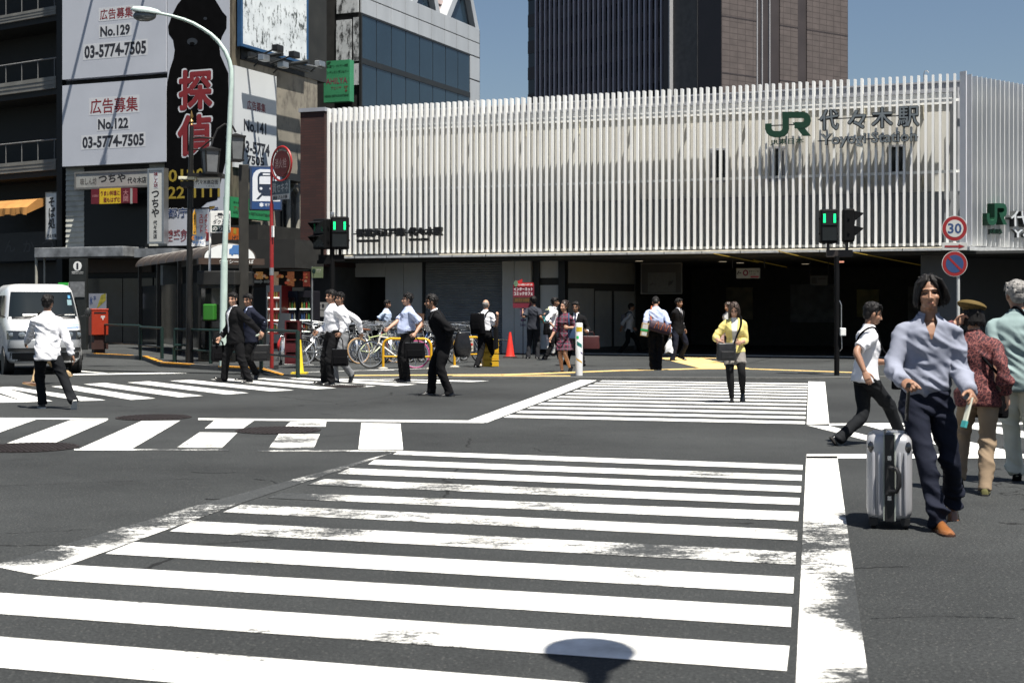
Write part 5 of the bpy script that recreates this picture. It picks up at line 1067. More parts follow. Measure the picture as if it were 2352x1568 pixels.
# bollard
t = thing('bollard', 'white bollard covered in stickers on the kerb', 'bollard', G(1330, 862, .03), 0)
MB().lathe([(.078, 0), (.078, 1.10), (.07, 1.115), (.0, 1.12)], 24).build('post', mat_peel('bollard_white', (.72, .72, .72), (.12, .12, .12), 6, .30, .36, (1, 1, .35)), t, smooth=True)
for z0, z1, a0, a1, c in ((.93, 1.03, -.9, .9, (.65, .45, .02)), (.78, .84, -.9, -.1, (.03, .6, .15)), (.62, .70, -.6, .8, (.02, .16, .14)), (.30, .335, -.9, .8, (.62, .36, .04)), (.50, .53, .4, 1.1, (.09, .05, .2))):
    n = 8; rs = [[V3((.0795 * math.sin(a0 + (a1 - a0) * i / n), -.0795 * math.cos(a0 + (a1 - a0) * i / n), z - .05 * (a0 + (a1 - a0) * i / n) * (.0 if z0 > .7 else 1)))for i in range(n + 1)] for z in (z0, z1)]
    MB().rings(rs, False, 0, False).build('sticker', M('sticker_%d' % int(z0 * 100), c, .5, var=.15, vs=30), t)
MB().add([(.0 + .081 * math.sin(q), -.081 * math.cos(q), z) for q, z in ((-.3, .94), (.1, .94), (.4, 1.0), (.0, 1.0))], [(0, 1, 2, 3)]).build('sticker', INK, t)
# cone and bar, yellow box, yellow hoops
t = thing('traffic_cone', 'red traffic cone beside the roller shutter', 'cone', G(1171.5, 820, .03), 0); a = MB(); a.lathe([(.14, .03), (.125, .06), (.035, .70), (.03, .72), (.0, .72)], 20); a.build('cone_body', M('cone_red', (.62, .03, .02), .45, var=.1), t, smooth=True); MB().box(-.2, .2, -.2, .2, 0, .03).build('cone_base', M('cone_base_dark', (.06, .012, .01), .6), t, bevel=.01)
p0, p1 = W(1105, 778, 41.4), W(1168, 781, 41.6); t = thing('cone_bar', 'black and yellow bar reaching from the red cone to the yellow boxes', 'bar', p0, 0); q = p1 - p0
a = MB(); a.tube([(0, 0, 0), q], .018, 8, 0); a.tube([q * .35, q * .55], .0215, 8, 1); a.tube([q * .0, q * .12], .0215, 8, 1); a.build('bar', [BLACK, M('bar_yellow', (.65, .5, .02), .5)], t)
BX = M('crate_yellow', (.62, .36, .015), .5, var=.12); g = G(1122, 845, .03)
for k in range(4):
    hb = .17 if k < 3 else .13; t = thing('storage_box', ('bottom yellow storage box of the stack behind the man with the backpack', 'second yellow storage box from the ground in the stack behind the backpack man', 'third yellow storage box from the ground in the stack behind the backpack man', 'topmost yellow storage box of the stack behind the backpack man')[k], 'box', (g.x + .05, g.y + .75, .03 + k * .175), R(8), 'yellow storage boxes')
    MB().box(-.19, .19, 0, .3, 0, hb - .02).build('box_body', BX, t, bevel=.012); MB().box(-.2, .2, -.01, .31, hb - .019, hb).build('lid', BX, t, bevel=.006); MB().box(-.03, .03, -.012, -.001, .06, .09).build('latch', INK, t)
YB = M('hoop_yellow', (.62, .33, .01), .35, var=.1, coat=.3)
def hoop(lbl, px0, py0, px1, py1, notice=False):
    p, q = G(px0, py0, .03), G(px1, py1, .03); t = thing('bike_barrier', lbl, 'barrier', p, math.atan2(q.y - p.y, q.x - p.x), 'yellow bicycle barriers'); L = (q - p).length; h = .70
    a = MB(); rr_ = .18; arc = lambda cx_, a0, a1: [(cx_ + rr_ * math.cos(x), 0, h - rr_ + rr_ * math.sin(x)) for x in [a0 + (a1 - a0) * i / 7 for i in range(8)]]
    a.tube([(0, 0, -.02)] + arc(rr_, math.pi, math.pi / 2) + arc(L - rr_, math.pi / 2, 0) + [(L, 0, -.02)], .032, 12); a.tube([(.0, 0, .28), (L, 0, .28)], .022, 10); a.build('hoop', YB, t, smooth=True)
    for x in (0, L): MB().lathe([(.12, 0), (.10, .02), (.04, .035)], 14, c=(x, 0, 0)).build('foot', M('foot_concrete', (.36, .33, .28), .8), t)
    if notice: n_ = thing('paper_notice', 'paper notice with red print tied to the right yellow barrier', 'notice', p + V3(((q - p).x * .62, (q - p).y * .62 - .04, .36)), t.rotation_euler[2]); MB().box(-.09, .11, -.006, .0, 0, .32).build('sheet', M('notice_paper', (.6, .55, .46), .7, var=.1), n_); MB().box(-.07, .09, -.009, -.0065, .14, .2).build('print', BRD, n_); text('駐輪禁止', n_, -.06, .08, .23, .28, -.008, INK, .03); text('放置自転車', n_, -.06, .08, .05, .09, -.008, INK, .02)
hoop('yellow tubular barrier under the white bicycle frame', 880, 846, 990, 846.5); hoop('yellow tubular barrier with a paper notice, beside the yellow boxes', 1044, 842, 1102, 839, True)
# lantern post outside the frame, shaped to throw its shadow on the nearest stripes
sg = G(1352, 1497); hL = 4.6; P = sg + SUN * (hL / SUN.z); t = thing('lantern_post', 'post with a rounded lantern head whose shadow falls on the nearest stripe', 'lamp post', (P.x + .0, P.y - 2.2, 0), 0)
a = MB(); a.ell((0, 2.2, hL), .205, .26, .13, 24, 12); a.build('lantern', DKMETAL, t, smooth=True)
a = MB(); a.rings([[V3((r_ * math.cos(q), 2.2 + y_, hL - .06 + r_ * .35 * math.sin(q))) for q in [2 * math.pi * i / 16 for i in range(16)]] for r_, y_ in ((.195, -.02), (.16, -.14), (.10, -.25), (.058, -.32), (.045, -.45))]); a.tube([(0, 1.8, hL - .06), (-.10, 1.2, hL - .06), (-.17, .0, hL - .06)], .045, 10); a.build('arm', DKMETAL, t, smooth=True); MB().tube([(-.17, 0, 0), (-.17, 0, hL - .03)], .05, 10).build('pole', DKMETAL, t)
# ------------------------------------------------------------------ people
UP = V3((0, 0, 1))
SKIN = M('skin', (.27, .146, .094), .5, var=.12, vs=9, sub=.08, spec=.35); SKINL = M('skin_pale', (.42, .24, .165), .5, var=.08, vs=9, sub=.08, spec=.35)
EYE = M('eye_dark', (.02, .014, .012), .3, var=0); BROW = M('brow', (.018, .013, .011), .8, var=0); LIP = M('lips', (.25, .105, .075), .5, var=0)
def cloth(name, col=(.5, .5, .5), rough=.85, var=.1, bump=.12, bs=140, vs=5): return M(name, col, rough, var=var, vs=vs, bump=bump, bs=bs, spec=.1)
HAIRB = M('hair_black', (.008, .007, .007), .62, var=.5, vs=30, bump=.6, bs=60, spec=.22, stretch=(1, 1, .25)); HAIRN = M('hair_brown', (.035, .02, .013), .45, var=.5, vs=30, bump=.6, bs=60, stretch=(1, 1, .3)); HAIRG = M('hair_grey', (.22, .21, .2), .6, var=.5, vs=40, bump=.6, bs=70)
WSH = cloth('white_shirt_cloth', (.74, .74, .77)); LBL = cloth('light_blue_shirt', (.42, .48, .66)); BLKC = cloth('black_suit_cloth', (.008, .008, .009), .95); BLKT = cloth('black_trouser_cloth', (.008, .008, .009), .95); NAVYC = cloth('navy_suit_cloth', (.012, .014, .025))
SHB = M('shoe_black', (.010, .010, .010), .25, var=.1, spec=.6); SOLE = M('shoe_sole', (.02, .018, .016), .7, var=0)
def mesh_from(b, name):
    me = bpy.data.meshes.new(name); me.from_pydata([tuple(p) for p in b.v], [], b.f)
    bm = bmesh.new(); bm.from_mesh(me); bmesh.ops.recalc_face_normals(bm, faces=bm.faces); bm.to_mesh(me); bm.free(); return me
def fuse(b, name, vox, smooth=3):
    me = mesh_from(b, name); ob = bpy.data.objects.new(name, me); COL.objects.link(ob)
    r = ob.modifiers.new('r', 'REMESH'); r.mode = 'VOXEL'; r.voxel_size = vox
    s = ob.modifiers.new('s', 'SMOOTH'); s.iterations = smooth; s.factor = .5
    dg = bpy.context.evaluated_depsgraph_get(); out = bpy.data.meshes.new_from_object(ob.evaluated_get(dg))
    bpy.data.objects.remove(ob); bpy.data.meshes.remove(me)
    out.polygons.foreach_set('use_smooth', [True] * len(out.polygons)); out.name = name
    out.materials.clear(); return out
def wrinkle(me, amp, seed, hot=()):
    off = V3((seed * 7.3, seed * 3.1, seed * 1.7)); nv = [v.normal.copy() for v in me.vertices]
    for v, n in zip(me.vertices, nv):
        p = v.co; a = amp
        for c, r, g in hot:
            d = (p - c).length / r
            if d < 1: a += amp * g * (1 - d)
        q = V3((p.x * 6 + p.z * 4.5, p.y * 6 - p.z * 4, p.z * 8 + p.x * 4)) + off
        r_ = (1 - abs(noise.noise(q))) ** 3; r2 = (1 - abs(noise.noise(q * 2.1 + off))) ** 3.5
        g_ = max(.15, min(1.2, .55 + 1.3 * noise.noise(p * 4.5 - off)))
        v.co = p + n * a * g_ * 1.75 * (1.7 * r_ + .6 * r2 - .8)
    bm = bmesh.new(); bm.from_mesh(me)
    for _ in range(3): bmesh.ops.smooth_vert(bm, verts=bm.verts, factor=.5, use_axis_x=True, use_axis_y=True, use_axis_z=True)
    bm.to_mesh(me); bm.free()
def ik(a, b, l1, l2, pole):
    d = b - a; L = d.length
    if L > (l1 + l2) * .998: b = a + d * ((l1 + l2) * .998 / L); d = b - a; L = d.length
    u = d / L; x = (l1 * l1 - l2 * l2 + L * L) / (2 * L); h = math.sqrt(max(0, l1 * l1 - x * x))
    w_ = pole - u * pole.dot(u); w_ = w_.normalized() if w_.length > 1e-5 else u.orthogonal()
    return a + u * x + w_ * h, b
def oval(c, ax, ay, rx, ry, n=18, p=2.3):
    r = []
    for i in range(n):
        t = 2 * math.pi * i / n; ct, st_ = math.cos(t), math.sin(t)
        r.append(c + ax * rx * math.copysign(abs(ct) ** (2 / p), ct) + ay * ry * math.copysign(abs(st_) ** (2 / p), st_))
    return r
def spline(pts, rad, k=4):
    P, Q = [], []
    n = len(pts)
    for i in range(n - 1):
        p0, p1, p2, p3 = pts[max(0, i - 1)], pts[i], pts[i + 1], pts[min(n - 1, i + 2)]
        for j in range(k):
            t = j / k; P.append(.5 * ((2 * p1) + (p2 - p0) * t + (2 * p0 - 5 * p1 + 4 * p2 - p3) * t * t + (3 * p1 - p0 - 3 * p2 + p3) * t ** 3)); Q.append(rad[i] + (rad[i + 1] - rad[i]) * t)
    P.append(pts[-1]); Q.append(rad[-1]); return P, Q
def limb(b, a, j, e, radii, n=12, pre=None):
    # radii at a, 1/2, joint, 1/3, 2/3, end
    pts = [a, a.lerp(j, .5), a.lerp(j, .86), j.lerp(e, .14), j.lerp(e, .42), j.lerp(e, .75), e]
    if pre: pts = [pre] + pts; radii = [radii[0] * .80] + list(radii)
    P, Q = spline(pts, radii, 3); b.tube(P, Q, n)
def hand(b, wrist, d, nrm, side, k, curl, thumb=.6):
    s_ = nrm.cross(d).normalized() * side            # towards the thumb side
    b.rings([oval(wrist + d * (x * k) , s_, nrm, wx * k, wy * k, 12) for x, wx, wy in ((-.02, .026, .020), (.0, .027, .019), (.03, .036, .019), (.06, .041, .017), (.09, .040, .014), (.097, .036, .010))])
    for q, (off, ln, r) in enumerate(((.030, .072, .0088), (.011, .080, .0090), (-.009, .075, .0086), (-.028, .058, .0078))):
        p = wrist + d * (.088 - abs(off) * .2) * k + s_ * off * k; ang = .12; pts = [p - d * .02 * k]; pts.append(p.copy())
        for seg, f_ in enumerate((.45, .32, .23)):
            ang += curl * (.55, 1.0, .7)[seg] * (1 + .12 * q)
            p = p + (d * math.cos(ang) + nrm * math.sin(ang) + s_ * (off * 1.2) * math.cos(ang)).normalized() * ln * f_ * k; pts.append(p.copy())
        b.tube(pts, [r * k * m_ for m_ in (1.05, 1.05, 1., .93, .75)], 8)
    p = wrist + d * .028 * k + s_ * .026 * k; pts = [p.copy()]
    for st_, ln in ((1.0, .04), (.55, .032), (.2, .024)):
        p = p + (d * (1.1 - st_ * .4) + s_ * st_ * .8 * (1 - curl * .4) + nrm * (.25 + curl * thumb)).normalized() * ln * k; pts.append(p.copy())
    b.tube(pts, [.014 * k, .0125 * k, .011 * k, .0085 * k], 8)
def person(label, px, py, h=1.70, yaw=0., lean=3., twist=0., side=0., head=(0, 0, 0), hip=None, drop=.0, feet=(None, None), hands=(None, None), curls=(.35, .35), skin=SKIN, hair=('short', HAIRB), vox=.0085,
           top=('shirt', WSH, 'long', True), jacket=None, open_=.07, bottom=('trousers', BLKT), shoes=(SHB, SOLE), tie=None, glasses=False, fem=False, belly=0., build=1., seed=1, gz=0., palms=(None, None), vneck=False, sit=False, elbows=(None, None), wr=1.):
    base = G(px, py, gz); Y0 = base.y; k = h / 1.72
    def at(q, dY=0.): return W(q[0], q[1], Y0 + dY) - base
    f = V3((math.sin(R(yaw)), -math.cos(R(yaw)), 0)); l = V3((-f.y, f.x, 0))
    P = V3((0, 0, .525 * h - drop))
    if hip: P.x = at((hip, 0)).x
    # feet: under-ankle point on the sole
    ft = []
    for i, q in enumerate(feet):
        sg = 1 if i == 0 else -1
        if q is None: a = P * 1.; a.z = 0; a += l * sg * .09 * k; pit = 0; fy = None
        else:
            x, y, dY, pit = q[:4]; fy = q[4] if len(q) > 4 else None
            a = (G(x, y, gz) - base) if dY is None else at((x, y), dY)
        fd = f if fy is None else V3((math.sin(R(fy)), -math.cos(R(fy)), 0)); fl = V3((-fd.y, fd.x, 0))
        rot = Matrix.Rotation(R(pit), 3, fl)           # positive lifts the heel
        ft.append((a, a + rot @ V3((0, 0, .078 * k)), rot @ fd, rot @ UP, fl))
    if hip is None and any(feet):
        P.x = (ft[0][0].x + ft[1][0].x) / 2; P.y = (ft[0][0].y + ft[1][0].y) / 2
        P.x, P.y = (0 if hip is None else P.x), P.y
        P.x = (ft[0][0].x + ft[1][0].x) / 2
    elif hip is not None:
        P.y = (ft[0][0].y + ft[1][0].y) / 2
    T1, T2 = .245 * h, .238 * h
    for _ in range(40):
        if all(((P + l * sg * .05 * h - UP * .01 * h) - q[1]).length < (T1 + T2) * .997 for sg, q in zip((1, -1), ft)): break
        P.z -= .006
    s = (UP * math.cos(R(lean)) + f * math.sin(R(lean))) + l * math.tan(R(side)); s.normalize()
    f2 = (Matrix.Rotation(R(twist), 3, 'Z') @ f); l2 = V3((-f2.y, f2.x, 0)); fs = (f2 - s * f2.dot(s)).normalized(); ls = s.cross(fs) * -1; ls = fs.cross(s) * -1 if ls.dot(l2) < 0 else ls
    if ls.dot(l2) < 0: ls = -ls
    flp = (f - s * f.dot(s)).normalized(); llp = l
    wsc = (.88 if fem else 1.) * build
    shc = P + s * .287 * h; N = P + s * .318 * h
    hyaw, hpit, hrol = head
    hf = Matrix.Rotation(R(hyaw), 3, 'Z') @ f2; hl = V3((-hf.y, hf.x, 0)); rp = Matrix.Rotation(R(hpit), 3, hl); hu = rp @ UP; hf = rp @ hf
    rr = Matrix.Rotation(R(hrol), 3, hf); hu = rr @ hu; hl = rr @ hl
    Hc = N + (s * .55 + hu * .45).normalized() * .074 * h + hf * .014 * h + hu * .012 * h
    HL = lambda x, y, z: Hc + (hl * x + hf * y + hu * z) * k
    hm = Matrix((hl, hf, hu)).transposed()
    sh_, el_, wr_, hd_ = [], [], [], []
    for i, sg in ((0, 1), (1, -1)):
        S_ = shc + ls * sg * .100 * h * wsc - s * .034 * h; q = hands[i]
        if q is None: tgt = S_ + l2 * sg * .035 * h - UP * .345 * h + f2 * .05 * h
        else: tgt = at((q[0], q[1]), q[2])
        pole = -f2 * .7 + l2 * sg * .25 - UP * .7 if elbows[i] is None else V3(elbows[i])
        e, t = ik(S_, tgt, .166 * h, .148 * h + .045 * h, pole); fd = (t - e).normalized(); w_ = e + fd * .148 * h
        sh_.append(S_); el_.append(e); wr_.append(w_); hd_.append(fd)
    hp_, kn_ = [], []
    for i, sg in ((0, 1), (1, -1)):
        hj = P + l * sg * .05 * h - UP * .01 * h; kn, an = ik(hj, ft[i][1], T1, T2, f + l * sg * .08 + (UP * .6 if sit else UP * 0)); hp_.append(hj); kn_.append((kn, an))
    def torso(b, lst, ex=0., bx=None):
        rs = []
        for t, rx, ry, fo in lst:
            wgt = max(0, min(1, t / .25)); ax = (llp * (1 - wgt) + ls * wgt).normalized(); ay = (flp * (1 - wgt) + fs * wgt).normalized()
            c = P + s * t * h + ay * fo * k
            if t < 0: c = P + UP * t * h + ay * fo * k
            rs.append(oval(c, ax, ay, (rx + ex) * k * (wsc if t > .05 else build), (ry + ex) * k * build, 20))
        b.rings(rs)
    bl = belly
    wa = .86 if fem else 1.
    BODY = [(-.05, .10, .09, 0), (0, .158, .108, 0), (.06, .146 * wa, .10 + bl, bl), (.12, .138 * wa, .098 + bl, bl), (.19, .150, .110, .004), (.25, .160, .105, 0), (.285, .142, .082, -.004), (.303, .085, .062, -.004), (.322, .056, .054, 0)]
    # ---- skin
    b = MB(); torso(b, BODY, -.012)
    b.tube([N - s * .03 * k, N + s * .02 * k, HL(0, -.014, -.055), HL(0, -.012, -.02)], [.060 * k, .056 * k, .052 * k, .05 * k], 14)
    b.ell(HL(0, -.012, .028), .074 * k, .092 * k, .086 * k, 20, 12, rot=hm); b.ell(HL(0, .020, -.032), .060 * k, .066 * k, .076 * k, 18, 12, rot=hm); b.ell(HL(0, .034, -.080), .042 * k, .046 * k, .030 * k, 14, 8, rot=hm)
    b.tube([HL(0, .080, .008), HL(0, .094, -.018), HL(0, .104, -.034), HL(0, .090, -.044)], [.008 * k, .010 * k, .0125 * k, .009 * k], 8)
    for sg in (1, -1):
        b.ell(HL(sg * .012, .090, -.037), .009 * k, .011 * k, .008 * k, 8, 6); b.ell(HL(sg * .076, -.012, -.010), .010 * k, .019 * k, .032 * k, 10, 8, rot=hm); b.ell(HL(sg * .036, .050, -.028), .026 * k, .026 * k, .026 * k, 10, 8)
    b.ell(HL(0, .070, .021), .052 * k, .018 * k, .012 * k, 12, 6, rot=hm); b.ell(HL(0, .074, -.070), .024 * k, .016 * k, .011 * k, 12, 6, rot=hm)
    for i, sg in ((0, 1), (1, -1)):
        q_ = .80 if top[2] == 'long' or jacket else 1.
        limb(b, sh_[i], el_[i], wr_[i], [.038 * k, .040 * k * q_, .039 * k * q_, .041 * k * q_, .040 * k * q_, .032 * k * (.5 + q_ / 2), .026 * k])
        nrm = -l2 * sg + f2 * .15 if palms[i] is None else V3(palms[i]); nrm = (nrm - hd_[i] * nrm.dot(hd_[i])).normalized()
        s2 = nrm.cross(hd_[i]); sd = 1 if s2.dot(f2 + UP * .4) > 0 else -1
        hand(b, wr_[i], hd_[i], nrm, sd, k, curls[i])
        q_ = .78 if bottom[0] == 'trousers' else 1.
        limb(b, hp_[i], kn_[i][0], kn_[i][1], [.074 * k * q_, .073 * k * q_, .056 * k * q_, .054 * k * q_, .052 * k * q_, .040 * k * q_, .036 * k * q_])
        b.ell(kn_[i][1] + ft[i][2] * .04 * k - ft[i][3] * .042 * k, .026 * k, .06 * k, .022 * k, 10, 6, rot=Matrix((ft[i][4], ft[i][2], ft[i][3])).transposed())
    me = fuse(b, 'person', vox, 3)
    for m_ in (skin, EYE, BROW, LIP): me.materials.append(m_)
    hi = hm.transposed(); mi = [0] * len(me.polygons)
    for v in me.vertices:
        q = hi @ (v.co - Hc) / k
        if q.y > .045 and abs(q.z) < .05:
            for sg in (1, -1):
                d2 = ((q.x - sg * .031) / .017) ** 2 + ((q.z - .001) / .011) ** 2; v.co -= hf * .0085 * k * math.exp(-d2)
    for p in me.polygons:
        q = hi @ (p.center - Hc) / k
        if q.y > .04 and q.length < .15:
            ax = abs(q.x)
            if ((ax - .031) / .0150) ** 2 + ((q.z - .001) / .0052) ** 2 < 1: mi[p.index] = 1
            elif .013 < ax < .050 and abs(q.z - .021 + (ax - .03) ** 2 * 9) < .0046: mi[p.index] = 2
            elif (q.x / .023) ** 2 + ((q.z + .0705) / .0065) ** 2 < 1 and q.y > .06: mi[p.index] = 3
    me.polygons.foreach_set('material_index', mi)
    o = link('person', me, None, loc=base); MW[o.name] = Matrix.Translation(base); tag(o, label, 'person')
    cvox = max(.009, vox * 1.15)
    def add(me, name, mats):
        for m_ in (mats if isinstance(mats, (list, tuple)) else [mats]): me.materials.append(m_)
        return link(name, me, o)
    kn = [x[0] for x in kn_]; an = [x[1] for x in kn_]
    # ---- lower clothing
    kind, bm_ = bottom[0], bottom[1]
    if kind in ('trousers', 'shorts'):
        fit = bottom[2] if len(bottom) > 2 else 1.; b = MB(); torso(b, [(-.055, .125, .112, 0), (-.02, .168, .122, 0), (0.0, .169, .121, 0), (.03, .160, .113 + bl * .6, bl * .6), (.052, .156 * wa, .110 + bl * .8, bl * .8)])
        for i in (0, 1):
            if kind == 'shorts': e = hp_[i].lerp(kn[i], .62); b.tube([hp_[i], hp_[i].lerp(e, .5), e], [.098 * k, .100 * k, .102 * k], 14)
            else:
                e = an[i].lerp(kn[i], bottom[3] if len(bottom) > 3 else .0) - ft[i][3] * .038 * k
                limb(b, hp_[i], kn[i], e, [.097 * k, .090 * k * fit, .073 * k * fit, .072 * k * fit, .068 * k * fit, .064 * k * fit, .068 * k * fit], 14)
        me = fuse(b, 'trousers', cvox, 3); wrinkle(me, .0045 * k * wr, seed, [(q, .16 * k, 1.6) for q in kn] + [(q, .22 * k, 1.9) for q in an] + [(P, .2 * k, .9)]); add(me, kind, bm_)
    if kind == 'skirt' or top[0] == 'dress':
        b = MB(); m_ = bm_ if kind == 'skirt' else top[1]
        torso(b, [(-.2 if top[0] == 'dress' else -.18, .225, .20, .01), (-.13, .205, .175, .01), (-.05, .175, .13, 0), (.0, .164, .115, 0), (.06, .15 * wa, .11, 0)])
        me = fuse(b, 'skirt', cvox, 3); wrinkle(me, .009 * k, seed + 3); add(me, 'skirt', m_)
    if len(bottom) > 4 and bottom[4]:
        b = MB()
        for i in (0, 1): limb(b, hp_[i], kn[i], an[i], [.092 * k, .086 * k, .067 * k, .065 * k, .064 * k, .047 * k, .042 * k], 12)
        add(fuse(b, 'tights', cvox, 3), 'tights', bottom[4])
    # ---- upper clothing
    def upper(name, mat, ex, hem, slv, tuck, amp, cut=None):
        b = MB()
        if tuck: lst = [(.025, .150 * wa, .104 + bl, bl), (.045, .158 * wa, .116 + bl, bl + .004), (.085, .156 * wa, .116 + bl, bl + .004)]
        else: lst = [(hem, .176, .130 + bl * .7, bl * .7), (hem + .012, .176, .132 + bl * .7, bl * .7), (0, .172, .126 + bl * .8, bl * .8), (.06, .160 * wa, .114 + bl, bl)]
        lst += [(.12, .152 * wa, .110 + bl, bl), (.19, .164, .122, .004), (.25, .168, .116, 0), (.28, .150, .094, -.004), (.300, .104, .074, -.004), (.322, .066, .064, 0)]
        if fem: lst = [(t, rx, ry + (.016 if .16 < t < .22 else 0), fo + (.012 if .16 < t < .22 else 0)) for t, rx, ry, fo in lst]
        torso(b, lst, ex)
        for i in (0, 1):
            S_, E_, W_ = sh_[i], el_[i], wr_[i]; x = ex * .8
            if slv == 'short': e = S_.lerp(E_, .80); b.tube(*spline([S_.lerp(N - s * .03 * h, .5), S_, S_.lerp(E_, .4), e], [.044 * k, (.055 + x) * k, (.060 + x) * k, (.065 + x) * k], 4), 14)
            elif slv == 'none': pass
            else:
                t_end = {'long': .985, 'jacket': .93, 'rolled': .55, 'threeq': .38}[slv]; e = E_.lerp(W_, t_end)
                rad = [(.054 + x) * k, (.056 + x) * k, (.051 + x) * k, (.052 + x) * k, (.049 + x) * k, (.044 + x) * k, (.041 + x) * k]
                if slv in ('rolled', 'threeq'): rad[-1] = .050 * k; rad[-2] = .052 * k
                limb(b, S_, E_, e, rad, 14, S_.lerp(N - s * .03 * h, .5))
                if slv == 'long': b.tube([e - (W_ - E_).normalized() * .055 * k, e], [.043 * k, .041 * k], 12)
        me = fuse(b, name, cvox, 6)
        wrinkle(me, amp * wr, seed + len(name), [(q, .17 * k, 1.9) for q in el_] + [(P + s * .07 * h, .17 * k, 1.3 if tuck else .4)] + [(q.lerp(e_, .6), .12 * k, 1.2) for q, e_ in zip(el_, wr_)])
        if cut:
            bm = bmesh.new(); bm.from_mesh(me); rm = []
            lo, wd, xo = cut
            for fc in bm.faces:
                q = fc.calc_center_median() - P; t = q.dot(s) / h; x = q.dot(ls) / k - xo; y = q.dot(fs)
                if y > .02 and t > lo and abs(x) < wd * min(1, (t - lo) / (.30 - lo)) + .004 and (q.dot(ls) / k) ** 2 < .02: rm.append(fc)
            bmesh.ops.delete(bm, geom=rm, context='FACES')
            for v in bm.verts:
                if v.is_boundary:
                    q = v.co - P; t = q.dot(s) / h; x = q.dot(ls) / k - xo; tw = wd * max(0, min(1, (t - lo) / (.30 - lo))) + .004
                    if q.dot(fs) > .02 and t < .33 and abs(abs(x) - tw) < .02: v.co += ls * (math.copysign(tw, x) - x) * k
            bm.to_mesh(me); bm.free()
        return add(me, name, mat), me
    tk, tm = top[0], top[1]
    so_, sm = upper({'dress': 'dress', 'tee': 't_shirt', 'cardigan': 'blouse'}.get(tk, tk), tm, -.004 if tk == 'cardigan' else 0.002 if jacket else .006, top[4] if len(top) > 4 else -.055, 'short' if tk == 'cardigan' else top[2], top[3], .001 if tk == 'cardigan' else .003 if jacket else .006, (.232, .040, 0) if vneck else None)
    if tk in ('shirt', 'polo'):
        cb = MB(); n = 22; gap = .5 if vneck else .28; rs = [[], [], []]
        for i in range(n + 1):
            t = gap + (2 * math.pi - 2 * gap) * i / n; dr = fs * math.cos(t) + ls * math.sin(t); sag = .018 * max(0, math.cos(t)) ** 2
            fl = .03 * max(0, math.cos(t)) ** 4
            rs[0].append(N + dr * (.079 + fl) * k - s * (.022 + sag + fl * .6) * k); rs[1].append(N + dr * .066 * k + s * (.030 - sag) * k); rs[2].append(N + dr * .059 * k + s * (.026 - sag) * k)
        cb.rings(rs, False, 0, False); cb.build('collar', tm, o, smooth=True)
    tree = BVHTree.FromPolygons([v.co for v in sm.vertices], [p.vertices for p in sm.polygons])
    def drape(ts, wd, mat, name, off=.004, xo=0., parent=o, tr=None):
        P_ = []
        for t, x in ts:
            oc = P + s * t * h + ls * x * k; hit_ = (tr or tree).ray_cast(oc + fs * .6, -fs, .9)
            if hit_[0] is not None: P_.append(hit_[0] + fs * off)
        if len(P_) < 2: return
        b = MB(); rs = [[p - ls * wd(i / (len(P_) - 1)) * k, p - fs * 0 + ls * wd(i / (len(P_) - 1)) * k, p + ls * wd(i / (len(P_) - 1)) * k + fs * .003, p - ls * wd(i / (len(P_) - 1)) * k + fs * .003] for i, p in enumerate(P_)]
        b.rings(rs); return b.build(name, mat, parent, smooth=False)
    if tie: drape([(.315 - .235 * i / 14, 0) for i in range(15)], lambda u_: .014 + .022 * u_ if u_ > .08 else .020, tie, 'tie', .006)
    elif tk == 'shirt' and not vneck: drape([(.30 - .26 * i / 16, 0) for i in range(17)], lambda u_: .013, tm, 'placket', .001)
    if jacket:
        jo, jm = upper('jacket', jacket, .016, -.085, 'jacket', False, .0055, (open_ if isinstance(open_, tuple) else (.09, open_, 0)))
        tj = BVHTree.FromPolygons([v.co for v in jm.vertices], [p.vertices for p in jm.polygons])
        wd = open_[1] if isinstance(open_, tuple) else open_
        lo = open_[0] if isinstance(open_, tuple) else .09
        for sg in (1, -1): drape([(.305 - (.305 - max(lo, .1)) * i / 12, sg * (wd * (1 - i / 12.) + .026)) for i in range(13)], lambda u_: .026 * (1 - abs(u_ - .45)) + .004, jacket, 'lapel', .004, tr=tj)
    if tk == 'cardigan':
        upper('cardigan', top[5], .017, -.03, top[2], False, .004, (-.2, .055, .0))
    if kind == 'trousers' and top[3]:
        b = MB(); 
        if True:
            ax, ay = llp, flp; rs = [oval(P + s * t * h + ay * bl * .9 * k, ax, ay, (.160 * wa + e_) * k * build, (.113 + bl * .85 + e_) * k * build, 24) for t, e_ in ((.035, .004), (.037, .006), (.054, .006), (.056, .002))]
            b.rings(rs, False); b.build('belt', BLACK, o, smooth=True)
    # ---- shoes
    for i in (0, 1):
        a, _, fd, fu, fl = ft[i]; b = MB(); rs = []
        for y, wx, hh in ((-.072, .022, .045), (-.055, .034, .072), (-.01, .036, .088), (.04, .036, .082), (.09, .043, .058), (.14, .047, .047), (.185, .040, .038), (.205, .022, .026)):
            c = a + fd * y * k; rs.append([c + fl * (wx * k * math.cos(t)) + fu * (hh * k * max(0, math.sin(t)) ** .7 if math.sin(t) > 0 else -.0) for t in [2 * math.pi * q / 14 for q in range(14)]])
        b.rings(rs, True, 0); r2 = []
        for y, wx in ((-.078, .024), (-.055, .037), (.0, .037), (.09, .045), (.14, .049), (.19, .041), (.212, .02)):
            c = a + fd * y * k; r2.append([c + fl * wx * k + fu * .014 * k, c - fl * wx * k + fu * .014 * k, c - fl * wx * k - fu * .004 * k, c + fl * wx * k - fu * .004 * k])
        b.rings(r2, True, 1); b.build('shoe', list(shoes), o, smooth=True, sharp=50)
    # ---- hair
    hs, hmat = hair; rnd = random.Random(seed * 13 + 5); b = MB()
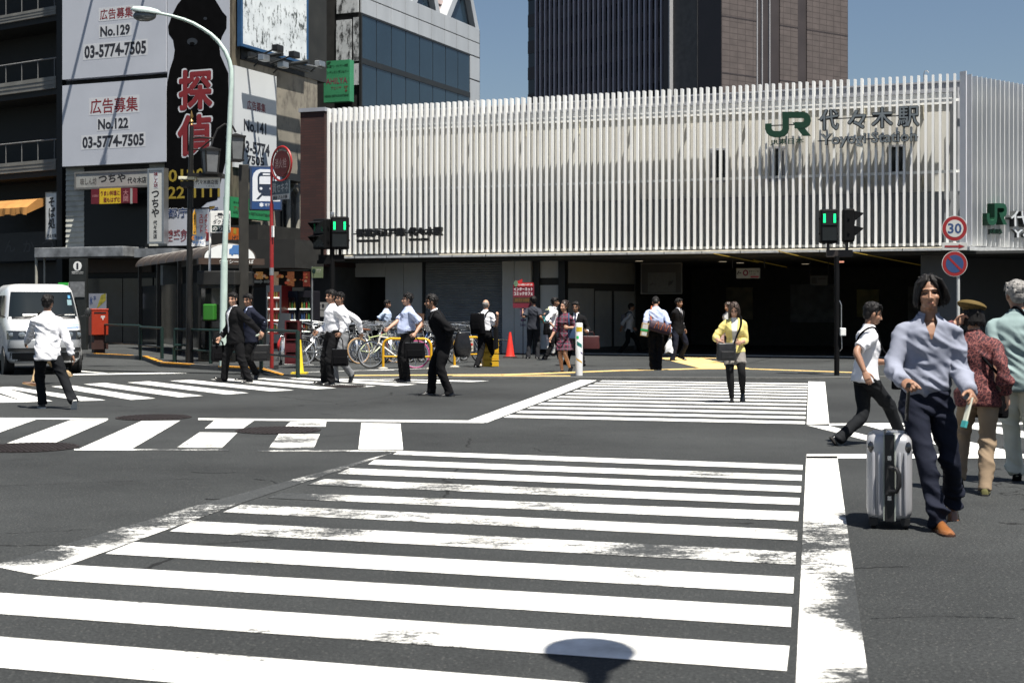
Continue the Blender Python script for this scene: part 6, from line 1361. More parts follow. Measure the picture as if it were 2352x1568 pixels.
    if hs not in ('bald', 'hat'):
        b.ell(HL(0, -.026, .046), .084 * k, .096 * k, .088 * k, 20, 12, rot=hm)
        b.ell(HL(0, -.06, .0), .070 * k, .055 * k, .075 * k, 16, 10, rot=hm)
        nlk = {'short': 60, 'swept': 70, 'bob': 60, 'long': 60, 'curly': 130, 'spiky': 90}[hs]
        for q in range(nlk):
            t = rnd.uniform(0, 2 * math.pi); e = rnd.uniform(-.1, 1.45) if hs != 'curly' else rnd.uniform(-.5, 1.5); d = V3((math.cos(t) * math.cos(e), math.sin(t) * math.cos(e), math.sin(e)))
            if d.y > .55 and d.z < .62: continue
            p = V3((d.x * .080, -.024 + d.y * .094, .040 + d.z * .086)); ln = rnd.uniform(.025, .05)
            if hs == 'curly': b.ell(HL(*(p * rnd.uniform(.95, 1.28) + V3((0, -.012, 0)))), *(rnd.uniform(.012, .024) * k for _ in range(3)), 8, 6); continue
            tn = V3((d.x * .5, -.3 + d.y * .2, -.9)) if d.z < .75 else V3((rnd.uniform(-.8, .8), .6, .15)); tn.normalize()
            if hs == 'spiky': tn = (d * .9 + V3((0, .3, .3))).normalized()
            b.tube([HL(*(p - tn * ln * .4)), HL(*(p + d * .004)), HL(*(p + tn * ln * .6 + (d * .006 if hs != 'spiky' else d * .008)))], [.009 * k, .013 * k, .003 * k], 6)
        if hs in ('short', 'swept', 'spiky'):
            for sg in (1, -1): b.tube([HL(sg * .076, .014, .03), HL(sg * .077, .010, -.008), HL(sg * .074, .006, -.022)], [.012 * k, .009 * k, .003 * k], 8)
            for q in range(12):
                x = -.06 + .12 * q / 11; b.tube([HL(x, .040, .112), HL(x * 1.06 + .006, .066, .096 - abs(x) * .3), HL(x * 1.1 + .012, .077, .066 - abs(x) * .3 - rnd.uniform(0, .014))], [.016 * k, .012 * k, .003 * k], 6)
        if hs in ('bob', 'long'):
            zl_ = -.078 if hs == 'bob' else -.24
            for q in range(96):
                t = math.pi * (-.18 + 1.36 * q / 95); c_, s_ = math.cos(t), -math.sin(t); r0 = rnd.uniform(.95, 1.1)
                e = V3((c_ * .088 * r0, -.012 + s_ * .092 * r0, zl_ + rnd.uniform(-.02, .03)))
                if s_ > .05: e.z = max(e.z, -.10) if hs == 'bob' else e.z
                b.tube([HL(c_ * .06, -.02 + s_ * .07, .09), HL(c_ * .086, -.016 + s_ * .095, .03), HL(c_ * .090 * r0, -.016 + s_ * .097, -.05), HL(*e)], [.016 * k, .012 * k, .010 * k, .003 * k], 6)
            for sg in (1, -1):
                for q in range(8):
                    x0 = .012 * q * sg; b.tube([HL(sg * .012, .035, .122), HL(sg * (.020 + .0075 * q), .074 - .003 * q, .086 - .003 * q), HL(sg * (.052 + .0035 * q), .066 - .006 * q, .040), HL(sg * (.070 + .002 * q), .048 - .006 * q, -.015), HL(sg * .074, .036 - .006 * q, -.06 - rnd.uniform(0, .03))], [.010 * k, .011 * k, .011 * k, .010 * k, .003 * k], 6)
        if seed == 3:
            for q in range(48):
                y0 = -.07 + .003 * q; o1 = rnd.uniform(.0, .032); b.tube([HL(.02, y0 * .5, .118), HL(.075, y0 + .01, .085), HL(.098 + o1 * .3, y0, .02), HL(.098 + o1, y0 - .012, -.04), HL(.085 + o1 * .9, y0 - .02, -.062 - rnd.uniform(0, .025))], [.010 * k, .011 * k, .011 * k, .008 * k, .002 * k], 6)
        me = fuse(b, 'hair', max(.0045, vox * .7), 1); add(me, 'hair', hmat)
    elif hs == 'bald':
        b.ell(HL(0, -.03, .012), .078 * k, .082 * k, .078 * k, 20, 12, rot=hm); me = fuse(b, 'hair', max(.005, vox * .7), 2); add(me, 'hair', hmat)
    if glasses:
        b = MB()
        for sg in (1, -1):
            b.tube([HL(sg * .032 + .023 * math.cos(t), .098, .0 + .016 * math.sin(t)) for t in [2 * math.pi * q / 14 for q in range(14)]], .0028 * k, 5, closed=True); b.tube([HL(sg * .055, .097, .004), HL(sg * .080, .06, .004), HL(sg * .082, -.01, .0)], .003 * k, 5)
        b.tube([HL(-.009, .100, .003), HL(.009, .100, .003)], .0028 * k, 5); b.build('glasses', BLACK, o)
    return dict(o=o, base=base, k=k, h=h, P=P, N=N, s=s, f=f2, l=l2, fs=fs, ls=ls, sh=sh_, el=el_, wr=wr_, hd=hd_, Hc=Hc, HL=HL, hm=hm, ft=ft, kn=kn, at=at, tree=tree, hips=hp_)
# bags and other things held
LEATH = M('black_leather', (.009, .009, .010), .45, var=.2, vs=9, bump=.3, bs=70, spec=.3); NYL = M('black_nylon', (.005, .005, .006), .9, var=.15, bump=.3, bs=200, spec=.06)
def bag(name, label, cat, c, wd, ht, th, rot, mat, handles=0., soft=.02, taper=.0, handle_mat=None, pocket=True, sq=3.4, rnd_=0.):
    t = thing(name, label, cat, c, rot); b = MB(); n = 7; rs = []
    for j in range(n + 1):
        u_ = j / n; q_ = math.sqrt(max(.05, 1 - rnd_ * (2 * u_ - 1) ** 2)); w_ = wd / 2 * (1 - taper * u_) * q_; d_ = th / 2 * (1 - .45 * u_ ** 2) * q_; rs.append(oval(V3((0, 0, ht * u_)), V3((1, 0, 0)), V3((0, 1, 0)), w_ * (1 + .03 * math.sin(u_ * 7)), d_, 20, sq))
    b.rings(rs); o = b.build('bag_body', mat, t, smooth=True, sharp=60, bevel=.012)
    if pocket: MB().box(-wd * .36, wd * .36, -th * .56, -th * .40, ht * .12, ht * .55).build('pocket', mat, t, bevel=.02)
    if handles:
        for y in (-.02, .02): MB().tube([(-wd * .2, y, ht * .96), (-wd * .17, y, ht + handles * .7), (-wd * .08, y, ht + handles), (wd * .08, y, ht + handles), (wd * .17, y, ht + handles * .7), (wd * .2, y, ht * .96)], .009, 8).build('handle', handle_mat or mat, t, smooth=True)
    b = MB(); b.box(-wd * .42, wd * .42, -.006, .006, ht - .002, ht + .006); b.build('zip', STEEL, t)
    return t
def strap(parent_thing, origin, pts, wd, mat, name='strap'):
    P_ = [p - V3(origin) for p in pts]; Q, _ = spline(P_, [0] * len(P_), 5); b = MB(); rs = []
    rz = Matrix.Rotation(-parent_thing.rotation_euler[2], 3, 'Z')
    return MB().tube([rz @ q for q in Q], wd, 6).build(name, mat, parent_thing, smooth=True)
BR = (M('shoe_tan', (.20, .075, .022), .3, var=.2, spec=.6, coat=.3), M('shoe_sole_brown', (.05, .02, .012), .6)); KHK = cloth('khaki_trouser_cloth', (.36, .26, .15)); SNK = (M('shoe_canvas_black', (.015, .015, .016), .7), M('rubber_white', (.6, .6, .58), .5, var=.05))
NVT = cloth('navy_trouser_cloth', (.012, .014, .024)); GRT = cloth('grey_trouser_cloth', (.17, .175, .185)); LIL = cloth('lilac_blue_shirt', (.225, .24, .30), bs=220)
# nearest man with the suitcase
a = person('person in an open-necked lilac shirt and navy trousers pulling the silver suitcase', 2158, 1222, 1.765, -10, 2, 4, 2.5, (-6, -3, 2), 2156, .0, ((2184, 1156, .62, 58), (2158, 1221, None, 0, 2)), ((2236, 912, -.08), (2087, 884, -.10)), (.55, 1.1), SKIN, ('bob', HAIRB), .0045,
           ('shirt', LIL, 'long', True), None, 0, ('trousers', NVT, .88), BR, vneck=True, seed=3, build=.97, wr=2.0, palms=((-.35, .9, 0), (.25, .9, -.2)), elbows=((.12, 1, -.1), (-.2, 1, -.1)))
hc = a['wr'][1] + a['hd'][1] * .085 + a['base']
# suitcase
g = G(2043, 1216); SILV = M('suitcase_silver', (.40, .40, .42), .38, .35, var=.14, vs=3); SC_ = thing('suitcase', 'silver hard-shell suitcase with a black centre band, upright on its wheels', 'suitcase', (g.x, g.y, 0), R(-14))
hw_, hh_, dp = .148, .635, .46
for sg in (-1, 1):
    b = MB(); rs = []
    for x, e in ((.030, .0), (.045, -.004), (.105, .0), (.13, .012), (.146, .035), (.150, .07)):
        z0, z1, y0, y1 = .062 + e, hh_ - e, 0 + e, dp - e; rr = .055; ring = []
        for cy, cz, a0 in ((y1 - rr, z1 - rr, 0), (y0 + rr, z1 - rr, 90), (y0 + rr, z0 + rr, 180), (y1 - rr, z0 + rr, 270)):
            for q in range(6): t = R(a0 + q * 18); ring.append(V3((sg * x, cy + rr * math.cos(t), cz + rr * math.sin(t))))
        rs.append(ring)
    b.rings(rs)
    b.build('shell', SILV, SC_, smooth=True, sharp=35)
    b = MB()
    for x in (.066, .104): b.tube([(sg * x, -.004, .10), (sg * x, -.011, .13), (sg * x, -.012, .49), (sg * x, -.002, .52)], .011, 8)
    b.build('shell_rib', SILV, SC_, smooth=True)
    b = MB()
    for z in (.555,): b.ell((sg * .118, .016, z), .026, .022, .042, 12, 8)
    b.build('corner_guard', M('gloss_black', (.012, .012, .014), .1, var=0, spec=.8, coat=.5), SC_, smooth=True)
    MB().box(sg * .032, sg * .040, -.010, dp + .004, .06, hh_ + .004).build('rim_seal', M('pale_trim_green', (.34, .37, .33), .4), SC_, bevel=.002)
    for y in (.05, dp - .05): 
        b = MB(); b.tube([(sg * .105 - .014, y, .028), (sg * .105 + .014, y, .028)], .028, 12); b.box(sg * .105 - .03, sg * .105 + .03, y - .04, y + .04, .03, .075); b.build('wheel', BLACK, SC_)
b = MB(); b.box(-.0315, .0315, -.014, dp + .008, .052, hh_ + .008); b.build('centre_band', BLACK, SC_, bevel=.006)
b = MB(); b.tube([(-.012, -.01, .42), (.045, -.045, .415), (.062, -.05, .38), (.062, -.05, .30), (.045, -.045, .265), (-.012, -.01, .26)], .016, 10); b.box(-.03, .035, -.03, -.0, .24, .44); b.build('side_handle', BLACK, SC_, smooth=True, sharp=50)
b = MB()
for z in (.20, .47): b.box(-.012, .012, -.022, -.012, z, z + .03)
b.build('latch', CHROME, SC_); MB().box(-.02, .06, .1, .2, hh_ + .004, hh_ + .022).build('top_handle', CHROME, SC_, bevel=.006)
lh = V3(hc) - V3((g.x, g.y, 0)); lh = Matrix.Rotation(R(14), 3, 'Z') @ lh
b = MB(); 
b.tube([(lh.x * .75 + .03, .40, hh_), (lh.x * .93, lh.y * .7 + .1, .8), (lh.x, lh.y, lh.z - .01)], .012, 8); b.build('telescopic_handle', BLACK, SC_); MB().tube([(lh.x - .004, lh.y - .06, lh.z + .004), (lh.x + .004, lh.y + .06, lh.z + .004)], .016, 10).build('grip', BLACK, SC_, smooth=True)
# booklet in his other hand
q = a['wr'][0] + a['hd'][0] * .10 + a['base']; t = thing('booklet', 'folded pale booklet in the hand of the man with the suitcase', 'booklet', q + V3((-.03, -.02, -.02)), R(20))
b = MB(); b.T = Matrix.Rotation(R(17), 4, 'Y'); b.box(-.006, .006, -.012, .028, -.17, .03); b.build('pages', M('paper_cream', (.6, .6, .5), .7), t, bevel=.002); b = MB(); b.T = Matrix.Rotation(R(17), 4, 'Y'); b.box(-.009, .009, -.014, .030, -.175, -.13); b.build('cover_edge', M('teal_print', (.05, .3, .3), .5), t)
# man in the white polo
a = person('person in a white polo shirt striding to the right behind the suitcase man', 1990, 1026, 1.71, 100, 5, -8, 0, (0, 12, 0), 2003, 0, ((1916, 1017, .12, 52), (2074, 1016, None, -6)), ((2060, 832, .22), (1992, 868, -.12)), (.5, .3), SKIN, ('short', HAIRB), .0065,
           ('polo', cloth('white_polo', (.74, .74, .77)), 'short', False, -.035), None, 0, ('trousers', cloth('black_jeans', (.011, .012, .014)), .95), (SHB, SOLE), seed=5, elbows=(None, (-.9, -.2, 0)))
t = bag('shoulder_bag', 'black shoulder bag in front of the man in the white polo', 'bag', a['base'] + V3((.34, .02, .62)), .30, .26, .12, R(70), NYL)
o_ = V3(t.location); c_ = a['base']; strap(t, o_, [o_ + V3((0, -.1, .26)), c_ + a['N'] + V3((.12, -.13, -.25)), c_ + a['sh'][1] * .75 + a['N'] * .25 + V3((.02, -.05, .075)), c_ + a['sh'][1] * .6 + a['N'] * .4 + V3((-.12, .02, -.02)), c_ + a['N'] + V3((-.16, .05, -.3))], .011, NYL)
# woman with the beret, older man
PAIS = None
m_, nt, bs_ = newmat('dark_red_paisley'); tc = nd(nt, 'ShaderNodeTexCoord'); vo = nd(nt, 'ShaderNodeTexVoronoi', feature='DISTANCE_TO_EDGE'); vo.inputs['Scale'].default_value = 34
ad = nd(nt, 'ShaderNodeVectorMath', operation='ADD'); nt.links.new(tc.outputs['Object'], ad.inputs[0]); nt.links.new(mth(nt, 'MULTIPLY', nz(nt, tc.outputs['Object'], 14, 3), .12), ad.inputs[1]); nt.links.new(ad.outputs[0], vo.inputs[0])
nt.links.new(ramp(nt, vo.outputs['Distance'], [(.0, (.26, .13, .10)), (.04, (.16, .025, .028)), (.12, (.045, .007, .011)), (.4, (.022, .005, .008))]), bs_.inputs['Base Color']); bs_.inputs['Roughness'].default_value = .85; PAIS = m_
a = person('person in a brown beret and dark red patterned shirt walking away', 2258, 1136, 1.53, 160, 4, 0, 4, (10, 6, 0), 2258, 0, ((2203, 1110, .25, 42), (2262, 1137, None, 2)), ((2209, 735, .15), (2316, 926, .0)), (.7, .3), SKINL, ('bob', HAIRB), .0065,
           ('shirt', PAIS, 'long', False, -.07), None, 0, ('trousers', cloth('shaded_khaki_cloth', (.25, .185, .125)), .95), (cloth('olive_shoe', (.10, .095, .04)), SOLE), fem=True, build=1.12, seed=8, palms=((.3, -.9, 0), None), elbows=((-.9, -.1, -.5), None), wr=1.4)  # khaki darkened in its colour for the shadow on these trousers
b = MB(); HL = a['HL']; b.ell(HL(.012, -.02, .105), .118, .122, .042, 22, 10, rot=a['hm'] @ Matrix.Rotation(R(-12), 3, 'Y')); b.ell(HL(0, -.015, .075), .088, .1, .03, 20, 8, rot=a['hm']); b.build('beret', cloth('beret_brown', (.10, .07, .026)), a['o'], smooth=True)
t = bag('shoulder_bag', 'black shoulder bag worn by the woman in the beret', 'bag', a['base'] + V3((.13, .22, .60)), .28, .26, .1, R(-20), NYL); o_ = V3(t.location); c_ = a['base']
strap(t, o_, [o_ + V3((0, 0, .26)), c_ + a['P'] + V3((.14, -.13, .12)), c_ + a['N'] + V3((.03, -.15, -.2)), c_ + a['sh'][0] * .5 + a['N'] * .5 + V3((0, -.02, .065)), c_ + a['sh'][0] * .5 + a['N'] * .5 + V3((0, .12, -.02))], .013, NYL)
a = person('person with grey hair in a pale teal shirt, cut by the right edge', 2352, 1114, 1.74, 165, 4, 0, 0, (12, 4, 0), 2352, 0, ((2336, 1100, .3, 40), (2380, 1114, None, 0)), ((2301, 958, -.05), (2420, 930, 0)), (.4, .4), SKIN, ('short', HAIRG), .0065,
           ('shirt', cloth('pale_teal_shirt', (.22, .29, .29), bs=220), 'short', False, -.07), None, 0, ('trousers', cloth('off_white_trousers', (.55, .55, .47))), (SHB, SOLE), seed=9, build=1.12, wr=1.4)
t = bag('shoulder_bag', 'black bag on the back of the grey-haired man at the right edge', 'bag', a['base'] + V3((.28, -.18, .9)), .26, .3, .1, R(-10), NYL); o_ = V3(t.location); c_ = a['base']; strap(t, o_, [o_ + V3((0, 0, .3)), c_ + a['N'] + V3((.10, -.15, -.12)), c_ + a['N'] + V3((-.02, -.06, .05)), c_ + a['N'] + V3((-.08, .08, -.04))], .014, NYL)
# left foreground pair
a = person('person in an untucked white shirt seen from behind, before the white van', 118, 936, 1.71, -150, 3, 0, 0, (-30, 2, 0), 122, 0, ((98, 937, None, 2), (171, 930, -.42, 62)), ((57, 796, .12), (174, 838, -.12)), (.45, .4), SKIN, ('short', HAIRB), .0075, ('shirt', WSH, 'long', False, -.085), None, 0, ('trousers', cloth('black_jeans'), 1.0, .04), SNK, seed=11, build=1.04, wr=1.1)
person('person in khaki trousers and brown shoes, hidden behind the man in the untucked shirt', 116, 880, 1.64, -80, 3, 0, 0, (0, 0, 0), 118, 0, ((160, 867, .15, 38), (76, 886, None, -14)), (None, (112, 778, 0)), (.4, .4), SKIN, ('short', HAIRB), .010, ('shirt', cloth('dark_jacket_cloth', (.03, .032, .035)), 'long', False), None, 0, ('trousers', KHK), (M('shoe_brown', (.10, .045, .02), .45), M('sole_tan', (.35, .24, .12), .6)), seed=12)
# the two in suits at the left
a = person('person in a black suit with an open white shirt, before the street lamp', 545, 877, 1.78, -56, 4, 8, 0, (25, 4, 0), 543, 0, ((572, 878, None, 4), (513, 877, None, -20)), ((603, 768, -.05), (501, 782, .0)), (.8, .5), SKINL, ('short', HAIRB), .0085, ('shirt', WSH, 'long', True), BLKC, (-.05, .075, -.02), ('trousers', BLKT, 1.08), seed=13, build=1.08)
q = a['wr'][1] + a['hd'][1] * .08 + a['base']; bag('briefcase', 'black bag hanging from the far hand of the man in the open black suit', 'bag', q - V3((-.02, -.05, .40)), .36, .30, .10, R(35), NYL, .09)
a = person('person in a navy suit half hidden behind the man in the open black suit', 578, 872, 1.76, -48, 3, 0, 0, (15, 4, 0), 575, 0, ((593, 860, .15, 62), (560, 873, None, 0)), ((598, 778, -.05), (566, 780, .1)), (.9, .5), SKIN, ('short', HAIRB), .0085, ('shirt', LBL, 'long', True), NAVYC, (.08, .05, 0), ('trousers', BLKT), tie=cloth('blue_tie', (.02, .03, .08)), seed=14)
q = a['wr'][0] + a['hd'][0] * .09 + a['base']; bag('briefcase', 'black leather briefcase carried by the man in the navy suit', 'briefcase', q - V3((0, 0, .44)), .40, .33, .12, R(12), LEATH, .10, pocket=True)
t = thing('silver_umbrella', 'short folded pale umbrella clipped beside the black briefcase', 'umbrella', q - V3((.05, .08, .02)), R(0)); MB().tube([(-.16, 0, -.10), (-.05, 0, .08), (.08, 0, .13)], [.012, .022, .02], 8).build('cover', M('pale_green_cloth', (.45, .5, .42), .6), t, smooth=True)
# white shirt pair
a = person('person in a tucked white shirt and black trousers carrying a black bag, facing left', 757, 883, 1.81, -55, 2, 0, 0, (8, -2, 0), 764, 0, ((760, 884, None, 0), (744, 882, None, -6)), ((778, 772, -.18), (722, 767, -.05)), (1.0, .55), SKIN, ('short', HAIRB), .0085, ('shirt', WSH, 'long', True), None, 0, ('trousers', BLKT, 1.0), seed=15, wr=1.25)
q = a['wr'][0] + a['hd'][0] * .09 + a['base']; bag('tote_bag', 'black bag hanging from the hand of the man in the tucked white shirt', 'bag', q - V3((-.02, 0, .56)), .34, .32, .13, R(10), NYL, .22, taper=.15)
a = person('person in glasses, white shirt and grey trousers, behind the white-shirted man with the bag', 786, 879, 1.77, -50, 3, 0, 0, (10, 0, 0), 784, 0, ((811, 862, .12, 66), (771, 879, None, 0)), ((831, 772, .1), (763, 774, .05)), (.5, .5), SKIN, ('short', HAIRB), .0085, ('shirt', WSH, 'long', True), None, 0, ('trousers', GRT), glasses=True, seed=16)
# behind the bicycles
person('person in a pale blue short-sleeved shirt standing behind the bicycles', 889, 822, 1.67, 70, 0, 0, 0, (15, 4, 0), 889, 0, ((884, 822, None, 0), (894, 823, None, 0)), ((895, 745, -.1), (876, 752, -.1)), (.5, .5), SKIN, ('short', HAIRB), .0105, ('shirt', cloth('pale_blue_shirt', (.46, .55, .72)), 'short', False), None, 0, ('trousers', GRT), seed=17)
a = person('person in glasses and a pale blue short-sleeved shirt holding a black briefcase', 931, 877, 1.75, -66, 0, 0, 0, (-8, -4, 0), 936, 0, ((935, 877, None, 0), (926, 875, None, 0)), ((950, 772, -.2), (884, 761, -.05)), (1.0, .8), SKINL, ('spiky', HAIRB), .0085, ('shirt', LBL, 'short', True), None, 0, ('trousers', BLKT, 1.15), glasses=True, belly=.035, build=1.1, seed=18)
q = a['wr'][0] + a['hd'][0] * .09 + a['base']; bag('briefcase', 'black soft briefcase held low by the man in glasses', 'briefcase', q - V3((-.02, 0, .43)), .42, .31, .13, R(12), NYL, .10)
# stooping man
a = person('person in a black suit stooping forward with a black bag over his shoulder', 1013, 908, 1.75, -80, 19, 0, 0, (0, 2, 0), 1022, .02, ((1034, 910, None, 4), (990, 908, None, 0)), ((1024, 796, -.22), (1000, 792, .1)), (.6, .6), SKIN, ('short', HAIRB), .0085, ('shirt', WSH, 'long', True), BLKC, .03, ('trousers', BLKT, 1.1), seed=19, build=1.02)
q = a['at']((1062, 820), -.05) + a['base']; t = bag('shoulder_bag', 'glossy black bag slung behind the stooping man in the suit', 'bag', q, .34, .42, .2, R(20), M('gloss_bag', (.012, .012, .013), .22, var=.3, vs=12, bump=.6, bs=14, spec=.3), 0, pocket=False, taper=.25, sq=2.8, rnd_=.5)
o_ = V3(t.location); c_ = a['base']; strap(t, o_, [o_ + V3((-.05, 0, .41)), c_ + (a['sh'][0] * .7 + a['N'] * .3) + V3((.16, -.04, -.1)), c_ + (a['sh'][0] * .7 + a['N'] * .3) + V3((-.0, -.04, .075)), c_ + (a['sh'][0] * .7 + a['N'] * .3) + V3((-.10, -.06, -.06))], .012, LEATH)
# backpack man
a = person('person with close-cropped grey hair and a black backpack, walking away past the yellow boxes', 1113, 847, 1.77, 148, 3, 0, 0, (12, 2, 0), 1113, 0, ((1094, 847, None, 6), (1131, 844, None, 16)), ((1104, 752, .22), (1143, 722, .14)), (.6, .8), SKINL, ('bald', HAIRG), .0095, ('shirt', WSH, 'short', True), None, 0, ('trousers', BLKT, 1.08), seed=20, elbows=((0, 0, -1), (.5, -.1, -1)))
t = thing('backpack', 'black backpack on the grey-haired man in the white shirt', 'backpack', a['base'] + a['P'] + a['s'] * .02 - a['fs'] * .12, R(148 - 180)); b = MB(); rs = []
for j in range(9): u_ = j / 8; rs.append(oval(V3((-.07, -.06 - .05 * math.sin(math.pi * u_ * .8), .50 * u_ - .02)), V3((1, 0, 0)), V3((0, 1, 0)), .19 * (1 - .18 * abs(u_ - .4)), .105 - .03 * u_, 20, 4))
b.rings(rs); b.build('pack_body', NYL, t, smooth=True, sharp=60, bevel=.02); MB().box(-.2, .06, -.20, -.12, .08, .26).build('pocket', NYL, t, bevel=.03)
o_ = V3(t.location)
for i in (0, 1): c_ = a['base'] + a['sh'][i] * .62 + a['N'] * .38; strap(t, o_, [o_ + V3((0, 0, .42)) + a['ls'] * (.08 if i == 0 else -.08), c_ + UP * .07 - a['fs'] * .02, c_ + a['fs'] * .12 - UP * .02, c_ + a['fs'] * .11 - UP * .25 + a['ls'] * (.05 if i == 0 else -.05), o_ + a['ls'] * (.17 if i == 0 else -.17) + V3((0, 0, .08)) + a['fs'] * .1], .02, NYL)
q = a['el'][1] + a['base']; t = thing('folded_jacket', 'black jacket hung over the arm of the man with the backpack', 'jacket', q, R(10)); b = MB(); rs = [[V3((x + .02 * math.sin(j * 1.3), y, -.02 - .52 * u_ + .03 * math.sin(j * .8) * u_)) for j, (x, y) in enumerate(((-.07, -.05), (-.02, -.08), (.04, -.06), (.07, .02), (.03, .08), (-.04, .07)))] for u_ in [k_ / 8 for k_ in range(9)]]
b.rings(rs); b.build('cloth', BLKC, t, smooth=True)
# placard man and his board
a = person('person in a dark T-shirt holding the tall red advertising board', 1223, 826, 1.77, 168, 1, 0, 0, (30, 0, 0), 1225, 0, ((1213, 826, None, 0), (1234, 826, None, 6)), ((1200, 712, .12), (1249, 740, .05)), (1.0, .4), SKIN, ('short', HAIRB), .0105, ('tee', cloth('charcoal_tee', (.035, .038, .048)), 'short', False), None, 0, ('trousers', cloth('charcoal_jeans', (.025, .026, .03)), .95), seed=21)
Yb = a['base'].y + .12; g = W(1201, 822, Yb); t = thing('placard', 'tall red advertising board on a thin black pole by the white wall panels', 'placard', (g.x, Yb, .03), R(-8)); k = Yb / F; zi = lambda py: HC - (py - YH) * k - .03; xi = lambda px: (px - 1201) * k
MB().tube([(0, .03, 0), (0, .03, zi(660))], .012, 8).build('pole', BLACK, t); MB().box(xi(1178), xi(1227), -.012, .012, zi(707), zi(653)).build('board', M('board_maroon', (.15, .015, .03), .5, var=.08), t)
PR = M('placard_red', (.50, .02, .02), .5, var=.05); MB().prism([(xi(1180), zi(658)), (xi(1225), zi(658)), (xi(1226), zi(649)), (xi(1200), zi(649)), (xi(1200), zi(640.5)), (xi(1184), zi(647)), (xi(1180), zi(650))], -.018, -.013).build('header', PR, t)
text('代々木駅前ビル地下２階', t, xi(1190), xi(1223), zi(656), zi(651.5), -.020, WHITE, .03); text('インターネット', t, xi(1180), xi(1224), zi(668), zi(660), -.014, WHITE, .03); text('コミックカフェ', t, xi(1180), xi(1224), zi(678.5), zi(670), -.014, WHITE, .03)
MB().box(xi(1179), xi(1226), -.016, -.0125, zi(695), zi(682.5)).build('strip', M('strip_olive', (.05, .03, .015), .5), t); text('30分100円', t, xi(1182), xi(1222), zi(694), zi(684), -.018, M('strip_gold', (.16, .08, .02), .5, var=0), .04)
MB().prism([(xi(1185) + .06 * math.cos(q), zi(651) + .09 * math.sin(q)) for q in [i * math.pi / 8 for i in range(16)]], -.024, -.0185).build('badge', M('badge_green', (.12, .2, .12), .5, var=.4, vs=30), t)
MB().box(xi(1195), xi(1209), .0, .006, zi(727), zi(708)).build('lower_sheet', M('sheet_lilac', (.10, .06, .12), .5), t); MB().prism([(xi(1195), zi(735)), (xi(1200), zi(731)), (xi(1200), zi(733)), (xi(1208), zi(733)), (xi(1208), zi(737)), (xi(1200), zi(737)), (xi(1200), zi(739))], .0, .006).build('arrow', M('arrow_purple', (.05, .02, .07), .5), t); text('1min', t, xi(1195), xi(1208), zi(749), zi(742), .0, M('sheet_lilac'), .03)
# man in white with a bag behind, child in a pale hat
a = person('person in a white shirt with a black shoulder bag, leaning right behind the plaid dress', 1266, 829, 1.80, 96, 9, 0, 0, (-5, 0, 0), 1266, 0, ((1287, 827, None, 0), (1249, 829, None, 14)), ((1290, 745, .1), (1273, 752, -.12)), (.5, .5), SKIN, ('short', HAIRB), .0105, ('shirt', WSH, 'rolled', False), None, 0, ('trousers', BLKT, .95), seed=22)
t = bag('shoulder_bag', 'black bag on the hip of the white-shirted man behind the plaid dress', 'bag', a['base'] + V3((-.13, -.22, .72)), .30, .32, .14, R(70), NYL); o_ = V3(t.location); c_ = a['base']; strap(t, o_, [o_ + V3((0, 0, .32)), c_ + a['N'] + V3((-.06, -.17, -.22)), c_ + a['sh'][1] * .5 + a['N'] * .5 + V3((0, -.05, .05)), c_ + a['sh'][1] * .3 + a['N'] * .7 + V3((.13, -.04, -.05))], .013, NYL)
a = person('person in a turquoise top and pale sun hat, almost hidden behind the leaning man', 1264, 821, 1.50, 150, 2, 0, 0, (0, 0, 0), 1264, 0, ((1260, 821, None, 0), (1270, 820, None, 0)), ((1249, 722, -.1), (1272, 755, 0)), (.5, .5), SKINL, ('hat', HAIRN), .011, ('tee', cloth('turquoise_top', (.10, .45, .45)), 'long', False), None, 0, ('trousers', cloth('white_trousers', (.6, .6, .58)), 1, .25), fem=True, seed=23)
b = MB(); HL = a['HL']; b.T = Matrix(); b.ell(HL(0, -.01, .05), .085, .10, .075, 18, 10, rot=a['hm']); b.ell(HL(0, 0, .025), .17, .18, .014, 22, 6, rot=a['hm']); b.build('sun_hat', cloth('pale_hat', (.68, .68, .5)), a['o'], smooth=True)
# plaid dress
m_, nt, bs_ = newmat('dark_plaid'); tc = nd(nt, 'ShaderNodeTexCoord'); s_ = tc.outputs['Object']
def wv(axis, sc):
    w_ = nd(nt, 'ShaderNodeTexWave'); w_.bands_direction = axis; w_.inputs['Scale'].default_value = sc; w_.inputs['Distortion'].default_value = 1.2; w_.inputs['Detail'].default_value = 1; nt.links.new(s_, w_.inputs[0]); return mth(nt, 'GREATER_THAN', w_.outputs[1], .8)
pk = mth(nt, 'MAXIMUM', wv('X', 4.2), wv('Z', 4.2)); gy = mth(nt, 'MAXIMUM', wv('X', 2.1), wv('Z', 2.6))
nt.links.new(mixc(nt, mth(nt, 'MULTIPLY', gy, .35), mixc(nt, mth(nt, 'MULTIPLY', pk, .8), (.012, .008, .014), (.17, .018, .048)), (.16, .14, .18)), bs_.inputs['Base Color']); bs_.inputs['Roughness'].default_value = .85; PLAID = m_
a = person('person with windblown curly hair in a dark pink plaid dress beside the white bollard', 1299, 858, 1.60, -38, 2, 0, 0, (-10, -2, 0), 1298, 0, ((1312, 848, .12, 52), (1291, 858, None, 0)), ((1301, 752, -.22), (1263, 781, -.02)), (.8, .4), SKINL, ('curly', M('hair_auburn', (.022, .011, .008), .45, var=.5, vs=30)), .0085, ('dress', PLAID, 'threeq', False, -.06), None, 0, ('none', None), fem=True, seed=24)
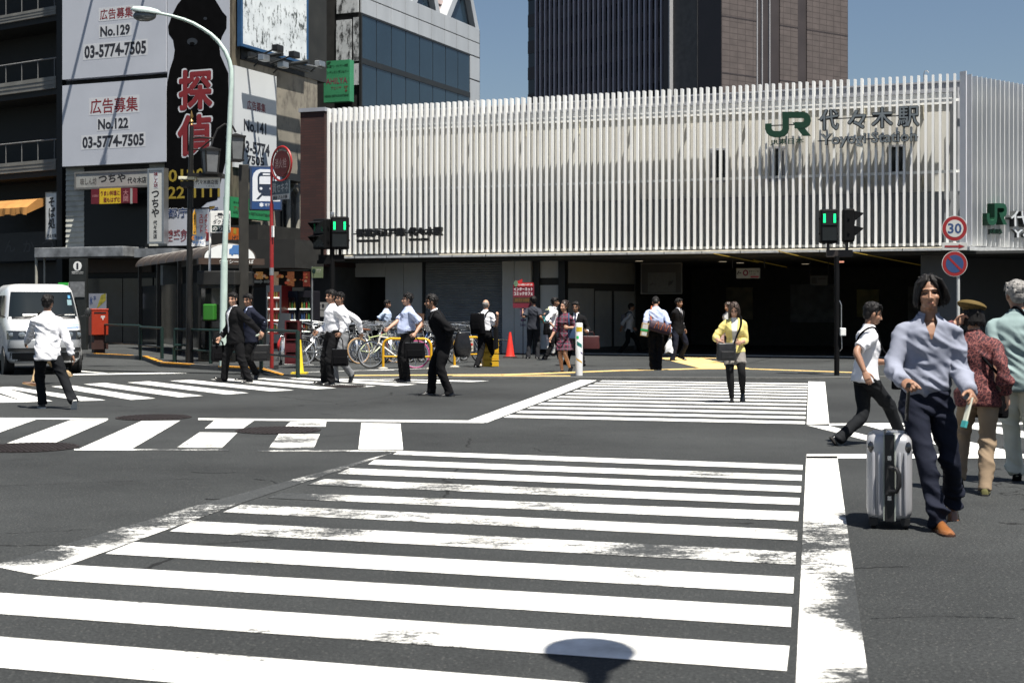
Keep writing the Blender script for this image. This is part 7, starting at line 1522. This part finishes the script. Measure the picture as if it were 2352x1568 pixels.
t = bag('handbag', 'blue shoulder bag carried by the woman in the plaid dress', 'bag', a['base'] + a['P'] + V3((.20, -.12, -.06)), .32, .26, .14, R(-20), M('bag_blue', (.025, .055, .12), .6, var=.15), 0, pocket=False); o_ = V3(t.location); c_ = a['base']; strap(t, o_, [o_ + V3((-.1, 0, .25)), c_ + (a['sh'][0] * .8 + a['N'] * .2) + V3((0, -.09, -.12)), c_ + (a['sh'][0] * .8 + a['N'] * .2) + V3((0, 0, .07)), c_ + (a['sh'][0] * .8 + a['N'] * .2) + V3((.05, .09, -.1)), o_ + V3((.1, .03, .25))], .016, M('bag_blue'))
# tall suit man with dark red bag
a = person('person in a black suit and navy tie with a red bag, behind the bollard', 1322, 843, 1.84, -14, 1, 0, 0, (-6, 2, 0), 1325, 0, ((1338, 844, None, 0), (1301, 839, None, 6)), ((1348, 762, -.02), (1297, 764, 0)), (1.0, .5), SKIN, ('short', HAIRB), .0095, ('shirt', WSH, 'long', True), BLKC, .05, ('trousers', BLKT, 1.05), tie=cloth('navy_tie', (.02, .028, .07)), glasses=True, seed=25)
q = a['wr'][0] + a['hd'][0] * .09 + a['base']; bag('briefcase', 'dark red bag held by the tall man in the black suit', 'bag', q - V3((-.10, 0, .42)), .42, .32, .12, R(0), M('bag_dark_red', (.05, .010, .010), .5, var=.15), .10, pocket=False)
# walker in the shade
a = person('person with a backpack walking in the shade by the pale hoarding', 1443, 812.5, 1.68, 85, 6, 0, 0, (0, 5, 0), 1444, 0, ((1473, 812, None, -10), (1420, 813, None, 34)), ((1460, 757, .1), (1425, 758, -.1)), (.4, .4), SKIN, ('short', HAIRB), .0115, ('shirt', cloth('grey_white_shirt', (.45, .45, .46)), 'rolled', False), None, 0, ('trousers', BLKT), seed=26)
t = thing('backpack', 'small dark backpack on the person walking in the shade', 'backpack', a['base'] + a['P'] - a['fs'] * .16, R(85)); b = MB(); b.rings([oval(V3((0, .0, .44 * j / 6)), V3((1, 0, 0)), V3((0, 1, 0)), .15, .09 - .02 * abs(j - 3) / 3, 16, 4) for j in range(7)]); b.build('pack_body', cloth('grey_pack', (.12, .12, .13)), t, smooth=True, bevel=.02); strap(t, V3(t.location), [V3(t.location) + V3((0, 0, .4)), a['base'] + a['sh'][1] * .6 + a['N'] * .4 + V3((0, 0, .07)), a['base'] + a['sh'][1] * .6 + a['N'] * .4 + V3((.12, 0, -.15))], .015, NYL)
# blue shirt man seen from behind, suit man beyond
a = person('person in a pale blue shirt seen from behind with a duffel bag across the back', 1505, 853, 1.74, 178, 9, 0, 0, (0, 38, 0), 1507, 0, ((1501, 853, None, 0), (1512, 853, None, 0)), ((1481, 768, .1), (1541, 772, -.02)), (.9, .9), SKIN, ('short', HAIRB), .0085, ('shirt', LBL, 'long', True), None, 0, ('trousers', BLKT, 1.18), build=1.1, seed=27, wr=1.3)
t = thing('duffel_bag', 'purple-brown duffel bag with tan straps on the back of the blue-shirted man', 'bag', a['base'] + a['P'] + V3((.06, -.24, .10)), R(0)); DF = M('duffel_plum', (.045, .025, .04), .7, var=.2, vs=9, bump=.5, bs=20); TAN = M('tan_strap', (.33, .09, .035), .5, var=.15)
b = MB(); b.T = Matrix.Rotation(R(16), 4, 'Y'); b.rings([oval(V3((x, 0, 0)), V3((0, 1, 0)), V3((0, 0, 1)), .10 * e_, .125 * e_, 18, 2.6) for x, e_ in ((-.25, .55), (-.235, .9), (-.12, 1), (0, 1.02), (.12, 1), (.235, .9), (.25, .55))]); b.build('bag_body', DF, t, smooth=True, sharp=60)
b = MB(); b.T = Matrix.Rotation(R(16), 4, 'Y')
for x in (-.13, .02, .15): b.tube([(x, -.10, -.05), (x + .02, -.11, .06), (x + .05, -.07, .13), (x + .08, -.11, .05), (x + .10, -.10, -.04)], .009, 6)
b.build('handle', TAN, t); o_ = V3(t.location); c_ = a['base']; strap(t, o_, [o_ + V3((-.18, -.02, .15)), c_ + a['N'] + V3((-.13, -.15, -.22)), c_ + a['N'] + V3((-.10, -.03, .035)), c_ + a['N'] + V3((-.06, .12, -.08))], .018, TAN)
q = a['at']((1480, 772), -.08) + a['base']; t = thing('parcel', 'brown parcel box with a green stripe under the arm of the blue-shirted man', 'box', q, R(-14)); b = MB(); b.T = Matrix.Rotation(R(9), 4, 'Y'); b.box(-.09, .09, -.09, .09, 0, .30); b.build('carton', M('carton_brown', (.36, .25, .12), .8, var=.1), t, bevel=.006)
for z0, z1, m_ in ((.12, .17, M('tape_green', (.02, .34, .08), .4, var=0)), (.17, .28, M('label_white', (.6, .6, .56), .6, var=.1, vs=40)), (.02, .10, M('label_white'))): b = MB(); b.T = Matrix.Rotation(R(9), 4, 'Y'); w_ = .092 if m_.name == 'tape_green' else .06; b.box(-w_, w_, -.0925, -.0905, z0, z1); b.build('print', m_, t)
q = a['wr'][1] + a['hd'][1] * .09 + a['base']; t = thing('plastic_bag', 'white plastic bag in the right hand of the blue-shirted man', 'bag', q - V3((.03, 0, 0)), 0); rs = []; rnd = random.Random(3)
for j in range(10): u_ = j / 9; w_ = .02 + .075 * min(1, u_ * 1.4); rs.append([V3((w_ * math.cos(t_) * (1 + .18 * math.sin(3 * t_ + j)) - .03 * u_, w_ * .7 * math.sin(t_) * (1 + .15 * math.cos(2 * t_ + j * .7)), -.02 - .34 * u_ + (.02 * math.sin(t_ * 3) if j == 9 else 0))) for t_ in [2 * math.pi * i / 16 for i in range(16)]])
MB().rings(rs).build('bag_body', M('plastic_white', (.78, .78, .78), .4, var=.05, bump=.4, bs=25), t, smooth=True); MB().tube([(.01, 0, -.03), (.0, 0, .03), (.03, 0, .05), (.04, 0, -.03)], .008, 6).build('handle', M('plastic_white'), t)
a = person('person in a black suit stepping right, beyond the blue-shirted man', 1553, 830, 1.71, 42, 2, 0, 0, (12, 0, 0), 1556, 0, ((1563, 822, .12, 14), (1545, 831, None, 0)), ((1575, 762, -.05), (1538, 762, .1)), (.4, .4), SKIN, ('short', HAIRB), .0105, ('shirt', WSH, 'long', True), BLKC, .055, ('trousers', NVT, 1.0), tie=cloth('black_tie', (.012, .012, .014)), seed=28)
# woman in the yellow cardigan, woman behind
YEC = cloth('yellow_cardigan', (.66, .56, .20)); TIG = cloth('black_tights', (.010, .010, .011), bump=.1)
a = person('person in a yellow cardigan, grey shorts and black tights looking down', 1686, 924, 1.57, -10, 1, 4, 0, (-3, 27, 0), 1688, 0, ((1706, 905, .14, 62), (1681, 924, None, 0)), ((1698, 788, -.2), (1656, 788, -.2)), (.6, .6), SKINL, ('long', HAIRN), .0065, ('cardigan', cloth('white_blouse', (.70, .69, .66)), 'threeq', False, -.03, YEC), None, 0, ('shorts', cloth('grey_shorts', (.19, .175, .165)), 1, 0, TIG), (SHB, SOLE), fem=True, seed=29, elbows=((.45, .9, -.2), (-.4, .9, -.2)))
q = a['at']((1668, 828), -.22) + a['base']; t = bag('handbag', 'black shoulder bag worn in front by the woman in the yellow cardigan', 'bag', q, .30, .27, .14, R(12), M('soft_black_leather', (.012, .012, .013), .4, var=.3, vs=14, bump=.6, bs=18), 0); o_ = V3(t.location); c_ = a['base']
strap(t, o_, [o_ + V3((.12, 0, .26)), c_ + a['P'] + a['s'] * .22 + a['fs'] * .185 + a['ls'] * .03, c_ + a['N'] - a['s'] * .10 + a['fs'] * .15 + a['ls'] * .10, c_ + a['N'] - a['s'] * .0 + a['ls'] * .10 + a['fs'] * .02 + UP * .015, c_ + a['N'] - a['s'] * .1 + a['ls'] * .09 - a['fs'] * .12], .015, NYL)
a = person('person in a grey top half hidden behind the woman in the yellow cardigan', 1672, 836, 1.62, -50, 2, 0, 0, (0, 4, 0), 1673, 0, ((1666, 836, None, 0), (1680, 837, None, 0)), ((1660, 765, -.05), (1655, 755, -.1)), (.5, .5), SKINL, ('bob', HAIRN), .0105, ('tee', cloth('pale_grey_top', (.48, .48, .47)), 'short', False), None, 0, ('trousers', cloth('dark_grey_trousers', (.03, .03, .035))), fem=True, seed=30)
q = a['at']((1656, 792), -.15) + a['base']; bag('tote_bag', 'pale pink bag of the person behind the woman in yellow', 'bag', q, .22, .40, .08, R(10), M('bag_pink', (.42, .28, .26), .7, var=.15), .12, pocket=False)
# ------------------------------------------------------------------ van
VANW = M('van_white', (.72, .73, .74), .28, var=.04, vs=1.2, coat=.6, spec=.5); GREYB = M('bumper_silver', (.34, .35, .36), .4, .4, var=.08); DKP = M('dark_plastic', (.016, .017, .018), .55, var=.15)
g = G(106, 861); van = thing('van', 'white van with green and blue stripes on its nose, at the left edge', 'van', (g.x, g.y, 0), R(25))
SL = [(.26, .10, .74), (.34, .04, .80), (.5, .0, .825), (.66, .0, .83), (.78, .02, .83), (.92, .05, .83), (1.04, .10, .825), (1.14, .18, .82), (1.22, .28, .81), (1.30, .345, .80), (1.5, .50, .775), (1.7, .655, .745), (1.84, .77, .72), (1.91, .87, .69), (1.96, 1.0, .645), (1.99, 1.2, .58), (2.005, 1.5, .46)]
YR = 3.75
def slc(z):
    for (z0, y0, w0), (z1, y1, w1) in zip(SL, SL[1:]):
        if z0 <= z <= z1: t = (z - z0) / (z1 - z0); return y0 + (y1 - y0) * t, w0 + (w1 - w0) * t
    return SL[-1][1:]
def vp(z, th, off=0., p=6.):
    y0, w_ = slc(z); yc, L = (y0 + YR) / 2, (YR - y0) / 2; c_, s_ = math.cos(th), math.sin(th)
    pf = 3.4
    x = w_ * math.copysign(abs(c_) ** (2 / p), c_); y = L * math.copysign(abs(s_) ** (2 / (p if s_ > 0 else p)), s_)
    q = V3((x, yc + y, z)); n = V3((x / w_ ** 2 * abs(x / w_) ** 3, y / L ** 2 * abs(y / L) ** 3 * .6, .0)); n.normalize(); return q + n * off
b = MB(); n = 96; b.rings([[vp(z, 2 * math.pi * i / n) for i in range(n)] for z, _, _ in SL]); b.build('body', VANW, van, smooth=True, sharp=60)
def front_x(z, x, off):                        # point of the front face at height z and sideways x
    y0, w_ = slc(z); c_ = max(-1, min(1, math.copysign(abs(x / w_) ** 3, x))); th = -math.acos(c_); return vp(z, th, 0) + V3((0, -off, off * .3))
def fpatch(xs, zs, name, mat, off=.006, nx=18, nz=8, par=None):
    x0, x1 = xs; z0, z1 = zs; b = MB(); P = []
    for j in range(nz + 1):
        z = z0 + (z1 - z0) * j / nz; a0 = x0(z) if callable(x0) else x0; a1 = x1(z) if callable(x1) else x1
        P.append([front_x(z, a0 + (a1 - a0) * i / nx, off) for i in range(nx + 1)])
    b.v = [q for r_ in P for q in r_]; b.f = [[j * (nx + 1) + i, j * (nx + 1) + i + 1, (j + 1) * (nx + 1) + i + 1, (j + 1) * (nx + 1) + i] for j in range(nz) for i in range(nx)]; b.m = [0] * len(b.f)
    return b.build(name, mat, par or van, smooth=True)
VGL = M('windscreen_glass', (.010, .014, .017), .04, var=0, spec=.18)
wl_ = lambda z: -(slc(z)[1] - .075); wr2 = lambda z: slc(z)[1] - .075
ws_ = fpatch((wl_, wr2), (1.27, 1.82), 'windscreen', VGL, .008, 24, 10)
fpatch((lambda z: -(slc(z)[1] - .06), lambda z: slc(z)[1] - .06), (1.215, 1.268), 'wiper_panel', DKP, .007)
fpatch((-.45, -.05), (1.285, 1.33), 'dashboard_papers', M('paper_white_v', (.6, .6, .58), .6, var=.3, vs=30), .012, 14, 3, ws_); fpatch((.42, .66), (1.30, 1.315), 'dashboard_papers', M('paper_white_v'), .012, 6, 2, ws_)
fpatch((.02, .20), (1.66, 1.72), 'mirror_inside', M('mirror_dim', (.07, .1, .1), .2), .012, 6, 3, ws_); fpatch((.545, .60), (1.67, 1.74), 'sticker', M('sticker_blue', (.08, .25, .45), .4), .012, 3, 3, ws_); fpatch((.52, .62), (1.52, 1.64), 'reflection_card', M('card_dim', (.16, .24, .26), .3), .011, 3, 3, ws_)
for x0, x1 in ((-.42, .16), (.10, .60)):
    MB().tube([front_x(1.245, x0 if x0 > 0 else x0, .02), front_x(1.30, (x0 + x1) / 2, .02), front_x(1.335, x1, .02)], .009, 5).build('wiper', BLACK, van)
fpatch((-.50, .72), (1.075, 1.088), 'stripe', M('stripe_green', (.06, .42, .30), .35, var=0), .004, 24, 2); fpatch((-.36, .74), (1.018, 1.045), 'stripe', M('stripe_blue', (.10, .22, .50), .35, var=0), .004, 24, 2)
HLG = M('headlamp_glass', (.22, .25, .27), .1, .4, var=.4, vs=18, spec=.9, coat=.6)
for sg in (-1, 1):
    o = fpatch((lambda z: sg * .36 + (sg * .05 if z > .93 else 0), lambda z: sg * .815), (.77, .965), 'headlight', M('headlamp_dark', (.03, .033, .036), .15, .3, spec=.9, coat=.5), .010, 12, 6)
    for x, r_ in ((.50, .075), (.70, .06)):
        P = front_x(.868, sg * x, .016); MB().ell(P, r_, .02, r_ * .95, 16, 8).build('lamp_bulb', HLG, o, smooth=True)
    fpatch((lambda z: sg * .34, lambda z: sg * .822), (.755, .769), 'headlight_trim', STEEL, .009, 10, 1)
fpatch((-.34, .34), (.80, .90), 'grille', DKP, .006, 10, 4); fpatch((-.82, .82), (.585, .75), 'bumper', GREYB, .028, 30, 5); fpatch((-.82, .82), (.50, .583), 'bumper', DKP, .022, 30, 3); fpatch((-.78, .78), (.30, .49), 'skirt_panel', DKP, .008, 30, 4)
fpatch((-.17, .17), (.60, .73), 'number_plate', M('plate_yellow_white', (.6, .6, .55), .4, var=.05), .040, 2, 2); fpatch((-.05, .05), (1.135, 1.19), 'emblem', CHROME, .006, 3, 2)
for sg in (-1, 1):
    def sp(z, y, off=.006): y0, w_ = slc(z); return V3((sg * (w_ - .0 + off), y, z))
    for (ya, yb, nm) in ((.85, 1.65, 'side_window'), (1.75, 2.65, 'side_window'), (2.75, 3.5, 'side_window')):
        b = MB(); P = []
        for j in range(5):
            z = 1.24 + .5 * j / 4; y_s = max(ya, slc(z)[0] + .42); P.append([sp(z, y_s + (yb - y_s) * i / 4) for i in range(5)])
        b.v = [q for r_ in P for q in r_]; b.f = [[j * 5 + i, j * 5 + i + 1, (j + 1) * 5 + i + 1, (j + 1) * 5 + i] for j in range(4) for i in range(4)]; b.m = [0] * 16; b.build(nm, VGL, van, smooth=True)
    b = MB(); b.box(sg * .826, sg * .838, 1.68, 1.692, .36, 1.2); b.build('door_gap', DKP, van); MB().box(sg * .832, sg * .85, 1.5, 1.62, 1.08, 1.12).build('door_handle', DKP, van)
    MB().box(sg * .828, sg * .836, .4, 3.6, .30, .42).build('sill', DKP, van)
    b = MB(); b.tube([(sg * .80, .52, 1.26), (sg * .90, .46, 1.30)], .015, 6); b.build('mirror_arm', DKP, van); b = MB(); b.ell((sg * .95, .45, 1.36), .065, .05, .11, 12, 8); b.build('wing_mirror', DKP, van, smooth=True)
    for y in (.80, 2.95):
        w_ = MB(); w_.tube([(sg * .60, y, .29), (sg * .78, y, .29)], .285, 28); wo_ = w_.build('wheel', RUBBER, van, smooth=True, sharp=30); MB().tube([(sg * .77, y, .29), (sg * .792, y, .29)], .18, 20).build('rim', STEEL, wo_)
        MB().tube([(sg * .76, y, .30), (sg * .829, y, .30)], .325, 28).build('wheel_arch', DKP, van)
# ------------------------------------------------------------------ bicycles
TYR = M('tyre_black', (.014, .014, .014), .7, var=.1)
def bicycle(label, fr, tyre=TYR, basket=True, style='city', seat=None, saddle=BLACK, guard=CHROME, child=False):
    t = thing('bicycle', label, 'bicycle', (0, 0, 0), 0, 'bicycles parked before the station shutter'); r = .33
    RH, FH, BB, ST = V3((-.53, 0, r)), V3((.55, 0, r)), V3((-.07, 0, .27)), V3((-.20, 0, .72))
    HB, HT = V3((.375, 0, .60)), V3((.335, 0, .78)); b = MB()
    if style == 'city': b.tube([HB, V3((.15, 0, .38)), BB], .018, 8); b.tube([HT - V3((0, 0, .06)), V3((.12, 0, .46)), V3((-.11, 0, .42))], .014, 8)
    else: b.tube([HB, BB], .02, 8); b.tube([HT - V3((0, 0, .03)), ST - V3((-.02, 0, .06))], .016, 8)
    b.tube([BB, ST], .016, 8); b.tube([HB, HT], .02, 8)
    for y in (-.05, .05): b.tube([BB, RH + V3((0, y, 0))], .009, 6); b.tube([ST - V3((-.02, 0, .1)), RH + V3((0, y, 0))], .008, 6)
    b.build('frame', fr, t, smooth=True, sharp=60)
    b = MB()
    for y in (-.045, .045): b.tube([HB + V3((0, y * .5, 0)), HB.lerp(FH, .3) + V3((0, y, 0)), FH + V3((0, y, 0))], .010, 6)
    b.build('fork', fr if style != 'city' else CHROME, t, smooth=True)
    for c_ in (RH, FH):
        w_ = MB(); w_.tube([c_ + V3((r * .965 * math.cos(q), 0, r * .965 * math.sin(q))) for q in [2 * math.pi * i / 36 for i in range(36)]], .020, 8, closed=True); wo_ = w_.build('wheel', TYR if tyre is PNK and c_ is FH else tyre, t, smooth=True)
        w_ = MB(); w_.tube([c_ + V3((r * .89 * math.cos(q), 0, r * .89 * math.sin(q))) for q in [2 * math.pi * i / 36 for i in range(36)]], .013, 6, closed=True); w_.build('rim', CHROME, wo_, smooth=True)
        w_ = MB()
        for q in range(20): a_ = 2 * math.pi * q / 20; w_.tube([c_ + V3((.02 * math.cos(a_ + 1.2), (-1) ** q * .03, .02 * math.sin(a_ + 1.2))), c_ + V3((r * .88 * math.cos(a_), 0, r * .88 * math.sin(a_)))], .0022, 4)
        w_.tube([c_ + V3((0, -.05, 0)), c_ + V3((0, .05, 0))], .018, 8); w_.build('spokes', CHROME, wo_)
    if style == 'city':
        for c_, a0, a1 in ((RH, 20, 215), (FH, 25, 170)):
            w_ = MB(); rs = []
            for i in range(15): q = R(a0 + (a1 - a0) * i / 14); e = V3((math.cos(q), 0, math.sin(q))); rs.append([c_ + e * (r + .022) + V3((0, y, 0)) - e * abs(y) * .45 for y in (-.03, -.015, 0, .015, .03)])
            w_.rings(rs, False, 0, False); w_.build('mudguard', guard, t, smooth=True)
        b = MB()
        for y in (-.07, .07): b.tube([(-.25, y * .6, .68), (-.36, y, .72), (-.78, y, .72), (-.78, 0, .72)], .007, 6); b.tube([(-.70, y, .72), RH + V3((0, y * .8, 0))], .006, 6)
        for x in (-.45, -.6, -.72): b.tube([(x, -.07, .72), (x, .07, .72)], .006, 6)
        b.build('rear_rack', CHROME, t)
    b = MB(); b.tube([ST, ST + V3((-.035, 0, .12))], .014, 8); b.build('seat_post', CHROME, t)
    b = MB(); sp_ = ST + V3((-.05, 0, .14)); b.rings([oval(sp_ + V3((x, 0, z)), V3((0, 1, 0)), V3((0, 0, 1)), w_, h_, 12) for x, w_, h_, z in ((-.14, .05, .02, .02), (-.11, .085, .032, .015), (-.03, .07, .03, .01), (.05, .03, .025, .01), (.12, .018, .016, .006))]); b.build('saddle', saddle, t, smooth=True)
    st_ = V3((.30, 0, .97)); b = MB(); b.tube([HT, st_], .013, 8)
    if style == 'city': b.tube([(.12, .29, 1.0), (.24, .27, 1.02), (.32, .14, .99), st_, (.32, -.14, .99), (.24, -.27, 1.02), (.12, -.29, 1.0)], .011, 8)
    else: b.tube([(.30, .28, .96), (.33, 0, .95), (.30, -.28, .96)], .012, 8)
    ho = b.build('handlebar', CHROME, t, smooth=True); b = MB(); gx_ = .12 if style == 'city' else .29
    for y in (-.28, .28): b.tube([(gx_ - .02, y * 1.03, 1.0 if style == 'city' else .96), (gx_ + .07, y, 1.01 if style == 'city' else .96)], .017, 8); b.tube([(gx_ + .1, y, 1.0), (gx_ + .02, y * 1.02, .965)], .006, 5)
    b.build('grip', RUBBER, ho)
    b = MB(); b.tube([BB + V3((0, -.07, 0)), BB + V3((0, .07, 0))], .018, 8); b.lathe([(.085, -.004), (.085, .004)], 20) if False else None; b.tube([BB + V3((.085 * math.cos(q), .055, .085 * math.sin(q))) for q in [2 * math.pi * i / 20 for i in range(20)]], .008, 5, closed=True)
    for sg in (-1, 1): b.tube([BB + V3((0, sg * .07, 0)), BB + V3((.10 * sg, sg * .075, -.13 * sg))], .009, 6); b.box(BB.x + .10 * sg - .04, BB.x + .10 * sg + .04, sg * .09 - .03, sg * .09 + .03, BB.z - .13 * sg - .01, BB.z - .13 * sg + .01)
    b.tube([BB + V3((0, .055, .08)), RH + V3((0, .055, .03))], .005, 4); b.tube([BB + V3((0, .055, -.08)), RH + V3((0, .055, -.03))], .005, 4); b.build('crank', STEEL, t)
    if basket:
        b = MB(); bc = V3((.52, 0, .82))
        for j in range(6): z = j * .045; e = 1 + z * .9; b.tube([bc + V3((sx * .12 * e, sy * .16 * e, z)) for sx, sy in ((-1, -1), (1, -1), (1, 1), (-1, 1))], .004, 4, closed=True)
        for i in range(9):
            y = -.16 + .04 * i
            for sx in (-1, 1): b.tube([bc + V3((sx * .12, y, 0)), bc + V3((sx * .12 * 1.2, y * 1.2, .225))], .003, 4)
            b.tube([bc + V3((-.12, y, 0)), bc + V3((.12, y, 0))], .003, 4)
        for i in range(7):
            x = -.12 + .04 * i
            for sy in (-1, 1): b.tube([bc + V3((x, sy * .16, 0)), bc + V3((x * 1.2, sy * .16 * 1.2, .225))], .003, 4)
        b.tube([(.40, 0, .80), (.36, 0, .80)], .012, 6); b.build('basket', basket if basket is not True else STEEL, t)
    if child:
        b = MB(); b.rings([oval(V3((-.55 + x, 0, .78 + z)), V3((1, 0, 0)), V3((0, 1, 0)), a_, c_, 16, 3) for x, z, a_, c_ in ((0, 0, .12, .13), (-.0, .08, .14, .15), (-.02, .16, .15, .16))]); b.rings([oval(V3((-.70 - .03 * j, 0, .86 + .11 * j)), V3((1, 0, 0)), V3((0, 1, 0)), .035, .16 - .006 * j, 16, 3) for j in range(5)]); b.box(-.62, -.3, -.17, -.13, .95, 1.0); b.box(-.62, -.3, .13, .17, .95, 1.0); b.build('child_seat', child, t, smooth=True, sharp=50)
    b = MB(); b.tube([RH + V3((0, -.06, 0)), (-.50, -.16, .01), (-.62, -.17, .01)], .009, 6); b.build('kick_stand', CHROME, t)
    return t
BK = {}
SIL2 = M('bike_silver', (.30, .31, .32), .3, .7, var=.1); BLKB = M('bike_black', (.015, .015, .018), .25, var=.05, coat=.5); LIME = M('bike_lime', (.44, .50, .24), .3, var=.05, coat=.5); BWH = M('bike_cream', (.68, .64, .55), .3, var=.05, coat=.4); BRED = M('bike_red', (.45, .03, .05), .3, var=.05, coat=.5); BBLU = M('bike_blue', (.03, .08, .22), .3, var=.05, coat=.5)
PNK = M('tyre_pink', (.32, .045, .15), .6, var=.1); TANT = M('tyre_tan', (.33, .20, .09), .7, var=.1); BSAD = M('saddle_brown', (.16, .06, .03), .5, var=.15); GSEAT = M('seat_grey', (.16, .17, .18), .5, var=.1)
bikes = [  # proto, px, py, heading, tilt, label
    ('silver', 741, 836, 42, -7, 'silver bicycle with bright mudguards just right of the yellow cone'), ('lime', 866, 834, 38, -8, 'lime green bicycle with a brown saddle and tan tyres beside the men in white shirts'), ('cream', 904, 845.5, 174, 6, 'cream bicycle with pink tyres leaning on the left yellow barrier'),
    ('black', 1072, 833, 55, -8, 'black bicycle with a wheel showing under the right yellow barrier'), ('child', 645, 836, 100, 4, 'dark bicycle with a grey child seat beside the red post'), ('black', 700, 829, 75, 5, 'black city bicycle with a basket, second from the red newspaper stand'),
    ('black', 764, 828, 60, -6, 'black bicycle behind the men in white shirts, basket towards the doorway'), ('blue', 812, 828, 70, 8, 'blue bicycle just behind the lime green one'), ('silver', 838, 826, 98, -5, 'silver bicycle with its handlebars left of the boy in pale blue'),
    ('red', 878, 829, 112, 6, 'red bicycle in front of the boy in pale blue'), ('silver', 900, 826, 84, -9, 'silver bicycle with its handlebars right of the boy in pale blue'), ('blue', 962, 831, 66, 5, 'blue bicycle behind the pink rear tyre'), ('silver', 985, 830, 72, -6, 'silver bicycle left of the stooping man'),
    ('black', 1012, 829, 80, 7, 'black bicycle hidden behind the stooping man'), ('silver', 1040, 830, 60, -4, 'silver bicycle at the left foot of the right yellow barrier'), ('silver', 854, 832, 128, 6, 'silver bicycle half behind the lime green one, basket turned left'), ('silver', 924, 831, 58, -6, 'silver bicycle behind the cream frame'), ('black', 790, 831, 118, 5, 'black bicycle between the white-shirted men and the lime green bicycle'), ('silver', 722, 827, 96, 7, 'silver bicycle third from the red newspaper stand'), ('silver', 868, 822, 68, -8, 'silver bicycle in the back row left of the boy in pale blue'), ('silver', 998, 824, 110, 6, 'silver bicycle in the back row left of the stooping man'), ('blue', 915, 822, 122, 5, 'blue bicycle in the back row right of the boy in pale blue'), ('silver', 826, 821, 80, -5, 'silver bicycle in the back row by the dark doorway'), ('brown', 946, 828, 95, 8, 'bicycle with a brown covered child seat behind the man in glasses')]
for kind, px, py, hd_, tilt, lab in bikes:
    gq = G(px, py, .03); z = .03
    if kind not in BK:
        BK[kind] = t = {'silver': lambda: bicycle(lab, SIL2), 'black': lambda: bicycle(lab, BLKB, basket=BLACK), 'lime': lambda: bicycle(lab, LIME, TANT, False, 'sport', saddle=BSAD), 'cream': lambda: bicycle(lab, BWH, PNK, False, 'sport', guard=None), 'child': lambda: bicycle(lab, BLKB, basket=BLACK, child=GSEAT), 'blue': lambda: bicycle(lab, BBLU), 'red': lambda: bicycle(lab, BRED), 'brown': lambda: bicycle(lab, SIL2, basket=True, child=M('seat_cover_brown', (.36, .2, .13), .7, var=.15))}[kind]()
    else: t = clone(BK[kind], (0, 0, 0), None, lab)
    t.location = gq; t.rotation_euler = (R(tilt), 0, R(hd_))
# clutter at the newspaper stand
for k, (px, py, m_, lab) in enumerate(((648, 826, M('bag_red_plastic', (.5, .04, .04), .4, var=.2, vs=8), 'red plastic bag hanging on the bicycle left of the newspaper stand'), (656, 828, M('bag_clear', (.5, .48, .48), .4, var=.2, vs=8), 'pale plastic bag hanging by the newspaper stand'))):
    q = G(px, py, .03) + V3((0, -.25, .62)); t = thing('plastic_bag', lab, 'bag', q, 0); rs = [[V3((w_ * math.cos(a_) * (1 + .15 * math.sin(3 * a_ + j)), w_ * .6 * math.sin(a_), -.06 * j)) for a_ in [2 * math.pi * i / 12 for i in range(12)]] for j, w_ in enumerate((.015, .05, .08, .09, .095, .09, .07))]; MB().rings(rs).build('bag_body', m_, t, smooth=True)
# driver
